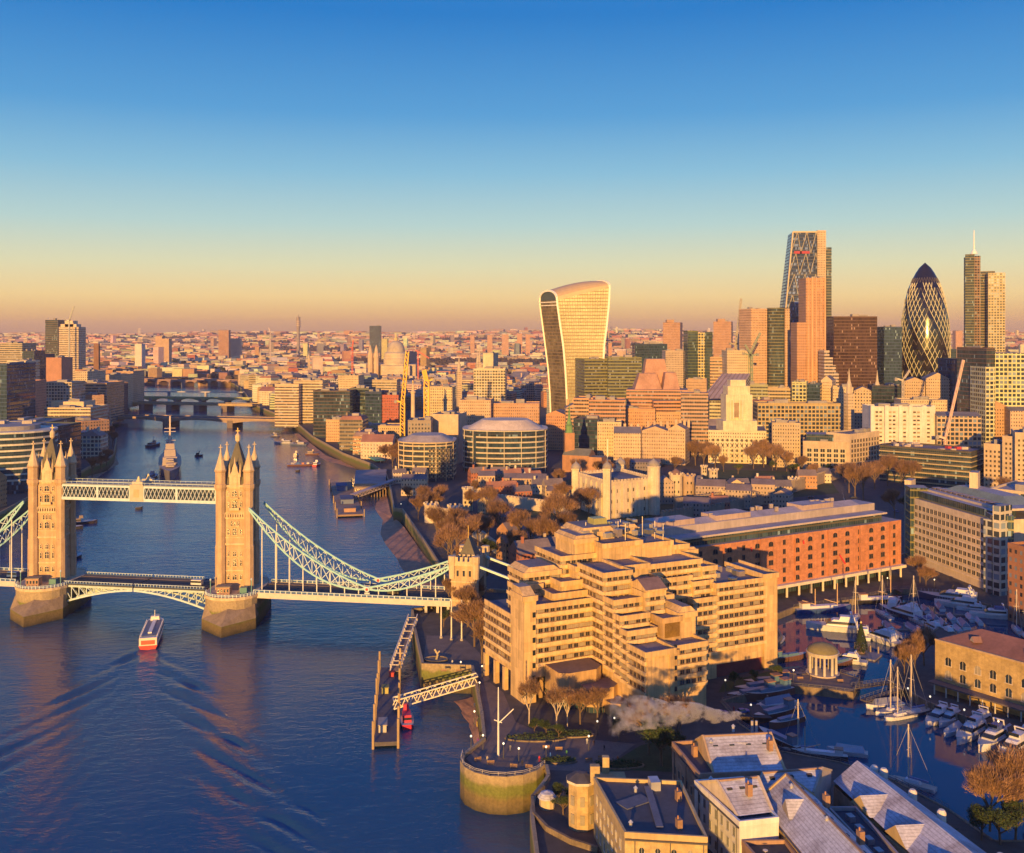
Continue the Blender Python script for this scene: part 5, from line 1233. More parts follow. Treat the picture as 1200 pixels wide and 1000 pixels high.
# ================================================================ RIGHT MIDDLE GROUND
MARKS += [(600, 590, 'trees beside the castle'), (860, 580, 'castle curtain wall')]
B = slab('office_building', 'bright white block with square windows and stair towers', 'office building', 1020, 1095, 870, 866, 26, 478, 'wall', (.62, .58, .52), mark='bright white block')
for x in (1020.5, 1037, 1053, 1065, 1081, 1094):
    m = MB(); c = P(x + (1.5 if x < 1094 else -1), 868.6); m.box((c.x, c.y - .4, 5), (3.2, 2.4, ZT(475, 870) - 5), 0, 'wall', (.66, .62, .55)); B.part('stair_tower', m)
for x0, x1 in ((1023.5, 1036), (1040, 1051), (1056, 1064), (1068, 1080), (1084, 1092)):
    B.wins(P(x0, 869.9 - (x0 - 1020) / 18.75).xy, P(x1, 869.9 - (x1 - 1020) / 18.75).xy, 14, ZT(480, 870), 3.3, 3.5, 2.2, 1.5, ('tintglass', 'glassw'), (.6, .45, .3))
B.done(90); 
B = slab('office_building', 'cream framed office with dark square windows left of bright white block', 'office building', 941, 995, 850, 840, 30, 519, 'wall', (.5, .39, .27), mark='cream framed office')
B.wins(P(941, 849.9).xy, P(995, 839.9).xy, LZ, B.z1 - 2, 5.3, 4.0, 3.9, 2.9, ('tintglass', 'glass'), (.6, .5, .34))
m = MB(); m.prism(rect(P(945, 857).xy, P(992, 849).xy, 20), B.z1, B.z1 + 6, 'curtain', (.1, .1, .08), 'roof', (.3, .25, .25)); B.part('penthouse', m); B.done()
B = slab('office_building', 'tan stone wing with tall pilasters between cream framed office and white block', 'office building', 995.5, 1038, 840, 876, 22, 508, 'wall', (.56, .44, .3)); B.wins(P(995.5, 839.9).xy, P(1038, 875.9).xy, LZ, B.z1 - 2, 4.4, 4.0, 2.6, 2.8, ('tintglass',), (.56, .44, .3)); B.done()
B = slab('office_building', 'long glass office with ochre floor lines and red framed roof', 'office building', 1031, 1138, 800, 755, 34, 527, 'curtain', (.09, .08, .06), (.2, .16, .16), 0, mark='long ochre lined glass office', floors=(3.7, (.42, .34, .2)))
for k in range(16):
    m = MB(); u = random.uniform(.04, .96); v = random.uniform(.15, .85); p = Vector(B.pts[0]).lerp(Vector(B.pts[1]), u).lerp(Vector(B.pts[3]).lerp(Vector(B.pts[2]), u), v)
    m.box((p.x, p.y, B.z1), (random.uniform(2, 6), random.uniform(2, 5), random.uniform(1, 2.6)), .1, 'paint', random.choice([(.5, .05, .06), (.45, .36, .3), (.3, .25, .25), (.5, .45, .4)])); B.part('roof_plant', m)
B.done()
for x0, x1, Y0, Y1, yt, lb in ((1153, 1174, 745, 737, 522, 'stone office tower with square windows at right edge, left bay'), (1174.5, 1189, 732, 726, 513, 'stone office bay rising higher at right edge'), (1189.5, 1215, 720, 715, 509, 'stone office cut by the right edge')):
    B = slab('office_building', lb, 'office building', x0, x1, Y0, Y1, 30, yt, 'wall', (.52, .4, .27)); B.wins(P(x0, Y0 - .1).xy, P(x1, Y1 - .1).xy, LZ, B.z1 - 1, 2.9, 3.5, 1.3, 1.7, ('tintglass',), (.52, .4, .27)); B.done(90)
MARKS.append((1180, 540, 'stone office at the right edge'))
# glazed office with bay grid (right of the brick hotel)
IH = Bld('office_building', 'large office with concrete window grid, corner glass towers and low roof sheds', 'office building', P(1110, 490, LZ)); MARKS.append((1110, 630, 'large gridded office'))
a, b_ = P(1066, 520), P(1162, 455); pts = rect(a.xy, b_.xy, 34); zt = ZT(590, 500)
m = MB(); m.prism(pts, 5, zt, 'wall', (.58, .47, .34), 'roof', (.22, .2, .22)); IH.part('wall', m)
IH.wins(a.xy, b_.xy, LZ + 4, zt - 2.2, 3.35, 3.7, 2.5, 2.35, ('glass', 'glass', 'tintglass'), (.62, .5, .36), off=.05)
for k in range(6):
    m = MB(); z = LZ + 3.6 + k * 3.7; d = (b_ - a).normalized(); m.bar(a + Vector((0, -.1, 0)) + Vector((0, 0, z)) , b_ + Vector((0, -.1, z)), .7, .5, 'wall', (.66, .54, .4)); IH.part('floor_band', m)
for (x0, x1, Y0, Y1, yt, mt, cl_, nm) in ((1061, 1066.5, 526, 516, 570, 'curtain', (.18, .16, .06), 'stair_tower'), (1155, 1163, 462, 452, 602, 'curtain', (.28, .26, .12), 'stair_tower'), (1163.3, 1172, 452, 449, 593, 'grid', (.5, .45, .35), 'stair_tower'), (1172.4, 1186, 449, 452, 611, 'grid', (.42, .42, .36), 'wing'), (1060, 1068, 536, 534, 563, 'wall', (.6, .48, .34), 'lift_tower'), (1136, 1146, 500, 498, 554, 'wall', (.62, .48, .34), 'lift_tower')):
    m = MB(); q = rect(P(x0, Y0).xy, P(x1, Y1).xy, 9); m.prism(q, 5, ZT(yt, (Y0 + Y1) / 2), mt, cl_, 'roof', (.35, .3, .28)); IH.part(nm, m)
ax, bx = Vector(pts[0]), Vector(pts[1]); dv = (bx - ax).normalized(); nv = Vector((-dv.y, dv.x))
def sub(u0, u1, v0, v1, z0, h, mat, col, nm, taper=1.0, top='roof'):
    q = [ax + (bx - ax) * u0 + nv * v0, ax + (bx - ax) * u1 + nv * v0, ax + (bx - ax) * u1 + nv * v1, ax + (bx - ax) * u0 + nv * v1]; q = [tuple(p) for p in q]
    m = MB(); m.prism(q, z0, z0 + h, mat, col, top, (.36, .33, .34), top_pts=inset(q, taper)); IH.part(nm, m)
sub(.06, .96, 2, 14, zt, 3.6, 'curtain', (.12, .12, .07), 'penthouse'); sub(.05, .98, 6, 32, zt + 3.6, 1.0, 'wall', (.5, .42, .34), 'penthouse_roof'); sub(.1, .85, 16, 30, zt + 4.6, 3, 'roof', (.16, .22, .24), 'roof_shed', .7)
for k in range(12): sub(.08 + k * .068, .12 + k * .068, 9, 13, zt + 4.6, .9, 'roof', (.12, .1, .12), 'roof_vent')
IH.done()
slab('office_building', 'white stepped office behind the large gridded office at the right edge', 'office building', 1160, 1230, 520, 500, 40, 578, 'grid', (.56, .46, .34), (.34, .3, .28), 4).done()
slab('brick_building', 'red brick warehouse with arched windows at the right edge', 'building', 1181, 1230, 420, 400, 20, 645, 'punch', (.32, .15, .08), (.14, .11, .1), 1).done()
slab('office_building', 'low dark glazed block between gridded office and red brick warehouse', 'office building', 1172, 1200, 470, 465, 18, 640, 'curtain', (.1, .1, .12), (.2, .2, .22), 1).done()
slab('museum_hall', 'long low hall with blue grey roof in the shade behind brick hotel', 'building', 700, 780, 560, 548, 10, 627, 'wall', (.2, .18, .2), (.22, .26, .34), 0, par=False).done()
MAT['brickw'] = M('brick_wall', None, .85, ns=.3, amt=.24, streak=.16, panel=(1.3, .7, .10), bump=.03, bs=3)
MAT['amberglass'] = M('amber_glass', (.22, .13, .03), .15, ns=.3, amt=.4, spec=.8)
# ================================================================ CONCRETE HOTEL
TH = Bld('concrete_hotel', 'huge stepped concrete hotel with terraces, strip windows and blank service towers', 'hotel', (20, 340, LZ)); MARKS.append((740, 720, 'stepped concrete hotel'))
HO = Vector((4.6, 319.5)); HA = Vector((.9, .43)).normalized(); HB = Vector((HA.y, -HA.x)); HROT = atan2(HA.y, HA.x)
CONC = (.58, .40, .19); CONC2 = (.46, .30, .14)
def hp(a, b):
    a = -1 + (a + 9) * 4 / 18.5 if a < 9.5 else 3 + (a - 9.5) * 21 / 16 if a < 25.5 else 24 + (a - 25.5) * .952
    if b > 0: b *= 32 / 36
    p = HO + HA * a + HB * b; return (p.x, p.y)
ST = 3.15
def hblock(a0, a1, b0, b1, z1, z0=5.0, faces='AB', windows=True, chamfer=0.0, name='block', roof=(.20, .17, .17), col=CONC, wtop=0.0, dens=0.0, wname='window'):
    """b1 is the side nearer the camera. faces: F front (+b), L left end (-a), R right end (+a)"""
    q = [hp(a0, b1), hp(a1, b1), hp(a1, b0), hp(a0, b0)]
    m = MB(); m.prism(q, z0, z1, 'concrete', col, cap=False)
    m.poly([(x, y, z1) for x, y in q], 'roof', roof); bl = TH.part(name, m)
    # parapet upstand
    m = MB(); e = .35
    for (p, r_) in ((hp(a0 - e, b1 + e), hp(a1 + e, b1 + e)), (hp(a1 + e, b1 + e), hp(a1 + e, b0)), (hp(a0 - e, b0), hp(a0 - e, b1 + e))):
        m.bar((p[0], p[1], z1 + .1), (r_[0], r_[1], z1 + .1), .45, 1.7, 'concrete', tuple(c * 1.05 for c in col))
    part('parapet', bl, m)
    if chamfer:
        m = MB(); t = chamfer
        q2 = [hp(a0 + t, b1 - .5), hp(a1 - t, b1 - .5), hp(a1 - t, b0 + .5), hp(a0 + t, b0 + .5)]; m.prism(q, z1 + .9, z1 + .9 + t, 'concrete', col, 'roof', roof, top_pts=q2); part('chamfered_cap', bl, m)
    if not windows: return bl
    n = int((z1 - max(z0, LZ + 8)) / ST)
    for k in range(n):
        z = z1 - (k + 1) * ST - wtop
        for f, p, r_ in (('F', hp(a0, b1), hp(a1, b1)), ('L', hp(a0, b0), hp(a0, b1)), ('R', hp(a1, b1), hp(a1, b0))):
            if f not in faces: continue
            P0, P1 = Vector(p), Vector(r_); d = (P1 - P0).normalized(); nn = Vector((d.y, -d.x)) * .28
            m = MB(); m.bar((p[0] + nn.x, p[1] + nn.y, z + .55), (r_[0] + nn.x, r_[1] + nn.y, z + .55), .6, 1.1, 'concrete', (.68, .49, .25)); part('spandrel', bl, m)
            m = MB(); n1 = nn * .18; m.bar((p[0] + n1.x, p[1] + n1.y, z + 1.95), (r_[0] + n1.x, r_[1] + n1.y, z + 1.95), .06, 1.3, 'glassw', (.3, .2, .1)); part('window_strip', bl, m)
            TH.wins(P0, P1, z + 1.2, z + 1.3, 2.15, ST, 1.55, 1.25, ('glassw', 'tintglass', 'tintglass', 'glass'), (.3, .18, .09), sill=.1, m0=1.0, off=.1)
    return bl
m_ = M('concrete', None, .85, ns=.09, amt=.16, streak=.32, panel=(2.15, 3.15, .12), bump=.04, bs=2); MAT['concrete'] = m_
BZ = LZ + 7.5     # underside of the raised left wing
# left end block and its legs
hblock(-9, 13.5, -30, -9, 34, BZ, 'L', roof=(.10, .12, .17)); 
for a, b in ((-8.2, -29.4), (-8.2, -21), (-8.2, -14)):
    m = MB(); c = hp(a, b); m.box((c[0], c[1], 5), (1.4, 1.6, BZ - 4.9), HROT, 'concrete', CONC); TH.part('leg', m)
hblock(-10.5, 9.4, -8.9, .9, 42, 5, '', False, 0, 'stair_tower', (.16, .16, .18))
m = MB(); q = [hp(-10, .6), hp(9, .6), hp(9, -8), hp(-10, -8)]; m.prism(q, 42.9, 45, 'concrete', CONC, 'roof', (.25, .22, .2), top_pts=[hp(-10, -3.2), hp(9, -3.2), hp(9, -8), hp(-10, -8)]); TH.part('chamfered_cap', m)
for k in range(7):
    m = MB(); c = hp(5.5, 1.1); m.box((c[0], c[1], 12 + k * 4.0), (.9, .3, 1.6), HROT, 'tintglass', (.03, .03, .03)); TH.part('slit_window', m)
# left wing terraces
hblock(9.5, 25.5, -12, 0, 38.8, BZ, 'F'); hblock(16, 25.5, -14, -3.4, 40.6, 38.8, 'FL'); hblock(19.5, 30, -18, -6.5, 43.3, 40.6, 'FL'); 
hblock(9.5, 16, -20, -12.1, 42, 30, 'FL'); hblock(12, 22, -26, -14.1, 45.5, 30, 'FL', chamfer=1.5)
hblock(23, 36, -34, -15, 49.5, 30, 'FL'); hblock(25, 36, -20, -9, 47, 40, 'F')
for k, a in enumerate((12, 19, 25.2)):
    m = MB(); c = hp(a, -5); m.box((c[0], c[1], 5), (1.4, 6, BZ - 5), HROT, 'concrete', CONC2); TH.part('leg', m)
m = MB(); q = [hp(10, -4), hp(25.5, -4), hp(25.5, -12), hp(10, -12)]; m.prism(q, 5, BZ - .1, 'curtain', (.12, .1, .08)); TH.part('recessed_lobby', m)
# arm towards the camera: steps down as it comes forward
hblock(25.5, 36, -9, 8.5, 48.4, 5, 'FL'); hblock(25.5, 36, 8.5, 15.5, 41.2, 5, 'FL'); hblock(25.5, 36, 15.5, 20, 37.2, 5, 'FL'); hblock(25.5, 36, 20, 24.5, 33.6, 5, 'FL'); hblock(25.5, 36, 24.5, 36, 30, 5, 'L')
for x in (26.3, 34.6):
    m = MB(); c = hp(x, 36.1); m.box((c[0], c[1], 5), (1.2, .8, 24.5), HROT, 'concrete', CONC); TH.part('pier', m)
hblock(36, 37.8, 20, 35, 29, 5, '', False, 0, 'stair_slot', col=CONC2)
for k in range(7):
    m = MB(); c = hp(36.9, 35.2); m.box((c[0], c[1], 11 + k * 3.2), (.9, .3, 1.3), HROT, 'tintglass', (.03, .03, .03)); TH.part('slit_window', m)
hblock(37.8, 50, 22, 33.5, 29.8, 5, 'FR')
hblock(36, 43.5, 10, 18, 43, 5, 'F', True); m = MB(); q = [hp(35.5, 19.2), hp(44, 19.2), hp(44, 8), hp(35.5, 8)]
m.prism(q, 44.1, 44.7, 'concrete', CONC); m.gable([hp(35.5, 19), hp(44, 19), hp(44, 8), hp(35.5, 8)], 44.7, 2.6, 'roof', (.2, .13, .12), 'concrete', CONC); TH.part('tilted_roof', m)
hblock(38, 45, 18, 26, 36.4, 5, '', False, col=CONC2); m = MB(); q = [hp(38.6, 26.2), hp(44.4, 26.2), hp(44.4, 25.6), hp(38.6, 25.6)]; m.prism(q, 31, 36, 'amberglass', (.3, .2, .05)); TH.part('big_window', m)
hblock(45, 51.5, 13, 25, 37, 5, '', False, 1.6)
hblock(43.5, 50, 4, 13, 40, 5, 'F')
# central mass
hblock(36, 47, -10, 2, 48.4, 5, '', False, 0, 'service_tower'); hblock(36, 47, 2, 10, 45, 5, 'F')
m = MB(); c = hp(41.5, 10.2); m.box((c[0], c[1], 39.6), (5.4, .25, 5), HROT, 'paint', (.62, .5, .2)); m.lathe((hp(41.5, 10.4)[0], hp(41.5, 10.4)[1], 41.4), [(.2, 0), (1.2, .8), (.9, 2), (.1, 2.8)], 6, 'paint', (.72, .5, .12)); TH.part('crest_sign', m)
hblock(47, 70, -16, 1, 47.6, 5, 'F'); hblock(36, 52, -22, -10, 53.5, 40, '', False, 0, 'plant_room'); hblock(52, 66, -24, -11, 52, 40, '', False, 0, 'plant_room'); hblock(28, 37, -30, -16, 54.5, 40, '', False, 1.0, 'plant_room')
hblock(33, 47, -34, -20, 55.5, 40, '', False, 1.5, 'plant_room'); hblock(47, 60, -36, -24, 54.8, 40, '', False, 1.2, 'plant_room')
hblock(70, 76, -12, 2, 45, 5, 'F'); hblock(66, 74, -24, -12, 50, 5, '', False, 0, 'stair_tower'); hblock(72, 78, -20, -12.1, 47.6, 5, '', False, .8, 'stair_tower')
random.seed(11)
for k in range(34):
    m = MB(); c = hp(random.uniform(34, 64), random.uniform(-34, -12)); h = random.uniform(.8, 2.6); m.box((c[0], c[1], 55.4 if c[0] < 55 else 52.4), (random.uniform(.8, 3), random.uniform(.8, 3), h), HROT + .2, 'metal', random.choice([(.5, .45, .35), (.35, .3, .3), (.6, .52, .3), (.2, .2, .2)])); TH.part('roof_plant', m)
m = MB(); c = hp(44, -27); m.box((c[0], c[1], 56.5), (6, 5, 3.4), HROT, 'metal', (.5, .45, .15), taper=.85); TH.part('cooling_unit', m)
for k in range(9):
    m = MB(); c = hp(random.uniform(30, 68), random.uniform(-34, -12)); m.bar((c[0], c[1], 50), (c[0], c[1], 57.5 + random.random() * 2), .22, mat='paint', col=(.7, .62, .5)); TH.part('aerial', m)
# right wing
hblock(50, 64, -12, 3.5, 43, 5, 'F'); hblock(64, 72, -14, 5, 41, 5, 'F')
hblock(72, 94, -14, 8, 40.2, 13.5, 'F'); m = MB(); q = [hp(50, 8), hp(92, 8), hp(92, -6), hp(50, -6)]
m.prism([hp(52, 7), hp(92.6, 7.4), hp(92.6, 0), hp(52, 0)], 5, 13.4, 'roof', (.22, .05, .045)); TH.part('red_base', m)
hblock(93, 99, -14, 8.6, 41.4, 5, '', False, 0, 'end_wall')
hblock(62, 72, 5, 8, 36, 5, 'F'); hblock(50, 62, 3.5, 7, 33, 5, 'F')
for k in range(12):
    m = MB(); c = hp(random.uniform(74, 92), random.uniform(-10, 5)); m.box((c[0], c[1], 40.2), (random.uniform(1, 3), random.uniform(1, 3), random.uniform(.8, 2)), HROT, 'metal', random.choice([(.5, .45, .35), (.35, .3, .3), (.2, .2, .2)])); TH.part('roof_plant', m)
# low entrance pavilion and steps between left wing and arm
for (a0, a1, b0, b1, z0, z1) in ((12, 24, .5, 13, 13, 20.5), (17, 26, 11, 20, 11, 16.5), (21, 27, 18, 26, 9, 13)):
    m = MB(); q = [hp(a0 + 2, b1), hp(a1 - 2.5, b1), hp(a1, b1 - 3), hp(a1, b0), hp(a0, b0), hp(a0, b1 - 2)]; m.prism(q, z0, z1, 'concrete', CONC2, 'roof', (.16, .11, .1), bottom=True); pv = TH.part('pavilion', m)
    m = MB(); m.prism(inset(q, .86), 5, z0, 'curtain', (.2, .14, .08)); part('glazed_base', pv, m)
TH.w.sort(key=lambda q: q[1]); TH.done()
for a, b in ((0, -25), (20, -20), (45, -20), (65, -10), (85, -5), (31, 15), (31, 28), (44, 25)): c = hp(a, b); FOOT.append((c[0], c[1], 22))
# ================================================================ BRICK HOTEL ON COLUMNS
BH = Bld('brick_hotel', 'long orange brick hotel on white columns with set-back glazed top floors', 'hotel', P(950, 500, LZ)); MARKS.append((950, 640, 'orange brick hotel'))
a, b_ = P(845, 430), P(1056, 486); ax, bx = a.xy, b_.xy; dv = (bx - ax).normalized(); nv = Vector((-dv.y, dv.x)); ax0 = ax - dv * 26
ORB = (.50, .21, .10); z0, z1 = LZ + 5.5, 36
def bp(u, v): p = ax + dv * u + nv * v; return (p.x, p.y)
LN = (bx - ax).length
m = MB(); m.prism([bp(-32, 0), bp(LN, 0), bp(LN, 24), bp(-32, 24)], z0, z1, 'brickw', ORB, 'roof', (.3, .27, .27)); BH.part('brick_wall', m)
m = MB(); m.prism([bp(-33, -2.6), bp(LN + .6, -2.6), bp(LN + .6, -.05), bp(-33, -.05)], z0 - .9, z0 + .35, 'wall', (.7, .62, .5), bottom=True); BH.part('balcony_slab', m)
m = MB(); m.prism([bp(-31, 5), bp(LN - 1, 5), bp(LN - 1, 23), bp(-31, 23)], 5, z0, 'curtain', (.12, .1, .08)); BH.part('recessed_ground_floor', m)
for k in range(20):
    m = MB(); c = bp(-30 + k * (LN + 28) / 19, -1.4); m.lathe((c[0], c[1], LZ - 3), [(.55, 0), (.5, 8.0)], 8, 'wall', (.68, .6, .48)); BH.part('column', m)
n = 18; bay = (LN + 30) / n
for k in range(n):
    w = 1.6 if k % 3 == 2 else 2.6
    for r_ in range(5):
        p = Vector(bp(-31 + (k + .5) * bay, 0)) - nv * .03; BH.w.append((p.x, p.y, z0 + 1.2 + r_ * 4.1, atan2(dv.y, dv.x), w, 2.1, 'tintglass', (.2, .12, .08), r_ in (4, 3, 0) and k % 3 != 2, 'window'))
for k in range(0, 7):
    m = MB(); u = -31 + (k * 2.6 + 1) * bay; c = bp(u + bay / 2, -.25); m.box((c[0], c[1], z0), (.5, .5, z1 - z0), atan2(dv.y, dv.x), 'brickw', tuple(x * .9 for x in ORB)); BH.part('pilaster', m)
for u, z in ((16, 33), (47, 33), (24, 20), (70, 24)):
    m = MB(); c = Vector(bp(u, -1.2)); m.bar((c.x, c.y, z), (c.x + (2.5 if z < 26 else .2), c.y, z - (4 if z < 26 else 1.5)), .6, .6, 'paint', (.6, .02, .03)); BH.part('red_banner', m)
for (v0, v1, h0, h1, mt, cl_, tp) in ((3, 22, 0, 3.4, 'curtain', (.10, .09, .06), (.3, .27, .27)), (1.5, 23, 3.4, 4.2, 'wall', (.5, .42, .38), (.34, .31, .32)), (9, 21, 4.2, 7.5, 'wall', (.4, .34, .32), (.34, .30, .31))):
    m = MB(); e = 2 if h0 else 4; q = [bp(-30 + e, v0), bp(LN - 6 - e, v0), bp(LN - 6 - e, v1), bp(-30 + e, v1)]; m.prism(q, z1 + h0, z1 + h1, mt, cl_, 'roof', tp, bottom=True); BH.part('upper_storey' if mt == 'curtain' else 'roof_tier', m)
m = MB(); m.gable([bp(-28, 9), bp(LN - 18, 9), bp(LN - 18, 21), bp(-28, 21)], z1 + 7.5, 1.6, 'roof', (.38, .34, .36)); BH.part('roof', m)
for u0, u1 in ((-26, -6), (6, 26), (58, 78)):
    m = MB(); m.prism([bp(u0, 10), bp(u1, 10), bp(u1, 20), bp(u0, 20)], z1 + 7.5, z1 + 10, 'wall', (.42, .32, .28), 'roof', (.4, .33, .32)); BH.part('rooftop_plant', m)
for k in range(14):
    m = MB(); c = bp(random.uniform(0, LN - 20), random.uniform(12, 19)); m.box((c[0], c[1], z1 + 8.5), (1.6, 1.2, 2), .2, 'metal', (.45, .38, .34)); BH.part('roof_vent', m)
m = MB(); q = [bp(-60, 10), bp(-30, 10), bp(-30, 22), bp(-60, 22)]; m.prism(q, 5, z1 - 1, 'wall', (.25, .2, .2), 'roof', (.3, .3, .34)); BH.part('rear_wing', m)
BH.done(); 
for u in range(-50, 110, 18): c = bp(u, 12); FOOT.append((c[0], c[1], 22))
# ================================================================ DOCKS AND FOREGROUND
random.seed(21)
FR = (.42, .43, .46)      # frosted slate
MAT['frost'] = M('frosted_slate', (.36, .36, .40), .7, ns=.22, amt=.3, bump=.05, bs=2)
t = MAT['frost'].node_tree; b = t.nodes['Principled BSDF']; g = t.nodes.new('ShaderNodeNewGeometry'); s_ = t.nodes.new('ShaderNodeSeparateXYZ'); t.links.new(g.outputs['Position'], s_.inputs[0])
ln = math_n(t, 'MULTIPLY_ADD', math_n(t, 'GREATER_THAN', math_n(t, 'FRACT', math_n(t, 'MULTIPLY', s_.outputs[2], 2.2)), .22), .28, .72)     # slate courses
cov = gain(t, noise(t, .16, 5, vec=g.outputs['Position']), -.1, 1.8); cov.node.clamp = True
c = mixc(t, cov, (.24, .21, .22), (.50, .51, .57)); c = mixc(t, 1.0, c, greyv(t, math_n(t, 'MULTIPLY', ln, gain(t, noise(t, 1.5, 3), .75, 1.25))), 'MULTIPLY'); t.links.new(c, b.inputs['Base Color'])
def rf(B, q, z0, h, over=.5, mat='frost', wcol=(.4, .3, .2), hip=0, name='roof', dorm=0):
    m = MB(); m.gable(q, z0, h, mat, FR, 'wall', wcol, hip=hip)
    o = B.part(name, m); a, b, c, d = [Vector(p) for p in q]
    m0, m1 = (a + d) / 2, (b + c) / 2; m = MB(); m.bar((*m0, z0 + h + .1), (*m1, z0 + h + .1), .5, .4, 'wall', (.3, .2, .15)); part('ridge', o, m)
    for i, (p, q_) in enumerate(((d, m0), (a, m0), (b, m1), (c, m1))):
        m = MB(); m.bar((*p, z0 + .15), (*q_, z0 + h + .15), .5, .4, 'wall', wcol); part('verge', o, m)
    for k in range(dorm):
        t = (k + .6) / (dorm + .2); p = (a.lerp(b, t) * .62 + d.lerp(c, t) * .38); m = MB(); m.box((p.x, p.y, z0 + h * .62), (.9, 1.2, .7), atan2((b - a).y, (b - a).x) + pi / 2, 'glass', (.03, .04, .05)); part('skylight', o, m)
    return o
def body(name, label, cat, q, z1, mat='wall', col=(.4, .3, .2), top=(.07, .075, .09), z0=5.0, flat=True):
    cx = sum(p[0] for p in q) / 4; cy = sum(p[1] for p in q) / 4
    B = Bld(name, label, cat, (cx, cy, LZ)); m = MB(); m.prism(q, z0, z1, mat, col, cap=False); B.part('wall', m)
    if flat: m = MB(); m.poly([(x, y, z1) for x, y in q], 'roof', top); B.part('roof', m); parapet(B, q, z1, .8, .45, 'wall', tuple(c * 1.1 for c in col))
    B.pts = q; B.z1 = z1; return B
YB = (.46, .34, .17)
# yellow brick block with dark roof by the river
q = [(23.3, 209), (40, 207), (39, 233), (19, 235)]; B = body('brick_house', 'yellow brick riverside house with dark flat roof and octagonal bay', 'house', q, 22, 'brickw', YB); MARKS.append((755, 945, 'dark flat roofed riverside house'))
for s_ in ((0, 1), (3, 0), (1, 2)):
    B.wins(q[s_[0]], q[s_[1]], LZ + .5, 20, 3.3, 3.7, 1.1, 1.9, ('glass', 'glassw'), (.6, .56, .5), arch=s_ == (0, 1))
m = MB(); m.lathe((16.5, 240, 0), [(3.3, 5), (3.3, 19.6), (3.8, 19.8), (3.8, 20.4), (1.2, 21.8), (0.1, 22)], 8, 'brickw', YB, ph=pi / 8, cols=[YB, (.6, .55, .45), (.6, .55, .45), (.06, .06, .08), (.06, .06, .08)]); by = B.part('octagonal_bay', m)
for k in range(3):
    a = -pi / 2 - .78 + k * .78
    for z in (10.5, 14.8): m = MB(); m.box((16.5 + 3.14 * cos(a), 240 + 3.14 * sin(a), z), (.3, 1.1, 2.3), a, 'glassw', (.5, .5, .45)); part('window', by, m)
m = MB(); m.prism([(19.8, 236), (27, 236), (27, 243), (19.8, 243)], 5, 20.5, 'brickw', YB, 'roof', (.3, .24, .12)); B.part('rear_wing', m)
for x, y, w in ((19.5, 238, 2.2), (22.5, 243, 1.6)): m = MB(); m.box((x, y, 20), (w, 1.6, 4.2), 0, 'brickw', YB); B.part('chimney', m)
m = MB(); m.box((32.5, 231, 22), (2.2, 3.4, 2.0), .1, 'metal', (.45, .45, .48)); B.part('roof_lantern', m)
m = MB(); m.bar((31, 231, 22.3), (31, 212, 22.3), 1.5, .3, 'roof', (.15, .16, .2)); B.part('roof_walkway', m)
m = MB(); m.bar((24, 222, 22.1), (30, 226, 22.1), 4, .2, 'roof', (.12, .13, .16)); B.part('roof_hatch', m); B.done()
# garden terrace wall and gazebo
wallstrip('garden_wall', [g2(636, 925), g2(622, 938), g2(624, 958), g2(640, 975), g2(668, 990), g2(700, 1000)], 2, LZ + 1.3, .7, 'quay', kind=None)
tag(bpy.data.objects['garden_wall'], 'curved buff stone garden wall above the river at bottom centre', 'wall')
B = thing('gazebo', 'small round summerhouse with pale domed roof on the garden terrace', 'gazebo', G(641, 946, LZ)); c = G(641, 946, LZ)
m = MB(); m.lathe((c.x, c.y, LZ), [(1.9, 0), (1.9, 2.4)], 10, 'wall', (.6, .48, .3)); part('wall', B, m); m = MB(); m.lathe((c.x, c.y, LZ + 2.4), [(2.3, 0), (2.3, .3), (1.6, 1.2), (.1, 1.7)], 10, 'frost', FR); part('roof', B, m)
# brick warehouse with frosted roof (smoking flue)
q = [(44.5, 240), (66, 242), (64, 263), (41, 259)]; B = body('brick_warehouse', 'brick warehouse with frosted pitched roof and smoking flue', 'warehouse', q, 20.5, 'brickw', (.36, .22, .15)); MARKS.append((850, 885, 'warehouse with smoking flue'))
rf(B, [(48, 241), (65.5, 242.5), (63.5, 262), (46.5, 259.5)], 20.9, 5.2, wcol=(.55, .38, .2), dorm=4); B.wins((41, 259), (44.5, 240), LZ + .5, 19, 2.9, 3.6, 1.1, 1.9, ('glass',), (.35, .3, .25)); B.wins(q[0], q[1], LZ + .5, 19, 3, 3.6, 1.1, 1.9, ('glass',), (.35, .3, .25))
m = MB(); m.gable([(52.5, 246.5), (58, 246.5), (58, 252), (52.5, 252)], 22.5, 2.6, 'frost', FR, 'wall', (.5, .36, .2)); B.part('dormer', m)
for x in (61.5, 62.6): m = MB(); m.lathe((x, 259, 20), [(.35, 0), (.35, 6.6)], 8, 'metal', (.5, .45, .4)); B.part('flue', m)
B.done()
# white rendered building
q = [(48.6, 216), (57.5, 218), (54.5, 238), (42.6, 236)]; B = body('white_building', 'white rendered building with rows of dark sash windows and frosted roof', 'building', q, 20.8, 'wall', (.66, .64, .6)); MARKS.append((835, 960, 'white rendered building'))
rf(B, [(48.8, 219), (57, 221), (54.6, 237.6), (43.4, 235.6)], 21.2, 4.0, wcol=(.6, .5, .36), dorm=3); B.wins(q[3], q[0], LZ + .4, 20, 2.7, 3.5, 1.0, 2.0, ('glass',), (.5, .5, .5))
m = MB(); m.gable([(49.5, 226), (53.5, 226.5), (53, 230.5), (49, 230)], 23.2, 2.2, 'frost', FR, 'wall', (.6, .46, .26)); B.part('dormer', m); B.done()
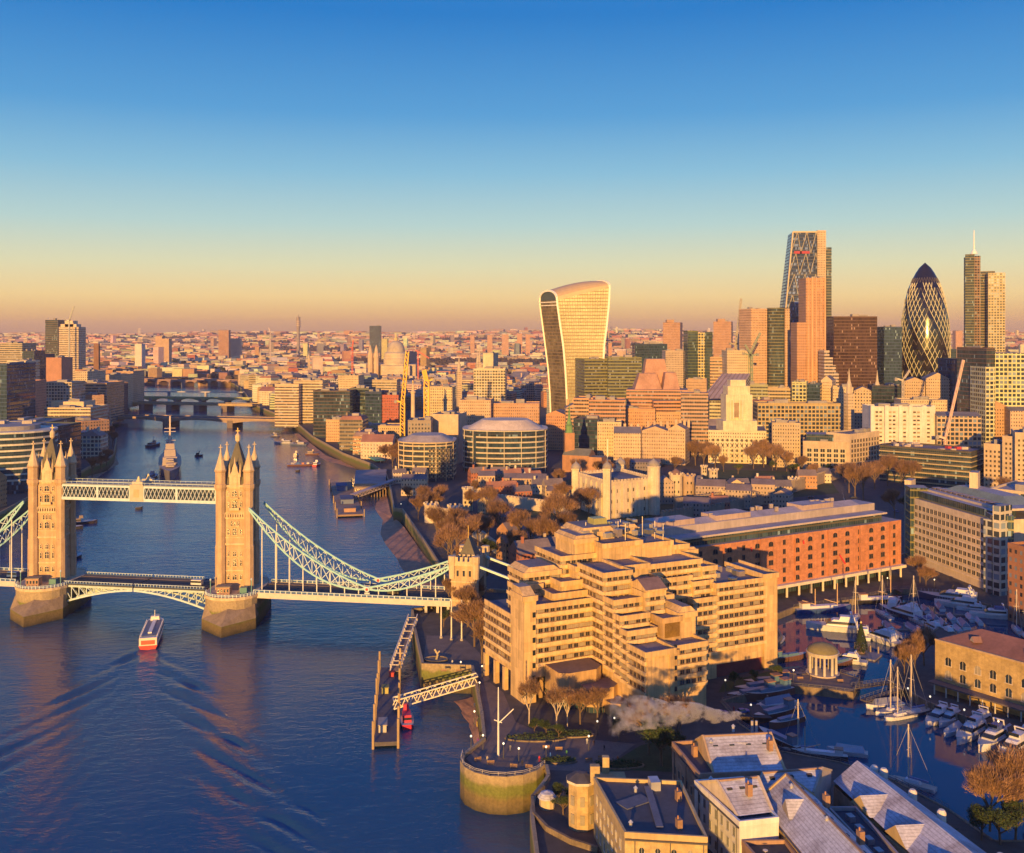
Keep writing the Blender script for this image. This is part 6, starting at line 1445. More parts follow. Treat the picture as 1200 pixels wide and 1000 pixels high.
# roof terrace wing
q = [(54.5, 190), (61, 190), (58.5, 216), (49, 215.6)]; B = body('terrace_wing', 'brown wing with dark roof terrace behind a timber parapet', 'building', q, 17, 'brickw', (.3, .19, .13), (.035, .04, .05)); B.wins(q[3], q[0], LZ + .4, 16, 2.7, 3.5, 1.0, 1.8, ('glass',), (.5, .45, .4)); B.done()
for k in range(5):
    x, y = 53 + k * 1.0, 211.5 - k * 2.6
    B = thing('patio_table', 'patio table on roof terrace', 'table', (x, y, 17)); m = MB(); m.lathe((x, y, 17), [(.3, 0), (.06, .1), (.06, .7)], 8, 'paint', (.4, .35, .3)); part('pedestal', B, m); m = MB(); m.lathe((x, y, 17.7), [(.55, 0), (.55, .06)], 10, 'paint', (.72, .62, .48)); part('tabletop', B, m)
    tag(B, ['pale patio table at the far end of the roof terrace', 'second patio table from the far end of the roof terrace', 'middle patio table on the dark roof terrace', 'second patio table from the near end of roof terrace', 'nearest patio table on the dark roof terrace'][k], group='tables on the roof terrace')
# central gabled building
q = [(61.5, 196), (76, 197), (70, 234), (56.5, 232)]; B = body('gabled_building', 'gabled yellow brick building with long frosted roof at bottom right', 'building', q, 18.8, 'brickw', YB, flat=False); MARKS.append((955, 960, 'long frosted gable roof'))
rf(B, [q[1], q[2], q[3], q[0]], 18.8, 5.4, wcol=YB, dorm=5); m = MB(); m.gable([(60, 219), (67, 219), (67, 225), (60, 225)], 20.6, 3, 'frost', FR, 'wall', (.5, .4, .26)); B.part('dormer', m)
for x in (64.5, 68.7, 73): m = MB(); m.box((x, 195.95, 14.6), (1.6, .12, 2.6), .07, 'glassw', (.4, .3, .2)); B.part('window', m)
B.done()
q = [(56, 233), (70, 235), (78, 247), (62, 243.5)]; B = body('link_building', 'low frosted roofed link between brick warehouse and dockside range', 'building', q, 19, 'wall', (.4, .36, .34), flat=False); rf(B, q, 19, 3.2, wcol=(.42, .36, .3), dorm=3); B.done()
q = [(77, 197), (82, 197), (79, 232), (72.5, 232)]; B = body('service_wing', 'narrow dark flat roofed wing right of the long gable roof', 'building', q, 16.5, 'wall', (.3, .26, .25), (.03, .04, .06)); 
for k in range(6): m = MB(); m.box((77.5 - k * .3, 202 + k * 5, 16.5), (1.4, 2, 1.2), .2, 'metal', (.25, .26, .3)); B.part('roof_vent', m)
B.done()
# chimneys, vents, gutters and pipes on the near roofs
for nm, lst in (('brick_warehouse', ((49, 249, 24), (63, 247, 24), (56, 256, 25), (45.5, 252, 20.5))), ('gabled_building', ((63, 228, 22.5), (69, 222, 22), (66, 212, 22.8), (71, 206, 22), (73.5, 198.5, 20.5))), ('white_building', ((46, 234, 21.5), (52.5, 224, 23.5), (55, 232, 22))), ('brick_house', ((25, 213, 21.5), (37, 225, 21.5), (28, 229, 21.5), (35, 212, 21.5)))):
    o = bpy.data.objects[nm]
    for i, (x, y, z) in enumerate(lst):
        m = MB()
        if i % 2: m.box((x, y, z), (1.1, 1.5, 2.6), .2, 'brickw', (.34, .2, .12)); m.lathe((x - .2, y, z + 2.6), [(.2, 0), (.15, .7)], 6, 'paint', (.4, .2, .1)); part('chimney', o, m)
        else: m.lathe((x, y, z), [(.35, 0), (.35, 1.3), (.55, 1.4), (.1, 1.9)], 8, 'metal', (.5, .5, .5)); part('roof_cowl', o, m)
for nm, p, q_, z in (('brick_house', (23.3, 208.6), (40, 206.6), 21.4), ('white_building', (42.4, 236), (48.4, 215.9), 20.2), ('gabled_building', (61.2, 196), (56.2, 232), 18.6), ('brick_warehouse', (40.8, 259), (44.3, 239.8), 19.9)):
    o = bpy.data.objects[nm]; m = MB(); m.bar((*p, z), (*q_, z), .3, .25, 'metal', (.12, .12, .13)); g_ = part('gutter', o, m)
    for t_ in (.12, .55, .95): m = MB(); x, y = p[0] + (q_[0] - p[0]) * t_, p[1] + (q_[1] - p[1]) * t_; m.bar((x, y, 5), (x, y, z), .16, mat='metal', col=(.12, .12, .13)); part('downpipe', g_, m)
# dockside range with frosted roofs and yellow gables
q = [(88, 185), (106, 185), (91.5, 251), (78.5, 247)]; B = body('dockside_range', 'long dockside range with pale frosted roofs and sunlit yellow gables', 'building', q, 15.5, 'brickw', (.42, .33, .24), flat=False); MARKS.append((1070, 950, 'dockside range'))
m = MB(); m.gable([q[1], q[2], q[3], q[0]], 16.5, 4.2, 'frost', FR, 'wall', YB); r0 = B.part('roof', m)
for (y, w) in ((228, 9), (214, 9), (199, 9)):
    x = 83.2 + (228 - y) * .2; m = MB(); m.gable([(x - 2.6, y), (x + 7.4, y + 1), (x + 6, y + w), (x - 4.2, y + w - 1)], 16.6, 3.2, 'frost', FR, 'wall', (.6, .45, .2)); B.part('cross_gable', m)
    m = MB(); m.prism([(x - 2.5, y), (x + 1, y), (x - .5, y + w - 1), (x - 4.1, y + w - 1)], 8, 15.6, 'wall', (.58, .44, .22)); B.part('gable_wall', m)
    for k in range(2): m = MB(); c = (x - 3.0 - k * .75 + .35, y + 1.9 + k * 3.6); m.box((c[0], c[1], 12.4), (.25, 1.5, 2.2), .28, 'glass', (.04, .04, .05)); B.part('window', m)
for k in range(14):
    m = MB(); y = 192 + k * 3.9; x = 93.5 - (y - 192) * .225 + 2.6; m.box((x, y, 18.6 + (k % 3) * .2), (.9, 1.3, .7), .2, 'glass', (.04, .05, .06)); B.part('skylight', m)
for k, (x, y) in enumerate(((89.2, 249), (91, 247.5), (93.5, 236), (96, 226), (100, 207), (102.5, 196))):
    m = MB(); m.lathe((x, y, 16.5), [(1.0, 0), (1.0, 2.4), (.6, 2.9)], 10, 'paint', (.7, .62, .5)); B.part('roof_vent', m)
for x, y in ((81, 240), (86.5, 220)):
    m = MB(); m.bar((x, y, 15.4), (x - 2.2, y - 9, 15.4), .6, 2.8, 'wall', (.4, .2, .14)); B.part('fire_wall', m)
B.done(); 
for x, y in ((30, 222), (50, 250), (52, 228), (66, 215), (78, 215), (90, 235), (95, 210), (98, 195)): FOOT.append((x, y, 16))
# ---- unseen blocks added below the frame, sized to shade the docks
for x0, x1, y0, y1, zt, lb in ((-5, 24, 96, 122, 27, 'brick wharf block by the river just below the view'), (34, 62, 100, 130, 27, 'second brick wharf block inland from the river'), (70, 104, 96, 128, 26, 'long wharf block facing the lower dock'), (112, 140, 90, 126, 38, 'tall wharf block beside the dock entrance'), (150, 200, 80, 118, 37, 'wide wharf block at the inland end')):
    q = [(x0, y0), (x1, y0), (x1, y1), (x0, y1)]; B = body('wharf_block', lb, 'building', q, zt, 'small', (.36, .24, .15)); plant(B, q, zt, 2); B.done()
# ---- yellow brick dock warehouse
A, Bq = Vector((138.5, 331)), Vector((190, 258)); q = rect(A, Bq, 18); WB = body('dock_warehouse', 'long yellow brick dock warehouse with brown hipped roof and arched windows', 'warehouse', q, 25.5, 'brickw', (.42, .30, .13), flat=False); MARKS.append((1160, 770, 'yellow brick dock warehouse'))
m = MB(); m.gable(q, 25.5, 4.6, 'roof', (.21, .10, .08), hip=.12); WB.part('roof', m)
m = MB(); m.bar((*A, 25.6), (*Bq, 25.6), .7, .6, 'wall', (.42, .3, .18)); WB.part('cornice', m)
WB.wins(A, Bq, LZ + 4, LZ + 15.5, 5.0, 4.2, 2.1, 2.7, ('glass', 'glassw', 'tintglass'), (.55, .46, .34), arch=True); WB.wins(q[3], q[0], LZ + 4, LZ + 15.5, 5, 4.2, 2, 2.6, ('glass',), (.5, .42, .3), arch=True)
for k in range(5): m = MB(); p = A.lerp(Bq, (k + .7) / 5) + Vector((2.5, 2)); m.gable([(p.x - 1.4, p.y - 1.4), (p.x + 1.4, p.y - 1.4), (p.x + 1.4, p.y + 1.6), (p.x - 1.4, p.y + 1.6)], 27.4, 1.6, 'roof', (.24, .13, .1), 'wall', (.5, .4, .25)); WB.part('dormer', m)
d = (Bq - A).normalized(); nn = Vector((d.y, -d.x)); m = MB(); m.prism([tuple(A + nn * 4), tuple(Bq + nn * 4), tuple(Bq + nn * .1), tuple(A + nn * .1)], LZ + 3.2, LZ + 3.7, 'roof', (.12, .1, .1), bottom=True); WB.part('colonnade_roof', m)
for k in range(22): m = MB(); p = A.lerp(Bq, (k + .5) / 22) + nn * 3.6; m.lathe((p.x, p.y, LZ), [(.25, 0), (.22, 3.2)], 6, 'paint', (.5, .48, .42)); WB.part('column', m)
WB.done()
# ---- rotunda
c = G(964, 789, LZ); B = thing('rotunda', 'open round pavilion with white columns and golden green dome', 'pavilion', c); MARKS.append((964, 770, 'domed rotunda'))
for k in range(10): m = MB(); a = 2 * pi * k / 10 + .15; m.lathe((c.x + 4.5 * cos(a), c.y + 4.5 * sin(a), LZ), [(.5, 0), (.42, 6.2), (.6, 6.5)], 8, 'wall', (.5, .46, .4)); part('column', B, m)
m = MB(); m.lathe((c.x, c.y, LZ), [(5.6, 0), (5.6, .4)], 20, 'wall', (.5, .42, .34)); part('plinth', B, m)
m = MB(); m.lathe((c.x, c.y, LZ + 6.5), [(5.2, 0), (5.2, .8), (5.5, .9), (5.5, 1.2)], 24, 'wall', (.5, .44, .37)); part('entablature', B, m)
m = MB(); m.lathe((c.x, c.y, LZ + 7.7), [(5.2, 0), (4.6, 1.1), (3.4, 2.0), (1.8, 2.6), (.1, 2.85)], 24, 'roof', (.22, .19, .08)); part('dome', B, m, True)
# ---- footbridges over the dock
for (p0, p1, lb) in ((G(1000, 806, LZ).xy, G(1044, 800, LZ).xy, 'dark low footbridge over the lock by the rotunda'), (G(1012, 827, 7.5).xy, G(1062, 805, LZ).xy, 'narrow dark gangway across the lower dock')):
    B = thing('footbridge', lb, 'footbridge', (p0.x, p0.y, LZ)); m = MB(); m.bar((*p0, LZ), (*p1, LZ), 2.4, .5, 'roof', (.08, .07, .08)); part('deck', B, m)
    dd = (p1 - p0).normalized(); n2 = Vector((-dd.y, dd.x)) * 1.15
    for sg in (-1, 1):
        m = MB()
        for h in (.7, 1.2): m.bar((*(p0 + n2 * sg), LZ + h), (*(p1 + n2 * sg), LZ + h), .1, mat='paint', col=(.12, .12, .14))
        for k in range(11): p = p0.lerp(p1, k / 10) + n2 * sg; m.bar((p.x, p.y, LZ), (p.x, p.y, LZ + 1.2), .1, mat='paint', col=(.12, .12, .14))
        part('railing', B, m)
# ---- pontoons in the dock
def pontoon(label, a, b, w, z=DZ + .5, col=(.2, .17, .15), posts=4):
    a, b = Vector(a), Vector(b); B = thing('pontoon', label, 'pontoon', (a.x, a.y, z)); m = MB(); m.bar((*a, z - .3), (*b, z - .3), w, .8, 'roof', col); part('deck', B, m); d = (b - a).normalized(); n2 = Vector((-d.y, d.x)) * w * .46
    for k in range(posts): p = a.lerp(b, (k + .5) / posts) + n2; m = MB(); m.lathe((p.x, p.y, z - 2), [(.3, 0), (.3, 4.6)], 8, 'paint', (.3, .24, .18)); part('pile', B, m)
pontoon('wide pontoon carrying the conical fir tree', G(993, 765, DZ).xy, G(1030, 772, DZ).xy, 9, col=(.24, .22, .22)); pontoon('long pontoon between the moored motor cruisers in upper basin', G(1025, 740, DZ).xy, G(1120, 738, DZ).xy, 2); pontoon('second long pontoon farther back in the upper basin', G(1040, 722, DZ).xy, G(1130, 722, DZ).xy, 2)
pontoon('pontoon along the warehouse quay behind the white yachts', G(1058, 826, DZ).xy, G(1205, 880, DZ).xy, 2.4, col=(.14, .12, .12), posts=8); pontoon('pontoon at the left of the lower dock with covered craft', G(872, 812, DZ).xy, G(905, 832, DZ).xy, 2, posts=2)
# ---- boats
def hull(L, Wd, h, col, tr=.0, n=10, bow=1.0, z0=-.3, mat='paint', deckcol=(.5, .46, .4), stern=.85, sheer=.35):
    """hull lying along +x (bow), centred, waterline z=0"""
    m = MB(); st = []
    for i in range(n + 1):
        t = i / n; x = -L / 2 + L * t; w = Wd / 2 * (stern + (1 - stern) * min(1, t * 3)) * (1 if t < .55 else max(.02, (1 - ((t - .55) / .45) ** (2.0 * bow)))); zz = h * (1 + sheer * t ** 3); st.append((x, w, zz))
    for i in range(n):
        (x0, w0, a0), (x1, w1, a1) = st[i], st[i + 1]
        for sg in (-1, 1):
            f = [(x0, sg * w0 * .72, z0), (x1, sg * w1 * .6, z0), (x1, sg * w1, a1), (x0, sg * w0, a0)]; m.face(f if sg < 0 else f[::-1], mat, col)
        m.face([(x0, -w0, a0 - .02), (x1, -w1, a1 - .02), (x1, w1, a1 - .02), (x0, w0, a0 - .02)], 'paint', deckcol)
    x, w, a = st[0]; m.face([(x, w, a), (x, w * .72, z0), (x, -w * .72, z0), (x, -w, a)][::-1], mat, col)
    return m
WHT = (.62, .62, .64)
def motor_yacht(L=16, dark=False, cov=False):
    B = thing('motor_yacht', 'x', 'motor yacht', (0, 0, 0)); W_ = L * .27
    part('hull', B, hull(L, W_, 1.5, (.05, .07, .14) if dark else WHT))
    m = MB(); m.prism([(-L * .32, -W_ * .38), (L * .2, -W_ * .36), (L * .2, W_ * .36), (-L * .32, W_ * .38)], 1.5, 3.2, 'paint', WHT, top_pts=[(-L * .32, -W_ * .34), (L * .06, -W_ * .28), (L * .06, W_ * .28), (-L * .32, W_ * .34)]); part('cabin', B, m)
    m = MB(); m.prism([(-L * .28, -W_ * .385), (L * .185, -W_ * .37), (L * .185, W_ * .37), (-L * .28, W_ * .385)], 2.1, 2.75, 'tintglass', (.03, .03, .04), top_pts=[(-L * .28, -W_ * .365), (L * .13, -W_ * .33), (L * .13, W_ * .33), (-L * .28, W_ * .365)]); part('window', B, m)
    m = MB(); m.box((-L * .16, 0, 3.2), (L * .26, W_ * .6, .9), 0, 'paint', (.08, .12, .3) if cov else WHT, taper=.85); m.box((L * .0, 0, 3.9), (.3, W_ * .5, .7), 0, 'tintglass'); part('flybridge', B, m)
    m = MB(); m.bar((-L * .26, -W_ * .28, 3.2), (-L * .22, -W_ * .28, 5), .25, mat='paint', col=WHT); m.bar((-L * .26, W_ * .28, 3.2), (-L * .22, W_ * .28, 5), .25, mat='paint', col=WHT); m.bar((-L * .22, -W_ * .3, 5), (-L * .22, W_ * .3, 5), .5, .2, 'paint', WHT); part('radar_arch', B, m)
    m = MB(); 
    for k in range(6): m.bar((L * (.2 + k * .05), -W_ * .42 + k * .26, 1.8), (L * (.2 + k * .05), -W_ * .42 + k * .26, 2.6), .06, mat='paint', col=WHT)
    part('railing', B, m); return B
def sail_yacht(L=13, mast=17, dark=False):
    B = thing('sailing_yacht', 'x', 'sailing yacht', (0, 0, 0)); part('hull', B, hull(L, L * .26, 1.1, (.04, .06, .12) if dark else WHT, deckcol=(.42, .34, .26)))
    m = MB(); m.box((-.3, 0, 1.1), (L * .36, L * .13, .8), 0, 'paint', WHT, taper=.8); part('coachroof', B, m)
    m = MB(); m.bar((L * .06, 0, 1.1), (L * .06, 0, mast), .26, mat='paint', col=(.66, .56, .42)); ms = part('mast', B, m)
    m = MB(); m.bar((L * .06, 0, 2.4), (-L * .36, 0, 2.3), .35, .45, 'paint', (.14, .2, .4)); part('boom', ms, m)
    m = MB(); m.bar((L * .06, -1.2, mast * .6), (L * .06, 1.2, mast * .6), .12, mat='paint', col=(.6, .55, .45)); part('spreader', ms, m)
    for e in ((L * .48, 0, 1.6), (-L * .48, 0, 1.3), (0, -1.6, 1.2), (0, 1.6, 1.2)): m = MB(); m.bar((L * .06, 0, mast * .97), e, .06, mat='paint', col=(.4, .38, .34)); part('stay', ms, m)
    return B
def barge(L=26, col=(.05, .1, .3), masts=2, cab=WHT):
    B = thing('barge', 'x', 'barge', (0, 0, 0)); part('hull', B, hull(L, L * .2, 2.0, col, n=12, stern=.6, bow=1.5)); 
    m = MB(); m.box((-L * .02, 0, 2.0), (L * .5, L * .11, 1.0), 0, 'paint', cab); part('hatch_cover', B, m)
    m = MB(); m.box((-L * .34, 0, 2.0), (L * .14, L * .12, 2.4), 0, 'paint', cab); m.box((-L * .34, 0, 4.4), (L * .16, L * .14, .25), 0, 'paint', (.3, .16, .1)); part('wheelhouse', B, m)
    for k in range(masts):
        m = MB(); x = L * (.25 - k * .4); m.bar((x, 0, 2), (x, 0, 12 - k * 2), .3, mat='paint', col=(.6, .4, .22)); ms = part('mast', B, m)
        m = MB(); m.bar((x, 0, 3.4), (x - 6, 0, 5.4), .25, mat='paint', col=(.6, .42, .25)); part('boom', ms, m)
    return B
def covered(L=11, col=(.2, .22, .3)):
    B = thing('covered_boat', 'x', 'covered boat', (0, 0, 0)); part('hull', B, hull(L, L * .3, 1.1, WHT)); m = MB(); m.gable([(-L * .42, -L * .12), (L * .3, -L * .08), (L * .3, L * .08), (-L * .42, L * .12)], 1.2, 1.4, 'paint', col, 'paint', col, hip=.06); m.box((L * .02, 0, 1.0), (L * .5, L * .2, .25), 0, 'paint', WHT); part('tarpaulin', B, m); return B
PRO = {'my': motor_yacht(), 'myd': motor_yacht(20, True), 'myc': motor_yacht(15, False, True), 'sy': sail_yacht(), 'syd': sail_yacht(14, 19, True), 'ba': barge(), 'bk': barge(22, (.03, .03, .035), 1), 'cv': covered(), 'cv2': covered(10, (.4, .42, .48)), 'bs': barge(16, (.16, .08, .06), 0, (.1, .2, .3))}
for o in PRO.values(): remember(o)
usedp = set(); boats = []
NOUN = {'my': ('white flybridge', 'motor yacht'), 'myd': ('big dark hulled', 'motor yacht'), 'myc': ('blue canopied', 'motor yacht'), 'sy': ('white hulled', 'sailing yacht'), 'syd': ('dark hulled', 'sailing yacht'), 'ba': ('blue hulled two masted', 'barge'), 'bk': ('black hulled', 'barge'), 'cv': ('blue grey covered', 'boat'), 'cv2': ('pale covered', 'boat'), 'bs': ('small brown', 'houseboat')}
def boat(kind, px, py, ang, sc=1.0, z=DZ):
    c = G(px, py, z); src = PRO[kind]
    o = src if kind not in usedp else copy_tree(src); usedp.add(kind)
    o.location = (c.x, c.y, z - .05); o.rotation_euler = (0, 0, R(ang)); o.scale = (sc,) * 3; o['group'] = 'boats moored in the dock basins'
    boats.append((o, kind, Vector(c)))
for a in (('my', 1099, 845, 222), ('cv2', 1116, 859, 222, 1.1), ('my', 1138, 863, 222, 1.2), ('myc', 1163, 872, 222, 1.25), ('my', 1188, 883, 222, 1.25), ('myd', 1207, 862, 225), ('sy', 1046, 836, 200), ('sy', 1054, 842, 203, .95), ('syd', 1070, 838, 207), ('cv', 1036, 829, 195, 1.2),
          ('ba', 965, 717, 12), ('bk', 1030, 707, 8), ('myd', 1117, 705, 150, 1.5), ('my', 1125, 712, 150, 1.3), ('myc', 1163, 724, 165, 1.2), ('my', 981, 739, 165, 1.5), ('my', 1032, 752, 120, 1.3), ('myd', 1058, 722, 120, 1.25), ('my', 1048, 713, 60, 1.2), ('sy', 1035, 722, 100), ('syd', 1002, 727, 60), ('sy', 1072, 728, 100, 1.1),
          ('cv', 1084, 716, 80), ('cv', 1094, 726, 80, 1.1), ('cv2', 1104, 733, 80, 1.1), ('cv2', 1115, 727, 80, 1.1), ('cv', 1128, 734, 80, 1.2), ('cv2', 1136, 726, 80), ('my', 1092, 738, 100, .9), ('cv2', 1078, 742, 95), ('my', 1108, 744, 95, .9), ('cv', 1067, 738, 95), ('cv', 1053, 746, 95, .8), ('cv2', 1146, 730, 80, .9), ('my', 1012, 745, 80, .9), ('cv', 1040, 736, 90), ('myc', 1084, 731, 95, .9), ('cv2', 1122, 740, 85, 1), ('my', 1065, 716, 100, .9), ('cv', 1101, 713, 80, 1), ('my', 1140, 716, 160, .8),
          ('sy', 1192, 741, 80), ('syd', 1202, 748, 80, .9), ('my', 992, 776, 150, .9), ('bs', 985, 781, 30, .9), ('bs', 926, 774, 20, .9), ('cv', 915, 752, 60, .8),
          ('bs', 890, 812, 200, 1.2), ('bs', 902, 818, 205, 1.2), ('bs', 882, 820, 200, 1.2), ('cv', 908, 829, 205, 1.4), ('bs', 908, 842, 210, 1.1), ('bs', 922, 850, 210, .9), ('bk', 960, 888, 165, .7), ('cv2', 993, 884, 160, 1.1), ('syd', 938, 882, 170, .8), ('sy', 1068, 921, 140, .95), ('my', 1146, 853, 222, 1.1), ('cv2', 1176, 864, 222, 1.2), ('my', 1113, 846, 222, .9), ('bs', 900, 805, 190, 1.1), ('bs', 912, 872, 120, 1.0)):
    boat(*a)
byk = {}
for o, k, p in boats: byk.setdefault(k, []).append((o, NOUN[k][0], p))
for k, L in byk.items(): relabel(L, NOUN[k][1])
for k, o in PRO.items():
    if k not in usedp: print('unused', k)
# ---- tour boat on the river
B = thing('tour_boat', 'long white and red passenger boat heading upriver, leaving a wake', 'tour boat', BOAT); MARKS.append((180, 745, 'tour boat')); a_ = atan2(BD.y, BD.x); TT = Matrix.Translation(BOAT) @ Matrix.Rotation(a_, 4, 'Z') @ Matrix.Diagonal((1.05, 1.05, 1.05, 1))
def tp(name, m, par=None):
    m2 = m; m2.v = [tuple(TT @ Vector(v)) for v in m.v]; return part(name, par or B, m2)
tp('hull', hull(32, 7.2, 1.6, (.6, .05, .04), deckcol=(.55, .5, .45), stern=.95)); m = MB(); m.prism([(-15, -3.3), (10, -3.2), (13, -2), (13, 2), (10, 3.2), (-15, 3.3)], 1.6, 4.2, 'paint', (.74, .68, .6)); cb = tp('cabin', m)
m = MB(); m.prism([(-14, -3.36), (10, -3.26), (10, 3.26), (-14, 3.36)], 2.3, 3.5, 'tintglass', (.03, .03, .04), cap=False); tp('window_band', m)
m = MB(); m.box((-2, 0, 4.2), (22, 5.4, .3), 0, 'paint', (.12, .14, .2)); m.box((-1, 0, 4.5), (18, 1.4, .5), 0, 'paint', (.75, .7, .62)); tp('roof', m)
m = MB(); m.box((9, 0, 4.2), (3, 3.6, 2), 0, 'paint', (.72, .64, .55), taper=.85); tp('wheelhouse', m)
for sg in (-1, 1):
    m = MB(); m.bar((-15, sg * 3.1, 5.2), (8, sg * 3.1, 5.2), .12, mat='paint', col=(.8, .75, .7))
    for k in range(10): m.bar((-15 + k * 2.5, sg * 3.1, 4.2), (-15 + k * 2.5, sg * 3.1, 5.2), .1, mat='paint', col=(.8, .75, .7))
    tp('railing', m)
m = MB(); m.box((-15.4, 0, 1.6), (1.2, 6.4, 2.9), 0, 'paint', (.75, .62, .5)); m.box((-16.06, 0, 2.0), (.1, 5, 1.6), 0, 'paint', (.5, .1, .06)); tp('stern_cabin', m)
m = MB(); m.bar((7, 0, 6), (7, 0, 9), .16, mat='paint', col=(.8, .75, .7)); tp('mast', m)
# ---- grey museum warship moored in midstream
c0 = G(199, 567, 0); c1 = Vector((-350, 1035, 0)); mid = (c0 + c1) / 2; a_ = atan2((c1 - c0).y, (c1 - c0).x); B = thing('warship', 'grey warship with two masts and funnels moored in midstream', 'warship', mid); MARKS.append((200, 545, 'moored warship')); TT = Matrix.Translation(mid) @ Matrix.Rotation(a_ + pi, 4, 'Z')
NV = (.34, .30, .3); NV2 = (.38, .32, .29); tp('hull', hull(185, 20, 7, (.16, .16, .2), n=18, bow=1.3, deckcol=(.4, .3, .22), stern=.5))
for x, l, w, h, z in ((30, 22, 13, 8, 7), (28, 14, 10, 6, 15), (27, 8, 8, 5, 21), (2, 40, 12, 5, 7), (-22, 18, 12, 8, 7), (-22, 10, 8, 4, 15), (-50, 18, 10, 4, 7)): m = MB(); m.box((x, 0, z), (l, w, h), 0, 'paint', NV2, taper=.92); tp('superstructure', m)
for x in (10, -8): m = MB(); m.lathe((x, 0, 12), [(3.6, 0), (3.3, 13), (3.6, 14)], 14, 'paint', NV, sx=1.3); tp('funnel', m)
for x, h in ((20, 50), (-14, 46)):
    m = MB(); m.bar((x, 0, 15), (x, 0, h), 1.3, mat='paint', col=(.6, .5, .42)); m.bar((x - 2, -3, 12), (x, 0, h - 10), .5, mat='paint', col=NV2); m.bar((x - 2, 3, 12), (x, 0, h - 10), .5, mat='paint', col=NV2); ms = tp('mast', m)
    for z in (28, 36): m = MB(); m.bar((x, -5, z), (x, 5, z), .5, mat='paint', col=(.6, .5, .42)); tp('yard', m, ms)
for x, z, dr in ((58, 9, 1), (46, 11.5, 1), (-40, 11.5, -1), (-62, 9, -1)):
    m = MB(); m.box((x, 0, z), (8, 7, 3), 0, 'paint', NV2, taper=.85); tr_ = tp('gun_turret', m)
    for e in (-1.6, 0, 1.6): m = MB(); m.bar((x + dr * 3, e, z + 1.6), (x + dr * 11, e, z + 2.6), .5, mat='paint', col=NV); tp('gun_barrel', m, tr_)
m = MB(); m.box((-74, 0, 7.5), (1.2, 5, 3), 0, 'paint', (.5, .05, .1)); tp('ensign', m)
def plain_barge(label, px, py, L, W_, ang, col, cab=None, z=0, h=1.6, cat='barge', name='river_barge', mast=0, extra=0):
    global TT, B
    c = G(px, py, z); B = thing(name, label, cat, c); TT = Matrix.Translation(c) @ Matrix.Rotation(R(ang), 4, 'Z')
    tp('hull', hull(L, W_, h, col, stern=.8, bow=1.8))
    if cab: m = MB(); m.box((-L * .15, 0, h), (L * .4, W_ * .6, 2.2), 0, 'paint', cab, taper=.93); cb_ = tp('cabin', m); m = MB(); m.box((-L * .15, 0, h + .8), (L * .41, W_ * .61, .7), 0, 'tintglass'); tp('window_band', m, cb_); m = MB(); m.box((L * .05, 0, h + 2.2), (L * .12, W_ * .4, 1.8), 0, 'paint', cab, taper=.85); tp('wheelhouse', m)
    if mast: m = MB(); m.bar((0, 0, h), (0, 0, mast), .3, mat='paint', col=(.5, .45, .4)); tp('mast', m)
    for k in range(extra): m = MB(); m.box((L * (.3 - .2 * k), random.uniform(-1, 1), h), (2.4, 2.2, 1.6), .2 * k, 'paint', random.choice([(.5, .2, .1), (.5, .45, .4), (.1, .2, .4)])); tp('cargo', m)
for a in (('blue and white pier boat alongside the long jetty', 178, 560, 26, 8, 95, (.1, .14, .3), (.3, .3, .34)), ('dark tug boat left of the warship mast, upriver', 180, 523, 26, 8, 80, (.05, .05, .06), (.2, .17, .16), 0, 2.4, 'tug', 'tug_boat', 12), ('tiny dark boat alone in open water upriver', 233, 535, 8, 3, 10, (.04, .04, .05), (.1, .1, .1)), ('small dark buoy boat under the high walkway', 163, 597, 5, 2.4, 10, (.04, .04, .05)),
          ('dark working boat beside the south bridge tower', 93, 614, 22, 7, 20, (.06, .05, .06), (.2, .16, .15)), ('dark barge cluster vessel nearer the south bridge tower', 82, 620, 16, 6, 10, (.05, .05, .06), (.15, .12, .12)), ('white blue passenger boat moored at the upper pier', 333, 520, 24, 8, 170, (.5, .5, .55), (.5, .5, .55)), ('second passenger boat, right of the white blue one', 350, 522, 20, 7, 170, (.12, .16, .3), (.5, .48, .5)), ('small boat at the far end of the upper moorings', 322, 512, 12, 5, 160, (.2, .2, .25), (.5, .45, .4)),
          ('white launch upstream of the moored barges', 347, 535, 12, 5, 90, (.5, .42, .36), (.6, .5, .4)), ('brown deck barge left of the red white boat', 352, 546, 24, 8, 5, (.2, .1, .08), None, 0, 1.6, 'barge', 'river_barge', 0, 4), ('red and white boat at the end of the barges', 371, 546, 12, 6, 80, (.55, .06, .06), (.7, .65, .6)), ('small brown lighter behind the deck barge', 366, 533, 14, 6, 5, (.22, .12, .09), (.4, .3, .24)), ('tiny dark dinghy below the deck barge', 349, 553, 4, 2, 0, (.04, .03, .03)),
          ('bright red speedboat moored beside the timber jetty', 476, 846, 14, 4.6, 100, (.55, .02, .06), (.5, .03, .08)), ('dark boats below the quay by the south bridge tower', 86, 655, 14, 6, 80, (.04, .06, .1), (.06, .1, .16))):
    plain_barge(*a)
MARKS += [(355, 545, 'moored river barges'), (340, 520, 'upper moorings')]
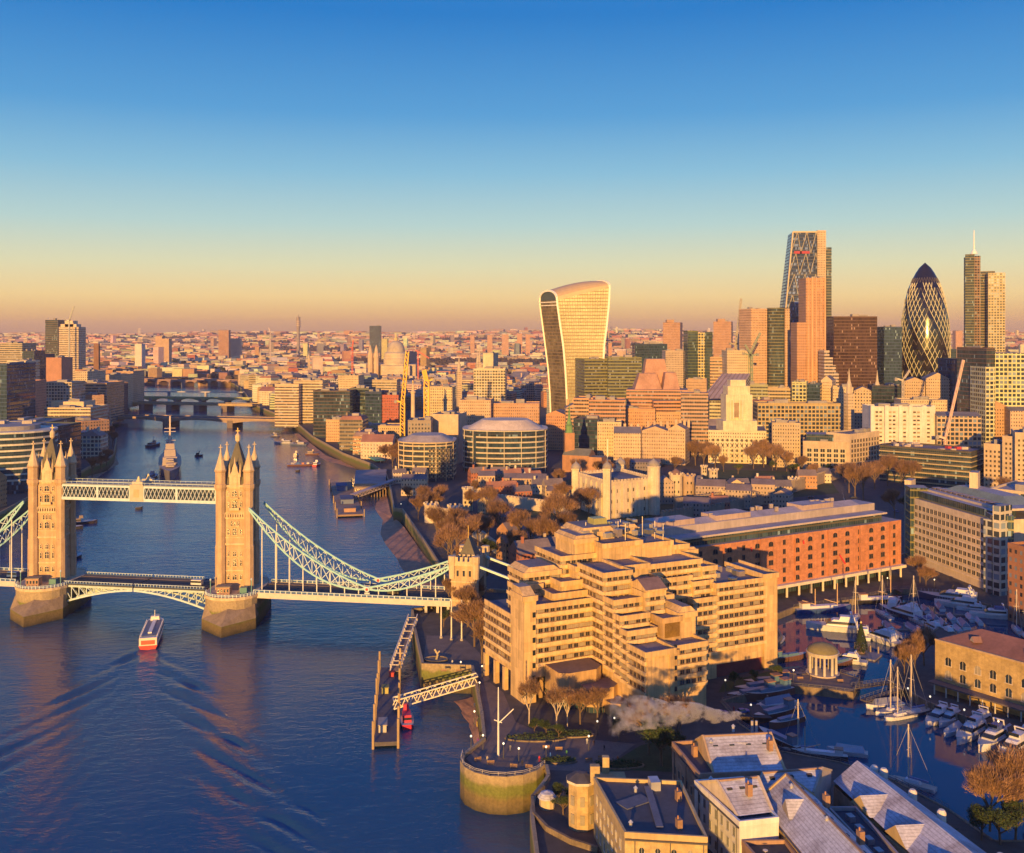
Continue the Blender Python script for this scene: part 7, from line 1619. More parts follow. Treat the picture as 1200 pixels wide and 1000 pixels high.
# ---- passenger pier with blue boats and gangway
def truss_gangway(label, p, q, w, h, col, n=10, name='gangway', cat='gangway', roof=None):
    p, q = Vector(p), Vector(q); B = thing(name, label, cat, p); d = (q - p).normalized(); n2 = Vector((-d.y, d.x, 0)).normalized() * w / 2; up = Vector((0, 0, h))
    m = MB(); m.bar(p, q, w, .3, 'roof', (.2, .16, .14)); part('deck', B, m)
    for sg in (-1, 1):
        m = MB(); o = n2 * sg
        m.bar(p + o, q + o, .35, mat='paint', col=col); m.bar(p + o + up, q + o + up, .35, mat='paint', col=col)
        for k in range(n):
            a, b = p.lerp(q, k / n) + o, p.lerp(q, (k + 1) / n) + o; c = (a + b) / 2
            m.bar(a, c + up, .25, mat='paint', col=col); m.bar(c + up, b, .25, mat='paint', col=col)
        part('truss', B, m)
    if roof: m = MB(); m.bar(p + up * 1.05, q + up * 1.05, w + .6, .25, 'roof', roof); part('roof', B, m)
    else:
        m = MB(); m.bar(p - n2 + up, p + n2 + up, .25, mat='paint', col=col)
        for k in range(1, n + 1, 2): a = p.lerp(q, k / n) + up; m.bar(a - n2, a + n2, .2, mat='paint', col=col)
        part('cross_brace', B, m)
def jetty(label, px0, py0, px1, py1, w, z=1.6, col=(.25, .18, .12), piles=6, ph=6, cab=()):
    a, b = G(px0, py0, z), G(px1, py1, z); B = thing('jetty', label, 'jetty', a); m = MB(); m.bar(a, b, w, 1.2, 'roof', col); part('deck', B, m); d = (b - a).normalized(); n2 = Vector((-d.y, d.x, 0)) * w * .54
    for k in range(piles):
        for sg in (-1, 1): p = a.lerp(b, k / max(1, piles - 1)) + n2 * sg; m = MB(); m.lathe((p.x, p.y, -3), [(.42, 0), (.4, 3 + ph + random.uniform(-1, 1.5))], 7, 'wall', (.42, .3, .16)); part('pile', B, m)
    for (t, off, l, ww, h, c) in cab: p = a.lerp(b, t) + n2 * off; m = MB(); m.box((p.x, p.y, z + .6), (ww, l, h), atan2(d.y, d.x) - pi / 2, 'paint', c); m.box((p.x, p.y, z + .6 + h), (ww + .5, l + .5, .25), atan2(d.y, d.x) - pi / 2, 'roof', tuple(x * .6 for x in c)); part('cabin', B, m)
    return B
jetty('long brown floating pier with blue roofed cabins in the river', 411, 604, 399, 566, 17, 1.4, (.3, .2, .13), 6, 5, ((.35, 0, 20, 9, 3, (.13, .17, .28)), (.75, .1, 18, 8, 3.6, (.08, .14, .3)), (.08, 0, 6, 8, 2.4, (.4, .24, .16))))
truss_gangway('wide covered gangway from the floating pier to the bank', G(413, 584, 3), G(462, 566, 10), 5, 2.6, (.5, .42, .38), 12, roof=(.34, .28, .28))
B = thing('pier_building', 'flat roofed pier building on timber piles', 'pier building', G(435, 575, 9)); c = G(436, 575, 0)
m = MB(); q = [G(417, 553, 9).xy, G(415, 569, 9).xy, G(452, 569, 9).xy, G(453, 552, 9).xy]; m.prism([tuple(p) for p in q], 6, 10.4, 'wall', (.4, .3, .2), 'roof', (.3, .25, .24)); part('hall', B, m)
for k in range(12): m = MB(); p = q[1].lerp(q[2], k / 11); m.bar((p.x, p.y + 1, -2), (p.x, p.y + 1, 6), .6, mat='wall', col=(.3, .2, .12)); part('pile', B, m)
B = thing('river_terrace', 'green canopied riverside promenade deck on brown wall', 'terrace', G(420, 525, 9)); m = MB(); a, b_ = G(401, 519, 11), G(446, 540, 11); m.bar(a, b_, 9, .8, 'roof', (.10, .34, .24)); part('canopy', B, m)
for k in range(8): m = MB(); p = a.lerp(b_, k / 7); m.bar((p.x, p.y, 4), (p.x, p.y, 11), .5, mat='paint', col=(.4, .34, .28)); part('post', B, m)
jetty('timber jetty with tall piles near the hotel, left of red speedboat', 452, 872, 457, 784, 7, 1.4, (.10, .09, .10), 7, 8.5, ((.15, .3, 6, 2.4, 2.2, (.5, .45, .4)), (.62, .3, 3, 2.2, 2, (.4, .36, .12)), (.86, -.2, 2, 1.6, 1.4, (.5, .05, .06)))); MARKS.append((455, 830, 'timber jetty'))
truss_gangway('white truss footbridge from the timber jetty to the promenade', G(461, 829, 3.4), G(559, 800, 9.5), 3.4, 2.6, (.72, .66, .5), 11, 'gangway_bridge', 'gangway'); truss_gangway('white lattice gangway running beside the quay toward the bridge', G(463, 787, 3.4), G(484, 727, 10), 3.6, 2.4, (.66, .58, .46), 14, 'gangway_bridge', 'gangway')
B = thing('landing_stage', 'row of dark timber fender piles along the quay face', 'fender', G(525, 805, 0))
for k in range(15): m = MB(); c = G(499 + k * 3.4, 806 + (k % 2), 0); m.bar((c.x, c.y - .5, -2), (c.x, c.y - .5, 8), .55, mat='wall', col=(.2, .14, .08)); part('fender_pile', B, m)
B = thing('signal_mast', 'tall white signal mast with slanted yard on the bastion', 'flagpole', G(584, 886, LZ)); c = G(584, 886, LZ); m = MB(); m.lathe((c.x, c.y, LZ), [(.32, 0), (.14, 19)], 8, 'paint', (.78, .74, .66)); part('pole', B, m)
m = MB(); m.bar((c.x, c.y, LZ + 9), (c.x + 4.2, c.y, LZ + 13), .22, mat='paint', col=(.78, .74, .66)); part('yard', B, m); m = MB(); m.bar((c.x - 1.2, c.y, LZ + 10), (c.x + 1, c.y, LZ + 9.2), .2, mat='paint', col=(.78, .74, .66)); part('crosstree', B, m)
for i, (x, y) in enumerate(((517, 748), (529, 750), (541, 751))):
    c = G(x, y, LZ); B = thing('lamp_column', ('left', 'middle', 'right')[i] + ' one of three tall pale poles in front of the bridge deck', 'pole', c, 'tall pale poles by the bridge'); m = MB(); m.lathe((c.x, c.y, LZ), [(.3, 0), (.24, 15.5)], 8, 'paint', (.74, .68, .55)); part('shaft', B, m); m = MB(); m.lathe((c.x, c.y, LZ), [(.6, 0), (.6, .6), (.3, .9)], 8, 'paint', (.4, .36, .3)); part('base', B, m)
# fountain-like sculpture and round pool by the quay
c = G(511, 774, LZ); B = thing('fountain', 'round blue pool with leaping bronze sculpture on the quay', 'fountain', c); m = MB(); m.lathe((c.x, c.y, LZ), [(4.4, 0), (4.4, .7), (3.9, .7), (3.9, .4)], 20, 'quay', (.3, .3, .3), sy=.7); part('basin', B, m); m = MB(); m.lathe((c.x, c.y, LZ + .3), [(3.9, 0), (3.9, .02)], 20, 'dockwater', sy=.7); part('water', B, m)
m = MB(); m.bar((c.x, c.y, LZ), (c.x + .6, c.y, LZ + 2.2), .7, mat='metal', col=(.3, .26, .2)); m.bar((c.x + .6, c.y, LZ + 2.2), (c.x - .5, c.y, LZ + 4), .6, mat='metal', col=(.4, .34, .26)); m.bar((c.x + .4, c.y, LZ + 2.4), (c.x + 1.3, c.y, LZ + 3.4), .4, mat='metal', col=(.4, .34, .26)); part('sculpture', B, m)
# ================================================================ CRANES
def lattice(m, a, b, w, n, col, t=.35):
    a, b = Vector(a), Vector(b); d = (b - a).normalized(); up = Vector((0, 1, 0)); x = d.cross(up).normalized() * w / 2; y = d.cross(x).normalized() * w / 2
    C4 = [x + y, x - y, -x - y, -x + y]
    for c in C4: m.bar(a + c, b + c, t, mat='paint', col=col)
    for k in range(n):
        p, q = a.lerp(b, k / n), a.lerp(b, (k + 1) / n)
        for i in range(4): m.bar(p + C4[i], q + C4[(i + 1) % 4], t * .7, mat='paint', col=col)
def crane(label, px, yb, ym, jx, jy, Y, col, w=2.2, cx=None, t=.5):
    p = P(px, Y); zb, zm = LZ, ZT(ym, Y); B = thing('tower_crane', label, 'crane', (p.x, p.y, LZ)); m = MB(); lattice(m, (p.x, p.y, zb), (p.x, p.y, zm), w, 14, col, t); part('mast', B, m)
    j = P(jx, Y, ZT(jy, Y)); m = MB(); lattice(m, (p.x, p.y, zm), j, w * .75, 12, col, t * .9); part('jib', B, m)
    m = MB(); dx = -1 if jx > px else 1; m.bar((p.x, p.y, zm), (p.x + dx * 7, p.y, zm + 2), 1.6, mat='paint', col=col); m.box((p.x + dx * 7, p.y, zm - .5), (2.6, 2.6, 3), 0, 'wall', (.3, .28, .26)); part('counterweight', B, m)
    m = MB(); m.box((p.x + dx * -1.8, p.y - 1, zm), (1.8, 1.8, 2), 0, 'tintglass', (.1, .1, .1)); part('cab', B, m)
YEL = (.75, .42, .03)
crane('yellow luffing crane with raised jib near the riverside', 472, 500, 472, 477.5, 412, 1000, YEL, 4.0, t=1.0); crane('upright thick yellow crane right of the luffing yellow one', 500, 495, 447, 497, 434, 1000, YEL, 4.6, t=1.1)
crane('very tall thin grey luffing crane left of the curved bay tower', 862, 420, 404, 868.5, 350, 1330, (.36, .32, .26), 2.4, t=.7); crane('dark green luffing crane below the very tall one', 878, 430, 416, 891, 390, 1150, (.2, .26, .2), 2.2, t=.6); crane('second green crane crossing the dark green one', 881, 430, 417, 873, 404, 1140, (.22, .28, .2), 2, t=.6)
crane('pale pink crane with long jib beside the bright white block', 1108, 520, 514, 1129, 422, 850, (.72, .5, .4), 1.8, t=.55); crane('grey crane behind the bright white block', 1058, 460, 446, 1066, 434, 1000, (.5, .45, .4), 1.6, t=.5)
crane('thin red crane left of the domed cathedral', 413, 440, 408, 414, 399, 1900, (.55, .06, .06), 2.4, t=.8); crane('red crane with drooping jib below the domed cathedral', 490, 430, 412, 503, 420, 1900, (.55, .08, .08), 2.4, t=.8); crane('thin pale crane far left of the communications tower', 317, 410, 390, 315, 384, 3600, (.5, .4, .4), 3, t=1.1); crane('rooftop crane on the tower under construction', 81, 380, 376, 87, 359, 1960, (.5, .5, .42), 1.8, t=.6)
crane('thin crane right behind the flared skyscraper', 712, 420, 400, 711, 388, 1700, (.5, .4, .3), 1.8, t=.6); crane('distant thin crane mast left of flared skyscraper', 487, 420, 402, 485, 389, 2600, (.4, .3, .3), 2, t=.8)
# monument column
c = P(484, 1120); B = thing('monument_column', 'tall fluted stone column between the yellow cranes', 'monument', (c.x, c.y, LZ)); m = MB(); m.lathe((c.x, c.y, 0), [(3.6, 5), (3.4, 18), (2.4, 19), (2.2, 58), (3.2, 60), (3.2, 61), (1.6, 62), (1.2, 67), (.2, 71)], 14, 'wall', (.6, .46, .3)); part('shaft', B, m)
m = MB(); m.lathe((c.x, c.y, 70), [(.4, 0), (1, 1.6), (.1, 3.4)], 8, 'paint', (.7, .5, .1)); part('urn', B, m)
for px, Y, yt, w, lb in ((362, 2700, 411, 6, 'slim grey church spire left of the cathedral'), (560, 1900, 411, 8, 'square church tower behind the striped cream block'), (538, 1500, 416, 7, 'pale church tower left of the striped cream block'), (562, 1700, 405, 5, 'dark needle spire above the striped cream block'), (995, 980, 432, 7, 'white baroque church steeple below the broad brown block'), (1028, 1050, 434, 7, 'small orange steeple left of the bullet skyscraper'), (305, 3000, 408, 6, 'thin church steeple beyond the left riverside')):
    c = P(px, Y); k = w; B = thing('church_tower', lb, 'church tower', (c.x, c.y, LZ)); zt = ZT(yt, Y); m = MB(); m.box((c.x, c.y, 5), (k, k, (zt - 5) * .72), .3, 'small', (.56, .44, .3)); part('tower', B, m); m = MB(); m.lathe((c.x, c.y, 5 + (zt - 5) * .72), [(k * .45, 0), (k * .36, (zt - 5) * .1), (k * .2, (zt - 5) * .14), (.15, (zt - 5) * .28)], 8, 'wall', (.5, .42, .32)); part('spire', B, m); FOOT.append((c.x, c.y, 9))
# ================================================================ THE REST OF THE CITY
rg = random.Random(99)
poly = LAND[:len(NB) + len(SB)]
RIV = [tuple(p) for p in NB] + [tuple(p) for p in SB]      # the river lies inside NB..SB
def inpoly(x, y, pl):
    c = False; j = len(pl) - 1
    for i in range(len(pl)):
        xi, yi = pl[i]; xj, yj = pl[j]
        if (yi > y) != (yj > y) and x < (xj - xi) * (y - yi) / (yj - yi) + xi: c = not c
        j = i
    return c
FARL = [(-14000, 470), (-14000, 15000), (16000, 15000), (16000, -500), (60, -500)]
def onland(x, y, r):
    return all(inpoly(x + dx, y + dy, LAND) for dx, dy in ((r, 0), (-r, 0), (0, r), (0, -r), (0, 0))) 
GRID = {}
for (x, y, r) in FOOT: GRID.setdefault((int(x // 100), int(y // 100)), []).append((x, y, r))
def isfree(x, y, r):
    gx, gy = int(x // 100), int(y // 100)
    for i in (-1, 0, 1):
        for j in (-1, 0, 1):
            for (a, b, c) in GRID.get((gx + i, gy + j), ()):
                if (a - x) ** 2 + (b - y) ** 2 < (c + r * .8) ** 2: return False
    return True
KEEP = [(455, 650, 480, 600), (655, 800, 540, 720), (800, 940, 540, 720), (600, 632, 474, 560), (440, 560, 555, 800), (560, 1060, 590, 1000), (935, 1040, 500, 590), (1035, 1165, 545, 640), (1160, 1230, 560, 1000), (0, 120, 560, 700), (660, 700, 500, 560), (690, 935, 528, 600), (455, 545, 540, 600), (940, 1230, 600, 1000)]
cands = []
Y = 640
while Y < 2200:
    pitch = 34 + (Y - 640) * .014; X = -.62 * Y - 40
    rowr = .25 * sin(Y * .004)
    while X < .62 * Y + 40:
        x = X + rg.uniform(-5, 5); y = Y + rg.uniform(-6, 6); w, d = pitch * rg.uniform(.5, .82), pitch * rg.uniform(.45, .75)
        px, py = pix((x, y, LZ)); top = LZ + 15
        if not any(a < px < b and c < py < e for a, b, c, e in KEEP) and onland(x, y, max(w, d) * .62) and isfree(x, y, max(w, d) * .5): cands.append((y, x, w, d))
        X += pitch
    Y += pitch * .95
cands.sort()
PAL = [('tan stone', (.46, .36, .24)), ('orange brick', (.44, .24, .13)), ('cream', (.60, .50, .36)), ('brown brick', (.30, .18, .12)), ('white stone', (.62, .56, .46)), ('red brick', (.36, .14, .09)), ('buff', (.50, .38, .24)), ('grey', (.28, .26, .26)), ('dark glass', (.07, .08, .1))]
RC = [(.26, .24, .25), (.20, .18, .19), (.34, .31, .30), (.24, .17, .15), (.30, .24, .2), (.36, .17, .10), (.32, .15, .10)]
def zone_h(x, y):
    px = CX + x / y * F
    h = rg.uniform(13, 24)
    if px > 640 and y > 850: h = rg.uniform(17, 38)
    if px > 880 and 780 < y < 1260: h = rg.uniform(26, 52) if y > 900 else rg.uniform(22, 36)
    if 160 < px < 640 and y > 1000: h = rg.uniform(16, 32)
    if px < 140: h = rg.uniform(14, 26)
    return h
def put_building(b, x, y, w, d, h, rz, ci, zb=5.0, wallp=None, roofp=None, plantp=None):
    """wall, roof, roof plant into the given builders"""
    mt = ('curtain' if ci == 8 else rg.choice(['punch', 'small', 'band', 'punch', 'small', 'grid'])); col = tuple(c * rg.uniform(.85, 1.15) for c in PAL[ci][1]); C, Sn = cos(rz), sin(rz)
    R_ = lambda u, v: (x + u * C - v * Sn, y + u * Sn + v * C); z1 = LZ + h; rc = rg.choice(RC)
    q = [R_(-w / 2, -d / 2), R_(w / 2, -d / 2), R_(w / 2, d / 2), R_(-w / 2, d / 2)]; kind = rg.random()
    wallp.prism(q, zb, z1, mt, col, cap=False)
    if kind < .3 and h < 24:
        hh = min(d, w) * .28; roofp.gable(q if w > d else [q[1], q[2], q[3], q[0]], z1, hh, 'roof', rc, 'wall', col, hip=rg.choice([0, .12])); rt = 'pitched'
        plantp.box((*R_(w * .2, d * .1), z1 + hh * .3), (1.6, 3, hh * .7 + 2), rz, 'wall', col); plantp.box((*R_(-w * .3, d * .1), z1 + hh * .3), (1.6, 3, hh * .7 + 2), rz, 'wall', col)
    elif kind < .5:
        q2 = inset(q, .8); roofp.prism(q, z1, z1 + 3.4, 'roof', rc, top_pts=q2); rt = 'mansard'
        plantp.box((*R_(w * .1, 0), z1 + 3.4), (w * .3, d * .3, 2.4), rz, 'roof', (.35, .3, .28)); plantp.box((*R_(-w * .3, 0), z1 + 2.4), (1.8, 4, 4), rz, 'wall', col)
    else:
        roofp.poly([(p[0], p[1], z1 - .9) for p in q], 'roof', rc); rt = 'flat'
        for k in range(rg.randint(2, 4)): plantp.box((*R_(rg.uniform(-.32, .32) * w, rg.uniform(-.3, .3) * d), z1 - .92), (w * rg.uniform(.12, .34), d * rg.uniform(.12, .34), rg.uniform(2, 4.6)), rz, 'roof', rg.choice([(.42, .38, .34), (.25, .24, .25), (.5, .42, .34)]))
        if rg.random() < .45:
            u = rg.choice([-.25, .25]) * w; q3 = [R_(u - w * .22, -d * .46), R_(u + w * .22, -d * .46), R_(u + w * .22, d * .46), R_(u - w * .22, d * .46)]; wallp.prism(q3, z1 - .91, z1 + 4.5, mt, col, 'roof', rc)
    return rt
blds = []
for (y, x, w, d) in cands[:288]:
    rz = .22 * sin(x * .004 + y * .003) + rg.uniform(-.12, .12) + (.35 if x > 0 else -.1); ci = rg.choices(range(9), [6, 5, 5, 3, 3, 2, 5, 2, 1])[0]; h = zone_h(x, y)
    o = thing('city_building', 'x', 'building', (x, y, LZ), 'buildings of the city beyond the river and castle'); a, b, c = MB(), MB(), MB(); rt = put_building(None, x, y, w, d, h, rz, ci, 5, a, b, c)
    part('wall', o, a); part('roof', o, b); part_each('rooftop_block', o, c)
    blds.append((o, ('low ' if h < 17 else 'tall ' if h > 25 else 'midrise ') + PAL[ci][0] + ' ' + rt + ' roofed', Vector((x, y, LZ + h))))
relabel(blds, 'building')
a = MB()
for (y, x, w, d) in cands[288:]:
    put_building(None, x, y, w, d, zone_h(x, y), .22 * sin(x * .004 + y * .003) + rg.uniform(-.12, .12) + (.35 if x > 0 else -.1), rg.choices(range(9), [6, 5, 5, 3, 3, 2, 5, 2, 1])[0], 5, a, a, a)
tm = MB(); MAT['twigfar'] = M('far_tree_crowns', (.075, .055, .035), .95, ns=.05, amt=.6)
Y = 2210
while Y < 11500:
    pitch = 42 + (Y - 2200) * .010; X = -.56 * Y
    while X < .56 * Y:
        x = X + rg.uniform(-.3, .3) * pitch; y = Y + rg.uniform(-.45, .45) * pitch; X += pitch * rg.uniform(.7, 1.15)
        if rg.random() < .06: continue
        if y < 3300 and not onland(x, y, 25): continue
        if not isfree(x, y, 14): continue
        if sin(x * .0021 + 1.3 * sin(y * .0013)) * sin(y * .0029 + x * .0007) > .45 or rg.random() < .16:
            zb = (hz(x, y) if y > 5200 else LZ)
            for _ in range(3):
                tx, ty, r_ = x + rg.uniform(-.4, .4) * pitch, y + rg.uniform(-.4, .4) * pitch, rg.uniform(6, 12); tm.lathe((tx, ty, zb - 1), [(r_ * .5, 0), (r_, 5), (r_ * .9, 9), (r_ * .5, 13), (0, 14.5)], 6, 'twigfar', (.1, .1, .1), ph=rg.random(), sx=rg.uniform(.8, 1.3))
            continue
        w, d, h = pitch * rg.uniform(.4, .9), pitch * rg.uniform(.3, .7), rg.choice([9, 12, 15, 18, 22]) * rg.uniform(.8, 1.2)
        if rg.random() < .012: h = rg.uniform(40, 75); w = d = rg.uniform(18, 28)
        zb = hz(x, y) if y > 5200 else LZ; ci = rg.choices(range(9), [6, 5, 6, 3, 5, 2, 5, 3, 0])[0]; col = tuple(c * rg.uniform(.8, 1.2) for c in PAL[ci][1]); rz = rg.uniform(-.6, .6); C, Sn = cos(rz), sin(rz)
        q = [(x + u * C - v * Sn, y + u * Sn + v * C) for u, v in ((-w / 2, -d / 2), (w / 2, -d / 2), (w / 2, d / 2), (-w / 2, d / 2))]
        a.prism(q, zb - 8, zb + h, 'small' if h > 30 or rg.random() < .3 else 'wall', col, 'roof', rg.choice(RC))
    Y += pitch * .9
o = a.build('distant_city'); o['kind'] = 'stuff'; o = tm.build('distant_trees'); o['kind'] = 'stuff'
hs = []
for px, py, w, rz in ((468, 566, 9, .2), (482, 570, 8, .1), (492, 566, 10, -.2), (560, 566, 12, .3), (573, 569, 11, .1), (586, 566, 13, -.1), (600, 570, 12, .2), (612, 567, 12, 0), (624, 572, 11, .4), (634, 578, 12, .1), (566, 577, 10, .5), (580, 581, 11, .2), (596, 583, 10, 0), (611, 586, 11, .3), (648, 584, 12, .2), (575, 600, 12, .9), (590, 615, 13, .8), (600, 634, 12, .7), (622, 668, 16, .4), (648, 660, 14, .3), (598, 655, 10, .6), (706, 553, 12, .1), (812, 576, 12, .2), (830, 583, 12, .1), (866, 580, 12, .1), (896, 578, 12, 0), (842, 600, 11, .1), (880, 590, 12, 0), (915, 583, 12, 0), (945, 572, 12, -.1), (962, 565, 12, -.1)):
    c = G(px, py, LZ); w *= 1.15; d = w * .75; h = rg.uniform(6, 10); o = thing('castle_house', 'x', 'house', c, 'small houses in and around the castle'); ci = rg.choice([0, 1, 2, 4, 5, 6]); C, Sn = cos(rz), sin(rz)
    q = [(c.x + u * C - v * Sn, c.y + u * Sn + v * C) for u, v in ((-w / 2, -d / 2), (w / 2, -d / 2), (w / 2, d / 2), (-w / 2, d / 2))]; m = MB(); m.prism(q, 5, LZ + h, 'small', PAL[ci][1], cap=False); part('wall', o, m)
    rc = rg.choice([(.15, .13, .14), (.34, .16, .1), (.2, .16, .15)]); m = MB(); m.gable(q, LZ + h, w * .3, 'roof', rc, 'wall', PAL[ci][1]); part('roof', o, m); m = MB(); m.box((q[0][0] + 1.6, q[0][1] + d * .5, LZ + h), (1.3, 1, w * .3 + 2), rz, 'wall', PAL[ci][1]); part('chimney', o, m)
    hs.append((o, ('tiled ' if rc[0] > .3 else 'slate roofed ') + PAL[ci][0], Vector(c)))
relabel(hs, 'house')
# ================================================================ TREES (bare winter crowns)
MAT['bark'] = M('bark', (.16, .11, .07), .9, ns=.6, amt=.3); MAT['birch'] = M('birch_bark', (.5, .42, .32), .9, ns=1.2, amt=.35)
MAT['twig'] = M('twigs', (.25, .145, .085), .9, ns=.25, amt=.5, rnd=.22); MAT['leaf'] = M('evergreen_leaves', (.04, .065, .02), .9, ns=.4, amt=.5)
def make_tree(seed, hgt=14, cw=6.5, trunkmat='bark', twigs=4000, fluff=1.0, leaf=False):
    r = random.Random(seed); T = thing('bare_tree', 'x', 'tree', (0, 0, 0)); tk = MB(); cr_ = MB(); tips = []
    def grow(p, d, L, rad, dep):
        q = p + d * L; tk.bar(p, q, rad * 2, n=5 if dep < 2 else 4, mat=trunkmat)
        if dep >= 4: tips.append((q, d)); return
        tips.append((q, d)) if dep > 1 else None
        for k in range(3 if dep else 5):
            nd = (d + Vector((r.uniform(-1, 1), r.uniform(-1, 1), r.uniform(-.15, .75))) * (.75 if dep else .85)).normalized(); grow(q - d * L * r.uniform(0, .35 if dep else .25), nd, L * r.uniform(.58, .82), rad * .58, dep + 1)
    grow(Vector((0, 0, -.3)), Vector((r.uniform(-.05, .05), 0, 1)).normalized(), hgt * .27, hgt * .018, 0)
    zmax = max(t[0].z for t in tips); xmax = max(math.hypot(t[0].x, t[0].y) for t in tips); kz, kx = hgt * .93 / zmax, cw * .93 / xmax
    part('trunk', T, tk); T.children[0].scale = (kx, kx, kz) if False else (1, 1, 1)
    tk_o = T.children[0]; tk_o.data.transform(Matrix.Diagonal((kx, kx, kz, 1)))
    S_ = .34 * fluff
    for i in range(twigs):
        t, d = tips[r.randrange(len(tips))]; t = Vector((t.x * kx, t.y * kx, t.z * kz)); o_ = t + Vector((r.gauss(0, 1), r.gauss(0, 1), r.gauss(0, .8))) * (.075 * cw)
        if leaf: a = Vector((r.uniform(-1, 1), r.uniform(-1, 1), r.uniform(-1, 1))) * .35; b = Vector((r.uniform(-1, 1), r.uniform(-1, 1), r.uniform(-1, 1))) * .35; cr_.face([o_, o_ + a, o_ + b], 'leaf', (.05, .08, .03)); continue
        dd = (o_ - Vector((0, 0, hgt * .4))).normalized() + Vector((r.uniform(-.7, .7), r.uniform(-.7, .7), r.uniform(-.2, .9))); dd.normalize(); L = r.uniform(.7, 1.8) * hgt / 14; s = dd.cross(Vector((r.uniform(-1, 1), r.uniform(-1, 1), r.uniform(-1, 1)))).normalized() * r.uniform(.035, .075) * fluff
        cr_.face([o_ - s, o_ + s, o_ + dd * L], 'twig', (.3, .2, .1))
    part('crown', T, cr_); return T
TP = [make_tree(1), make_tree(2, 15, 7), make_tree(3, 13, 6, twigs=6000, fluff=1.15), make_tree(4, 12, 3.4, 'birch', 2200, .8), make_tree(6, 9, 5, twigs=4500, leaf=True)]
TN = ['brownish bare', 'wide crowned bare', 'dense twiggy bare', 'slender white stemmed bare', 'dark evergreen']
for t_ in TP: remember(t_)
tused = set(); trees = []
def tree(k, px, py, sc=1.0, z=LZ):
    c = G(px, py, z); 
    o = TP[k] if k not in tused else copy_tree(TP[k]); tused.add(k); o.location = c; o.rotation_euler = (0, 0, rg.uniform(0, 6.28)); s = sc * rg.uniform(.9, 1.1); o.scale = (s * rg.uniform(.9, 1.12), s * rg.uniform(.9, 1.12), s); o['group'] = 'trees around the castle, streets and quays'; trees.append((o, TN[k], Vector((c.x, c.y, z + 8 * s))))
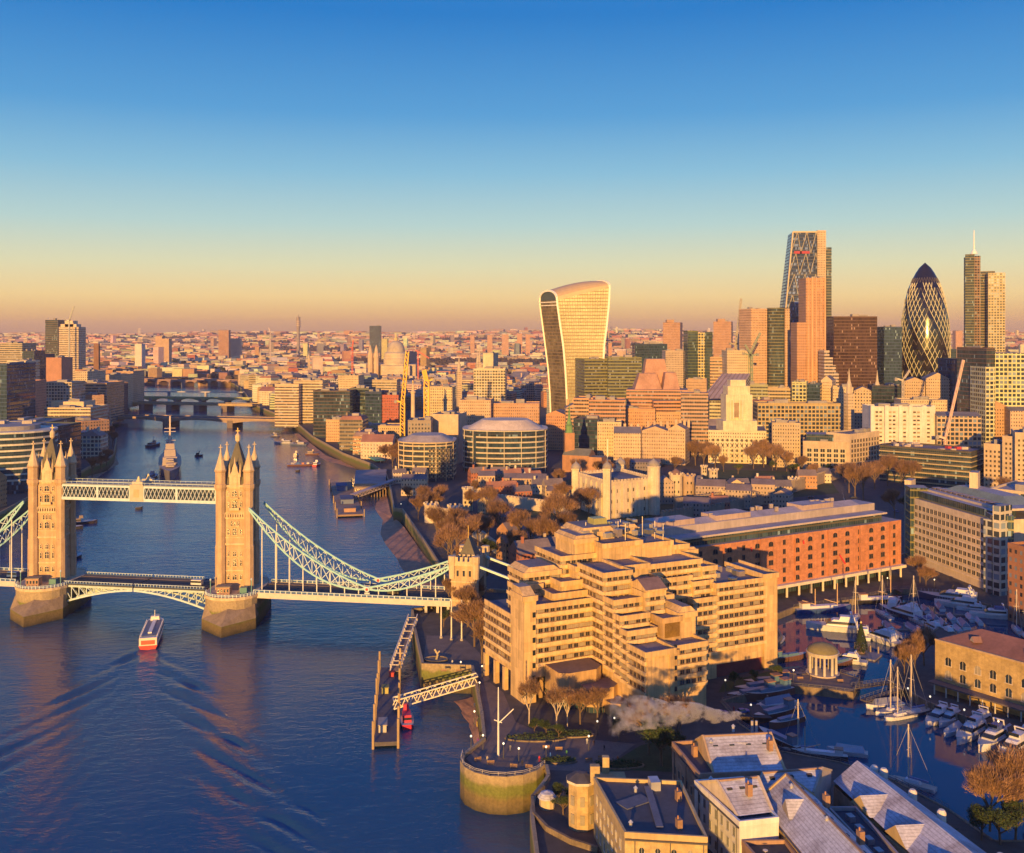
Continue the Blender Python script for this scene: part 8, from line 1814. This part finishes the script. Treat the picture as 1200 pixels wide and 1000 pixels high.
TL = [(572, 640, 0, 1.0), (622, 648, 0, 1.1), (665, 640, 1, 1.1), (555, 585, 2, .9), (530, 662, 1, 1.1), (545, 672, 2, 1.1), (490, 610, 2, 1), (478, 592, 1, .8), (400, 512, 2, 1), (415, 521, 1, 1.1), (425, 527, 2, 1.1), (456, 536, 0, 1.1), (465, 542, 2, 1.1), (448, 534, 0, 1.1),
      (640, 652, 2, 1.5), (610, 640, 0, 1.3), (585, 628, 1, 1.3), (655, 632, 1, 1.4), (668, 618, 0, 1.2), (570, 605, 1, 1.1), (552, 600, 2, 1.0), (525, 650, 2, 1.5), (512, 640, 1, 1.2), (535, 640, 0, 1.2), (548, 655, 1, 1.2), (560, 640, 0, 1.1), (505, 605, 2, 1.1), (497, 598, 0, 1.0), (515, 598, 1, 1.0), (690, 610, 0, 1.2), (700, 560, 0, .9), (675, 562, 1, 1.0), (655, 572, 2, 1.0), (660, 596, 2, 1.1), (575, 655, 4, 1.0), (600, 662, 0, 1.1), (620, 664, 4, 1.0), (680, 600, 2, 1.0),
      (815, 533, 2, 1.5), (825, 536, 1, 1.4), (805, 530, 0, 1.2), (838, 538, 0, 1.2), (895, 535, 2, 1.5), (910, 538, 1, 1.4), (883, 537, 0, 1.1), (922, 540, 2, 1.2), (848, 540, 2, 1.0), (790, 545, 0, 1.0), (770, 545, 1, .9), (735, 546, 0, .9), (712, 548, 2, .9), (755, 547, 4, 1.0), (865, 543, 4, .9), (930, 545, 4, 1.0),
      (1002, 583, 2, 1.6), (1012, 586, 1, 1.5), (995, 578, 0, 1.3), (1040, 570, 1, 1.5), (1056, 572, 2, 1.5), (1068, 574, 0, 1.3), (1025, 574, 2, 1.3), (975, 560, 4, 1.0), (955, 566, 0, 1.0), (990, 566, 4, 1.0), (1060, 600, 4, 1.1), (1048, 610, 0, 1.1), (1165, 570, 2, 1.1), (1150, 568, 0, 1.0), (1178, 590, 1, 1.1), (940, 556, 1, .9), (905, 552, 4, .9),
      (620, 850, 3, 1.15), (652, 858, 3, 1.2), (665, 852, 3, .9), (680, 850, 0, .7), (556, 758, 2, 1.1), (548, 735, 1, 1.0), (565, 778, 0, 1.0), (540, 718, 2, .9), (565, 742, 4, .8), (520, 735, 4, .7), (526, 715, 0, .8), (560, 700, 0, 1.0), (552, 712, 1, .9), (640, 862, 4, .5), (655, 866, 4, .45), (626, 860, 4, .45), (700, 848, 0, .7),
      (1160, 972, 2, 1.1), (1176, 968, 2, 1.15), (1190, 960, 1, 1.1), (1200, 955, 2, 1.2), (1172, 990, 4, .9), (1190, 985, 4, .9), (1150, 985, 4, .7), (1060, 792, 2, .85), (1072, 786, 2, .85), (1083, 780, 1, .8), (1068, 796, 0, .7), (775, 898, 4, 1.2), (788, 890, 4, 1.0), (760, 885, 0, .9), (795, 880, 0, 1.0), (725, 868, 4, .6), (745, 862, 0, .7), (660, 955, 4, .5), (670, 945, 4, .5), (655, 940, 4, .45), (1085, 690, 2, .8), (1078, 684, 0, .8), (860, 806, 4, .5), (885, 800, 4, .45), (910, 796, 4, .5),
      (440, 535, 1, 1.0), (452, 542, 2, 1.1), (430, 530, 0, 1.0), (460, 548, 0, 1.0), (420, 524, 2, 1.0), (410, 518, 1, 1.0), (447, 528, 0, 1.0), (435, 522, 2, 1.0), (1100, 1000, 4, .8), (270, 440, 4, 2.2), (262, 438, 4, 2.2), (278, 441, 4, 2.2), (255, 437, 4, 2.0), (205, 430, 4, 2.4), (215, 431, 4, 2.4), (196, 431, 4, 2.2), (226, 431, 4, 2.2), (245, 434, 4, 2), (288, 446, 4, 1.8), (108, 560, 0, 1), (118, 552, 2, 1), (125, 545, 0, .9), (132, 525, 0, 1.0), (128, 515, 2, 1.0), (134, 508, 4, 1.0)]
for (px, py, k, sc) in TL: tree(k, px, py + (13 if 526 < py < 551 and 700 < px < 945 else 0), sc * (1.18 if py < 690 and k != 3 and py > 500 else 1.1))
relabel(trees, 'tree')
# ================================================================ STREET LIFE
# conical fir tree with lights
c = G(1009, 765, DZ + .9); B = thing('fir_tree', 'tall conical fir tree standing on a dock pontoon', 'tree', c); cb = MB(); r = random.Random(3)
for i in range(2600):
    t = r.random() ** .8; rad = 2.8 * (1 - t) * (.75 + .3 * r.random()); a = r.uniform(0, 6.28); p = Vector((c.x + rad * cos(a), c.y + rad * sin(a), c.z + .6 + 10.2 * t)); u = Vector((cos(a), sin(a), -.5)) * .45; v = Vector((-sin(a), cos(a), .1)) * .22; cb.face([p - v, p + v, p + u], 'leaf')
part('crown', B, cb); m = MB(); m.lathe((c.x, c.y, c.z), [(.3, 0), (.12, 10.6)], 6, 'bark'); part('trunk', B, m); m = MB(); m.lathe((c.x, c.y, c.z), [(1.6, 0), (1.6, .8)], 10, 'roof', (.14, .1, .1)); part('planter', B, m); m = MB(); m.lathe((c.x, c.y, c.z + 10.7), [(.05, 0), (.45, .5), (.05, 1)], 6, 'paint', (.75, .6, .2)); part('star', B, m)
# promenade lamps
MAT['lampglow'] = M('lamp_globe', (.9, .85, .7), .4, emit=(1, .85, .6, .8))
lamps = []
for px, py in ((552, 880), (566, 879), (590, 889), (608, 895), (640, 893), (556, 850), (562, 815), (565, 795), (690, 880), (720, 858), (760, 855), (470, 598), (930, 800), (850, 812), (1064, 822), (1090, 832), (1130, 848), (1170, 862), (540, 790), (700, 862), (1040, 688), (1095, 690), (790, 842), (880, 842)):
    c = G(px, py, LZ); B = thing('street_lamp', 'x', 'street lamp', c, 'promenade lamps'); m = MB(); m.lathe(tuple(c), [(.14, 0), (.07, 3.8)], 6, 'paint', (.08, .08, .08)); part('pole', B, m); m = MB(); m.lathe((c.x, c.y, LZ + 3.8), [(.1, 0), (.28, .2), (.28, .45), (.05, .65)], 8, 'lampglow'); part('globe', B, m); lamps.append((B, 'lit globe', Vector(c)))
relabel(lamps, 'street lamp')
# cars
def car(col):
    B = thing('parked_car', 'x', 'car', (0, 0, 0)); m = MB(); m.prism([(-2.1, -.85), (2.1, -.85), (2.25, 0), (2.1, .85), (-2.1, .85)], .35, .95, 'paint', col, bottom=True); m.prism([(-1.5, -.78), (1.0, -.78), (1.0, .78), (-1.5, .78)], .95, 1.45, 'tintglass', (.03, .03, .04), 'paint', col, top_pts=[(-1.1, -.62), (.5, -.62), (.5, .62), (-1.1, .62)]); part('body', B, m)
    for x in (-1.35, 1.35):
        for y in (-.8, .8): m = MB(); m.bar((x, y - .1, .33), (x, y + .1, .33), .66, .66, 'paint', (.02, .02, .02), n=10); part('wheel', B, m)
    return B
CP = [(car((.5, .5, .52)), 'white'), (car((.05, .05, .06)), 'black'), (car((.4, .04, .04)), 'red'), (car((.06, .1, .3)), 'blue')]
for c_, n_ in CP: remember(c_)
cars = []; cu = set(); rc_ = random.Random(8)
for px, py, a in ((700, 620, 10), (725, 616, 10), (790, 600, 12), (660, 632, 40), (640, 645, 40), (615, 665, 45), (850, 588, 10), (905, 584, 5), (950, 584, 5), (1000, 584, 5), (1050, 600, 100), (1052, 630, 100), (1054, 650, 100), (980, 556, -20), (1010, 566, -20), (880, 545, 0), (835, 544, 0), (780, 544, 0), (745, 544, 0), (627, 520, 90), (626, 505, 90), (630, 540, 90), (1120, 586, -20), (1080, 578, -20), (845, 838, 20), (870, 836, 20), (800, 842, 20)):
    k = rc_.randrange(4); o = CP[k][0] if k not in cu else copy_tree(CP[k][0]); cu.add(k); o.location = G(px, py, LZ + .06); o.rotation_euler = (0, 0, R(a)); o['group'] = 'cars on the streets'; cars.append((o, CP[k][1], Vector(o.location)))
for k in range(4):
    if k not in cu: bpy.data.objects.remove(CP[k][0])
for s_, n_, cc in ((-38, 'white van crossing the middle of the bridge', (.6, .58, .55)), (52, 'dark taxi on the bridge side span', (.03, .03, .035)), (-128, 'blue van on the bridge approach', (.05, .12, .35))):
    p = BT @ Vector((s_ + 20, -2.5, 14.05)); h = 4.0 if 'bus' in n_ else 2.2; L = 10 if 'bus' in n_ else 5; B = thing('bus' if h > 3 else 'road_vehicle', n_, 'bus' if h > 3 else 'vehicle', p); m = MB(); m.box((p.x, p.y, p.z + .5), (L, 2.4, h), ang1, 'paint', cc, taper=.94); part('body', B, m); m = MB(); m.box((p.x, p.y, p.z + 1.5), (L * .95, 2.44, .8), ang1, 'tintglass'); part('window_band', B, m)
    for e in (-.3, .3): m = MB(); q_ = p + E1 * L * e; n_2 = Vector((-E1.y, E1.x, 0)) * 1.1; m.bar(q_ - n_2 + Vector((0, 0, .5)), q_ + n_2 + Vector((0, 0, .5)), .9, mat='paint', col=(.02, .02, .02), n=10); part('axle', B, m)
relabel(cars, 'car')
# benches, bollards and railings on the quays
rl = []
for px, py, a in ((560, 892, 20), (575, 896, 5), (602, 900, -10), (620, 901, -10), (563, 862, 80), (560, 842, 85), (690, 893, 10), (705, 890, 10), (655, 880, 0), (640, 878, 0), (560, 808, 80), (520, 788, 0), (538, 788, 0), (938, 797, 0), (985, 800, 0), (735, 858, 15)):
    c = G(px, py, LZ + .05); o = thing('park_bench', 'x', 'bench', c, 'benches on the promenade and quays'); m = MB(); m.box((c.x, c.y, c.z + .42), (2.0, .5, .1), R(a), 'paint', (.3, .18, .1)); part('seat', o, m); m = MB(); m.box((c.x, c.y + .26, c.z + .5), (2.0, .08, .5), R(a), 'paint', (.3, .18, .1)); part('backrest', o, m)
    for e in (-.8, .8): m = MB(); m.box((c.x + e * cos(R(a)), c.y + e * sin(R(a)), c.z), (.12, .45, .42), R(a), 'metal', (.1, .1, .1)); part('leg', o, m)
    rl.append((o, 'brown slatted', Vector(c)))
relabel(rl, 'bench')
def railing(name, label, pts, h=1.1, sp=2.0, col=(.14, .14, .15), z=LZ + .15):
    o = thing(name, label, 'railing', (pts[0][0], pts[0][1], z)); m = MB()
    for p, q in zip(pts, pts[1:]):
        p, q = Vector(p), Vector(q); n = max(1, int((q - p).length / sp))
        for hh in (h, h * .55): m.bar((*p, z + hh), (*q, z + hh), .09, mat='paint', col=col)
        for k in range(n + 1): c = p.lerp(q, k / n); m.bar((*c, z), (*c, z + h), .09, mat='paint', col=col)
    part('rail', o, m)
railing('dock_railing', 'dark quay railing round the lower dock below the frosted roofs', [tuple(Vector(p) * .998) for p in DOCK[20:31]]); railing('dock_railing', 'dark quay railing along the brick hotel side of the upper dock', DOCK[3:9])
railing('promenade_railing', 'pale railing on the curved rim of the algae stained bastion', [(x * .998 + .05, y + .6) for x, y in bastion], z=LZ + 1.0, h=.9, col=(.5, .46, .4))
for px, py, rx_, ry_, lb in ((628, 866, 9, 2.6, 'long planted bed under the white stemmed trees'), (668, 862, 7, 2.2, 'planted bed right of the white stemmed trees'), (655, 893, 5, 1.8, 'small oval planted bed on the promenade'), (725, 898, 7, 2.4, 'shrub bed behind the dark flat roofed house')):
    c = G(px, py, LZ); o = thing('planting_bed', lb, 'flower bed', c); m = MB(); m.lathe((c.x, c.y, LZ), [(1, 0), (1, .45), (.93, .45)], 20, 'quay', (.3, .25, .2), sx=rx_, sy=ry_, cap=False); part('kerb', o, m); m = MB(); r9 = random.Random(px)
    for k in range(500): a = r9.uniform(0, 6.28); q = sqrt(r9.random()) * .93; x, y = c.x + rx_ * q * cos(a), c.y + ry_ * q * sin(a); z = LZ + .2 + r9.random() * .7; m.face([(x, y, z), (x + r9.uniform(-.5, .5), y + r9.uniform(-.4, .4), z + .3), (x + r9.uniform(-.5, .5), y + .3, z + r9.uniform(0, .5))], 'leaf')
    part('shrub', o, m)
# people on the promenade: one skinned body each
def person(px, py, label, coat, legs=(.05, .05, .07), face=0.0):
    c = G(px, py, LZ + .03); me = bpy.data.meshes.new('person'); k = 1.0
    V = [(0, 0, .92), (0, 0, 1.2), (0, 0, 1.42), (0, 0, 1.52), (0, .02, 1.66), (.1, 0, .86), (.12, .12, .48), (.12, .02, .06), (-.1, 0, .86), (-.12, -.1, .48), (-.12, -.16, .06), (.2, 0, 1.4), (.26, -.06, 1.12), (.25, .06, .88), (-.2, 0, 1.4), (-.26, .06, 1.12), (-.25, .12, .88), (.12, .16, .04), (-.12, -.02, .04)]
    E = [(0, 1), (1, 2), (2, 3), (3, 4), (0, 5), (5, 6), (6, 7), (0, 8), (8, 9), (9, 10), (2, 11), (11, 12), (12, 13), (2, 14), (14, 15), (15, 16), (7, 17), (10, 18)]; RD = [.15, .15, .16, .06, .105, .09, .065, .045, .09, .065, .045, .07, .05, .04, .07, .05, .04, .035, .035]
    me.from_pydata(V, E, []); o = bpy.data.objects.new('person', me); COL.objects.link(o); md = o.modifiers.new('s', 'SKIN')
    for i, r_ in enumerate(RD): me.skin_vertices[0].data[i].radius = (r_, r_)
    me.skin_vertices[0].data[0].use_root = True; ss = o.modifiers.new('d', 'SUBSURF'); ss.levels = ss.render_levels = 1
    key = 'coat_%d%d%d' % tuple(int(x * 99) for x in coat)
    if key not in MAT: MAT[key] = M(key, coat, .9)
    me.materials.append(MAT[key]); o.location = c; o.rotation_euler = (0, 0, face); tag(o, label, 'person')
for a in ((632, 893, 'person in a long red coat standing on the promenade', (.5, .03, .05)), (688, 872, 'person in pale jacket walking by the planted beds', (.5, .5, .5)), (696, 874, 'person in dark brown coat beside the pale jacketed one', (.12, .07, .05)), (612, 898, 'person in black coat at the bastion rail', (.03, .03, .04)), (598, 880, 'person in grey coat near the signal mast', (.2, .2, .22)), (556, 830, 'person in navy jacket walking the riverside path', (.04, .06, .14)), (724, 893, 'person in orange jacket on the shaded lawn path', (.6, .22, .08))): person(*a)
for a in ((571, 893, 'person in cream coat at the left of the bastion', (.5, .45, .36)), (645, 889, 'person in bright blue jacket on the promenade', (.05, .15, .5)), (664, 886, 'person in green coat right of the blue jacketed one', (.06, .2, .08)), (708, 880, 'person in black hood near the planted beds', (.02, .02, .02)), (560, 872, 'person in purple coat beside the river wall', (.2, .05, .3)), (559, 852, 'person in yellow jacket on the riverside path', (.6, .45, .05)),
          (530, 779, 'person in white top by the round pool', (.6, .6, .6)), (860, 834, 'person in red jacket on the dock side road', (.4, .04, .04)), (950, 798, 'person in brown coat below the rotunda', (.2, .12, .08)), (1075, 822, 'person in tan coat on the warehouse quay', (.4, .3, .18))): person(*a, face=a[0] * .7)
# ================================================================ STEAM
def steam(name, label, pts, dens, col=(.95, .9, .92)):
    """a drifting plume: lumpy puffs along a path, one closed volume"""
    m = bpy.data.materials.new(name); m.use_nodes = True; t = m.node_tree; t.nodes.clear(); o = t.nodes.new('ShaderNodeOutputMaterial'); v = t.nodes.new('ShaderNodeVolumePrincipled'); v.inputs['Color'].default_value = col + (1,)
    g = t.nodes.new('ShaderNodeNewGeometry'); nf = noise(t, .32, 4, vec=g.outputs['Position'])
    mr = t.nodes.new('ShaderNodeMapRange'); mr.inputs['From Min'].default_value = .5; mr.inputs['From Max'].default_value = .66; mr.inputs['To Min'].default_value = 0; mr.inputs['To Max'].default_value = dens; t.links.new(nf, mr.inputs['Value']); sp = t.nodes.new('ShaderNodeSeparateXYZ'); t.links.new(g.outputs['Position'], sp.inputs[0]); fd = t.nodes.new('ShaderNodeMapRange'); fd.inputs['From Min'].default_value = pts[-1][0][0]; fd.inputs['From Max'].default_value = pts[0][0][0]; fd.inputs['To Min'].default_value = .08; fd.inputs['To Max'].default_value = 1.3; t.links.new(sp.outputs[0], fd.inputs['Value']); t.links.new(math_n(t, 'MULTIPLY', mr.outputs[0], fd.outputs[0]), v.inputs['Density']); t.links.new(v.outputs[0], o.inputs['Volume'])
    mb = bpy.data.metaballs.new(name) if False else None
    bm = bmesh.new(); n = 14; prev = None; rr = random.Random(2)
    rings = []
    for i, (p, r) in enumerate(pts):
        rings.append([bm.verts.new((p[0] + r * .35 * cos(2 * pi * k / n) * 1.0, p[1] + r * cos(2 * pi * k / n), p[2] + r * sin(2 * pi * k / n))) for k in range(n)])
    for i in range(len(rings) - 1):
        for k in range(n): bm.faces.new((rings[i][k], rings[i][(k + 1) % n], rings[i + 1][(k + 1) % n], rings[i + 1][k]))
    bm.faces.new(rings[0][::-1]); bm.faces.new(rings[-1]); bmesh.ops.recalc_face_normals(bm, faces=bm.faces); me = bpy.data.meshes.new(name); bm.to_mesh(me); bm.free(); me.materials.append(m)
    o = bpy.data.objects.new(name, me); COL.objects.link(o); o['kind'] = 'stuff'
f0 = Vector((62, 259, 26.4))
steam('steam_plume', '', [((f0.x - s_ * 1.0, f0.y + .12 * s_, f0.z + 2.4 * (1 - math.exp(-s_ / 6)) - .06 * s_ + .5 * sin(s_ * .5)), .5 + .135 * s_) for s_ in (0, 2, 4, 7, 10, 14, 18, 22, 26, 30, 34, 36)], 2.0, (1, .98, 1))
f1 = P(993, 520, ZT(598, 520)); steam('steam_wisp', '', [((f1.x - s_ * .3, f1.y, f1.z + s_), .6 + .14 * s_) for s_ in (0, 2, 4, 6, 8, 10)], .7)
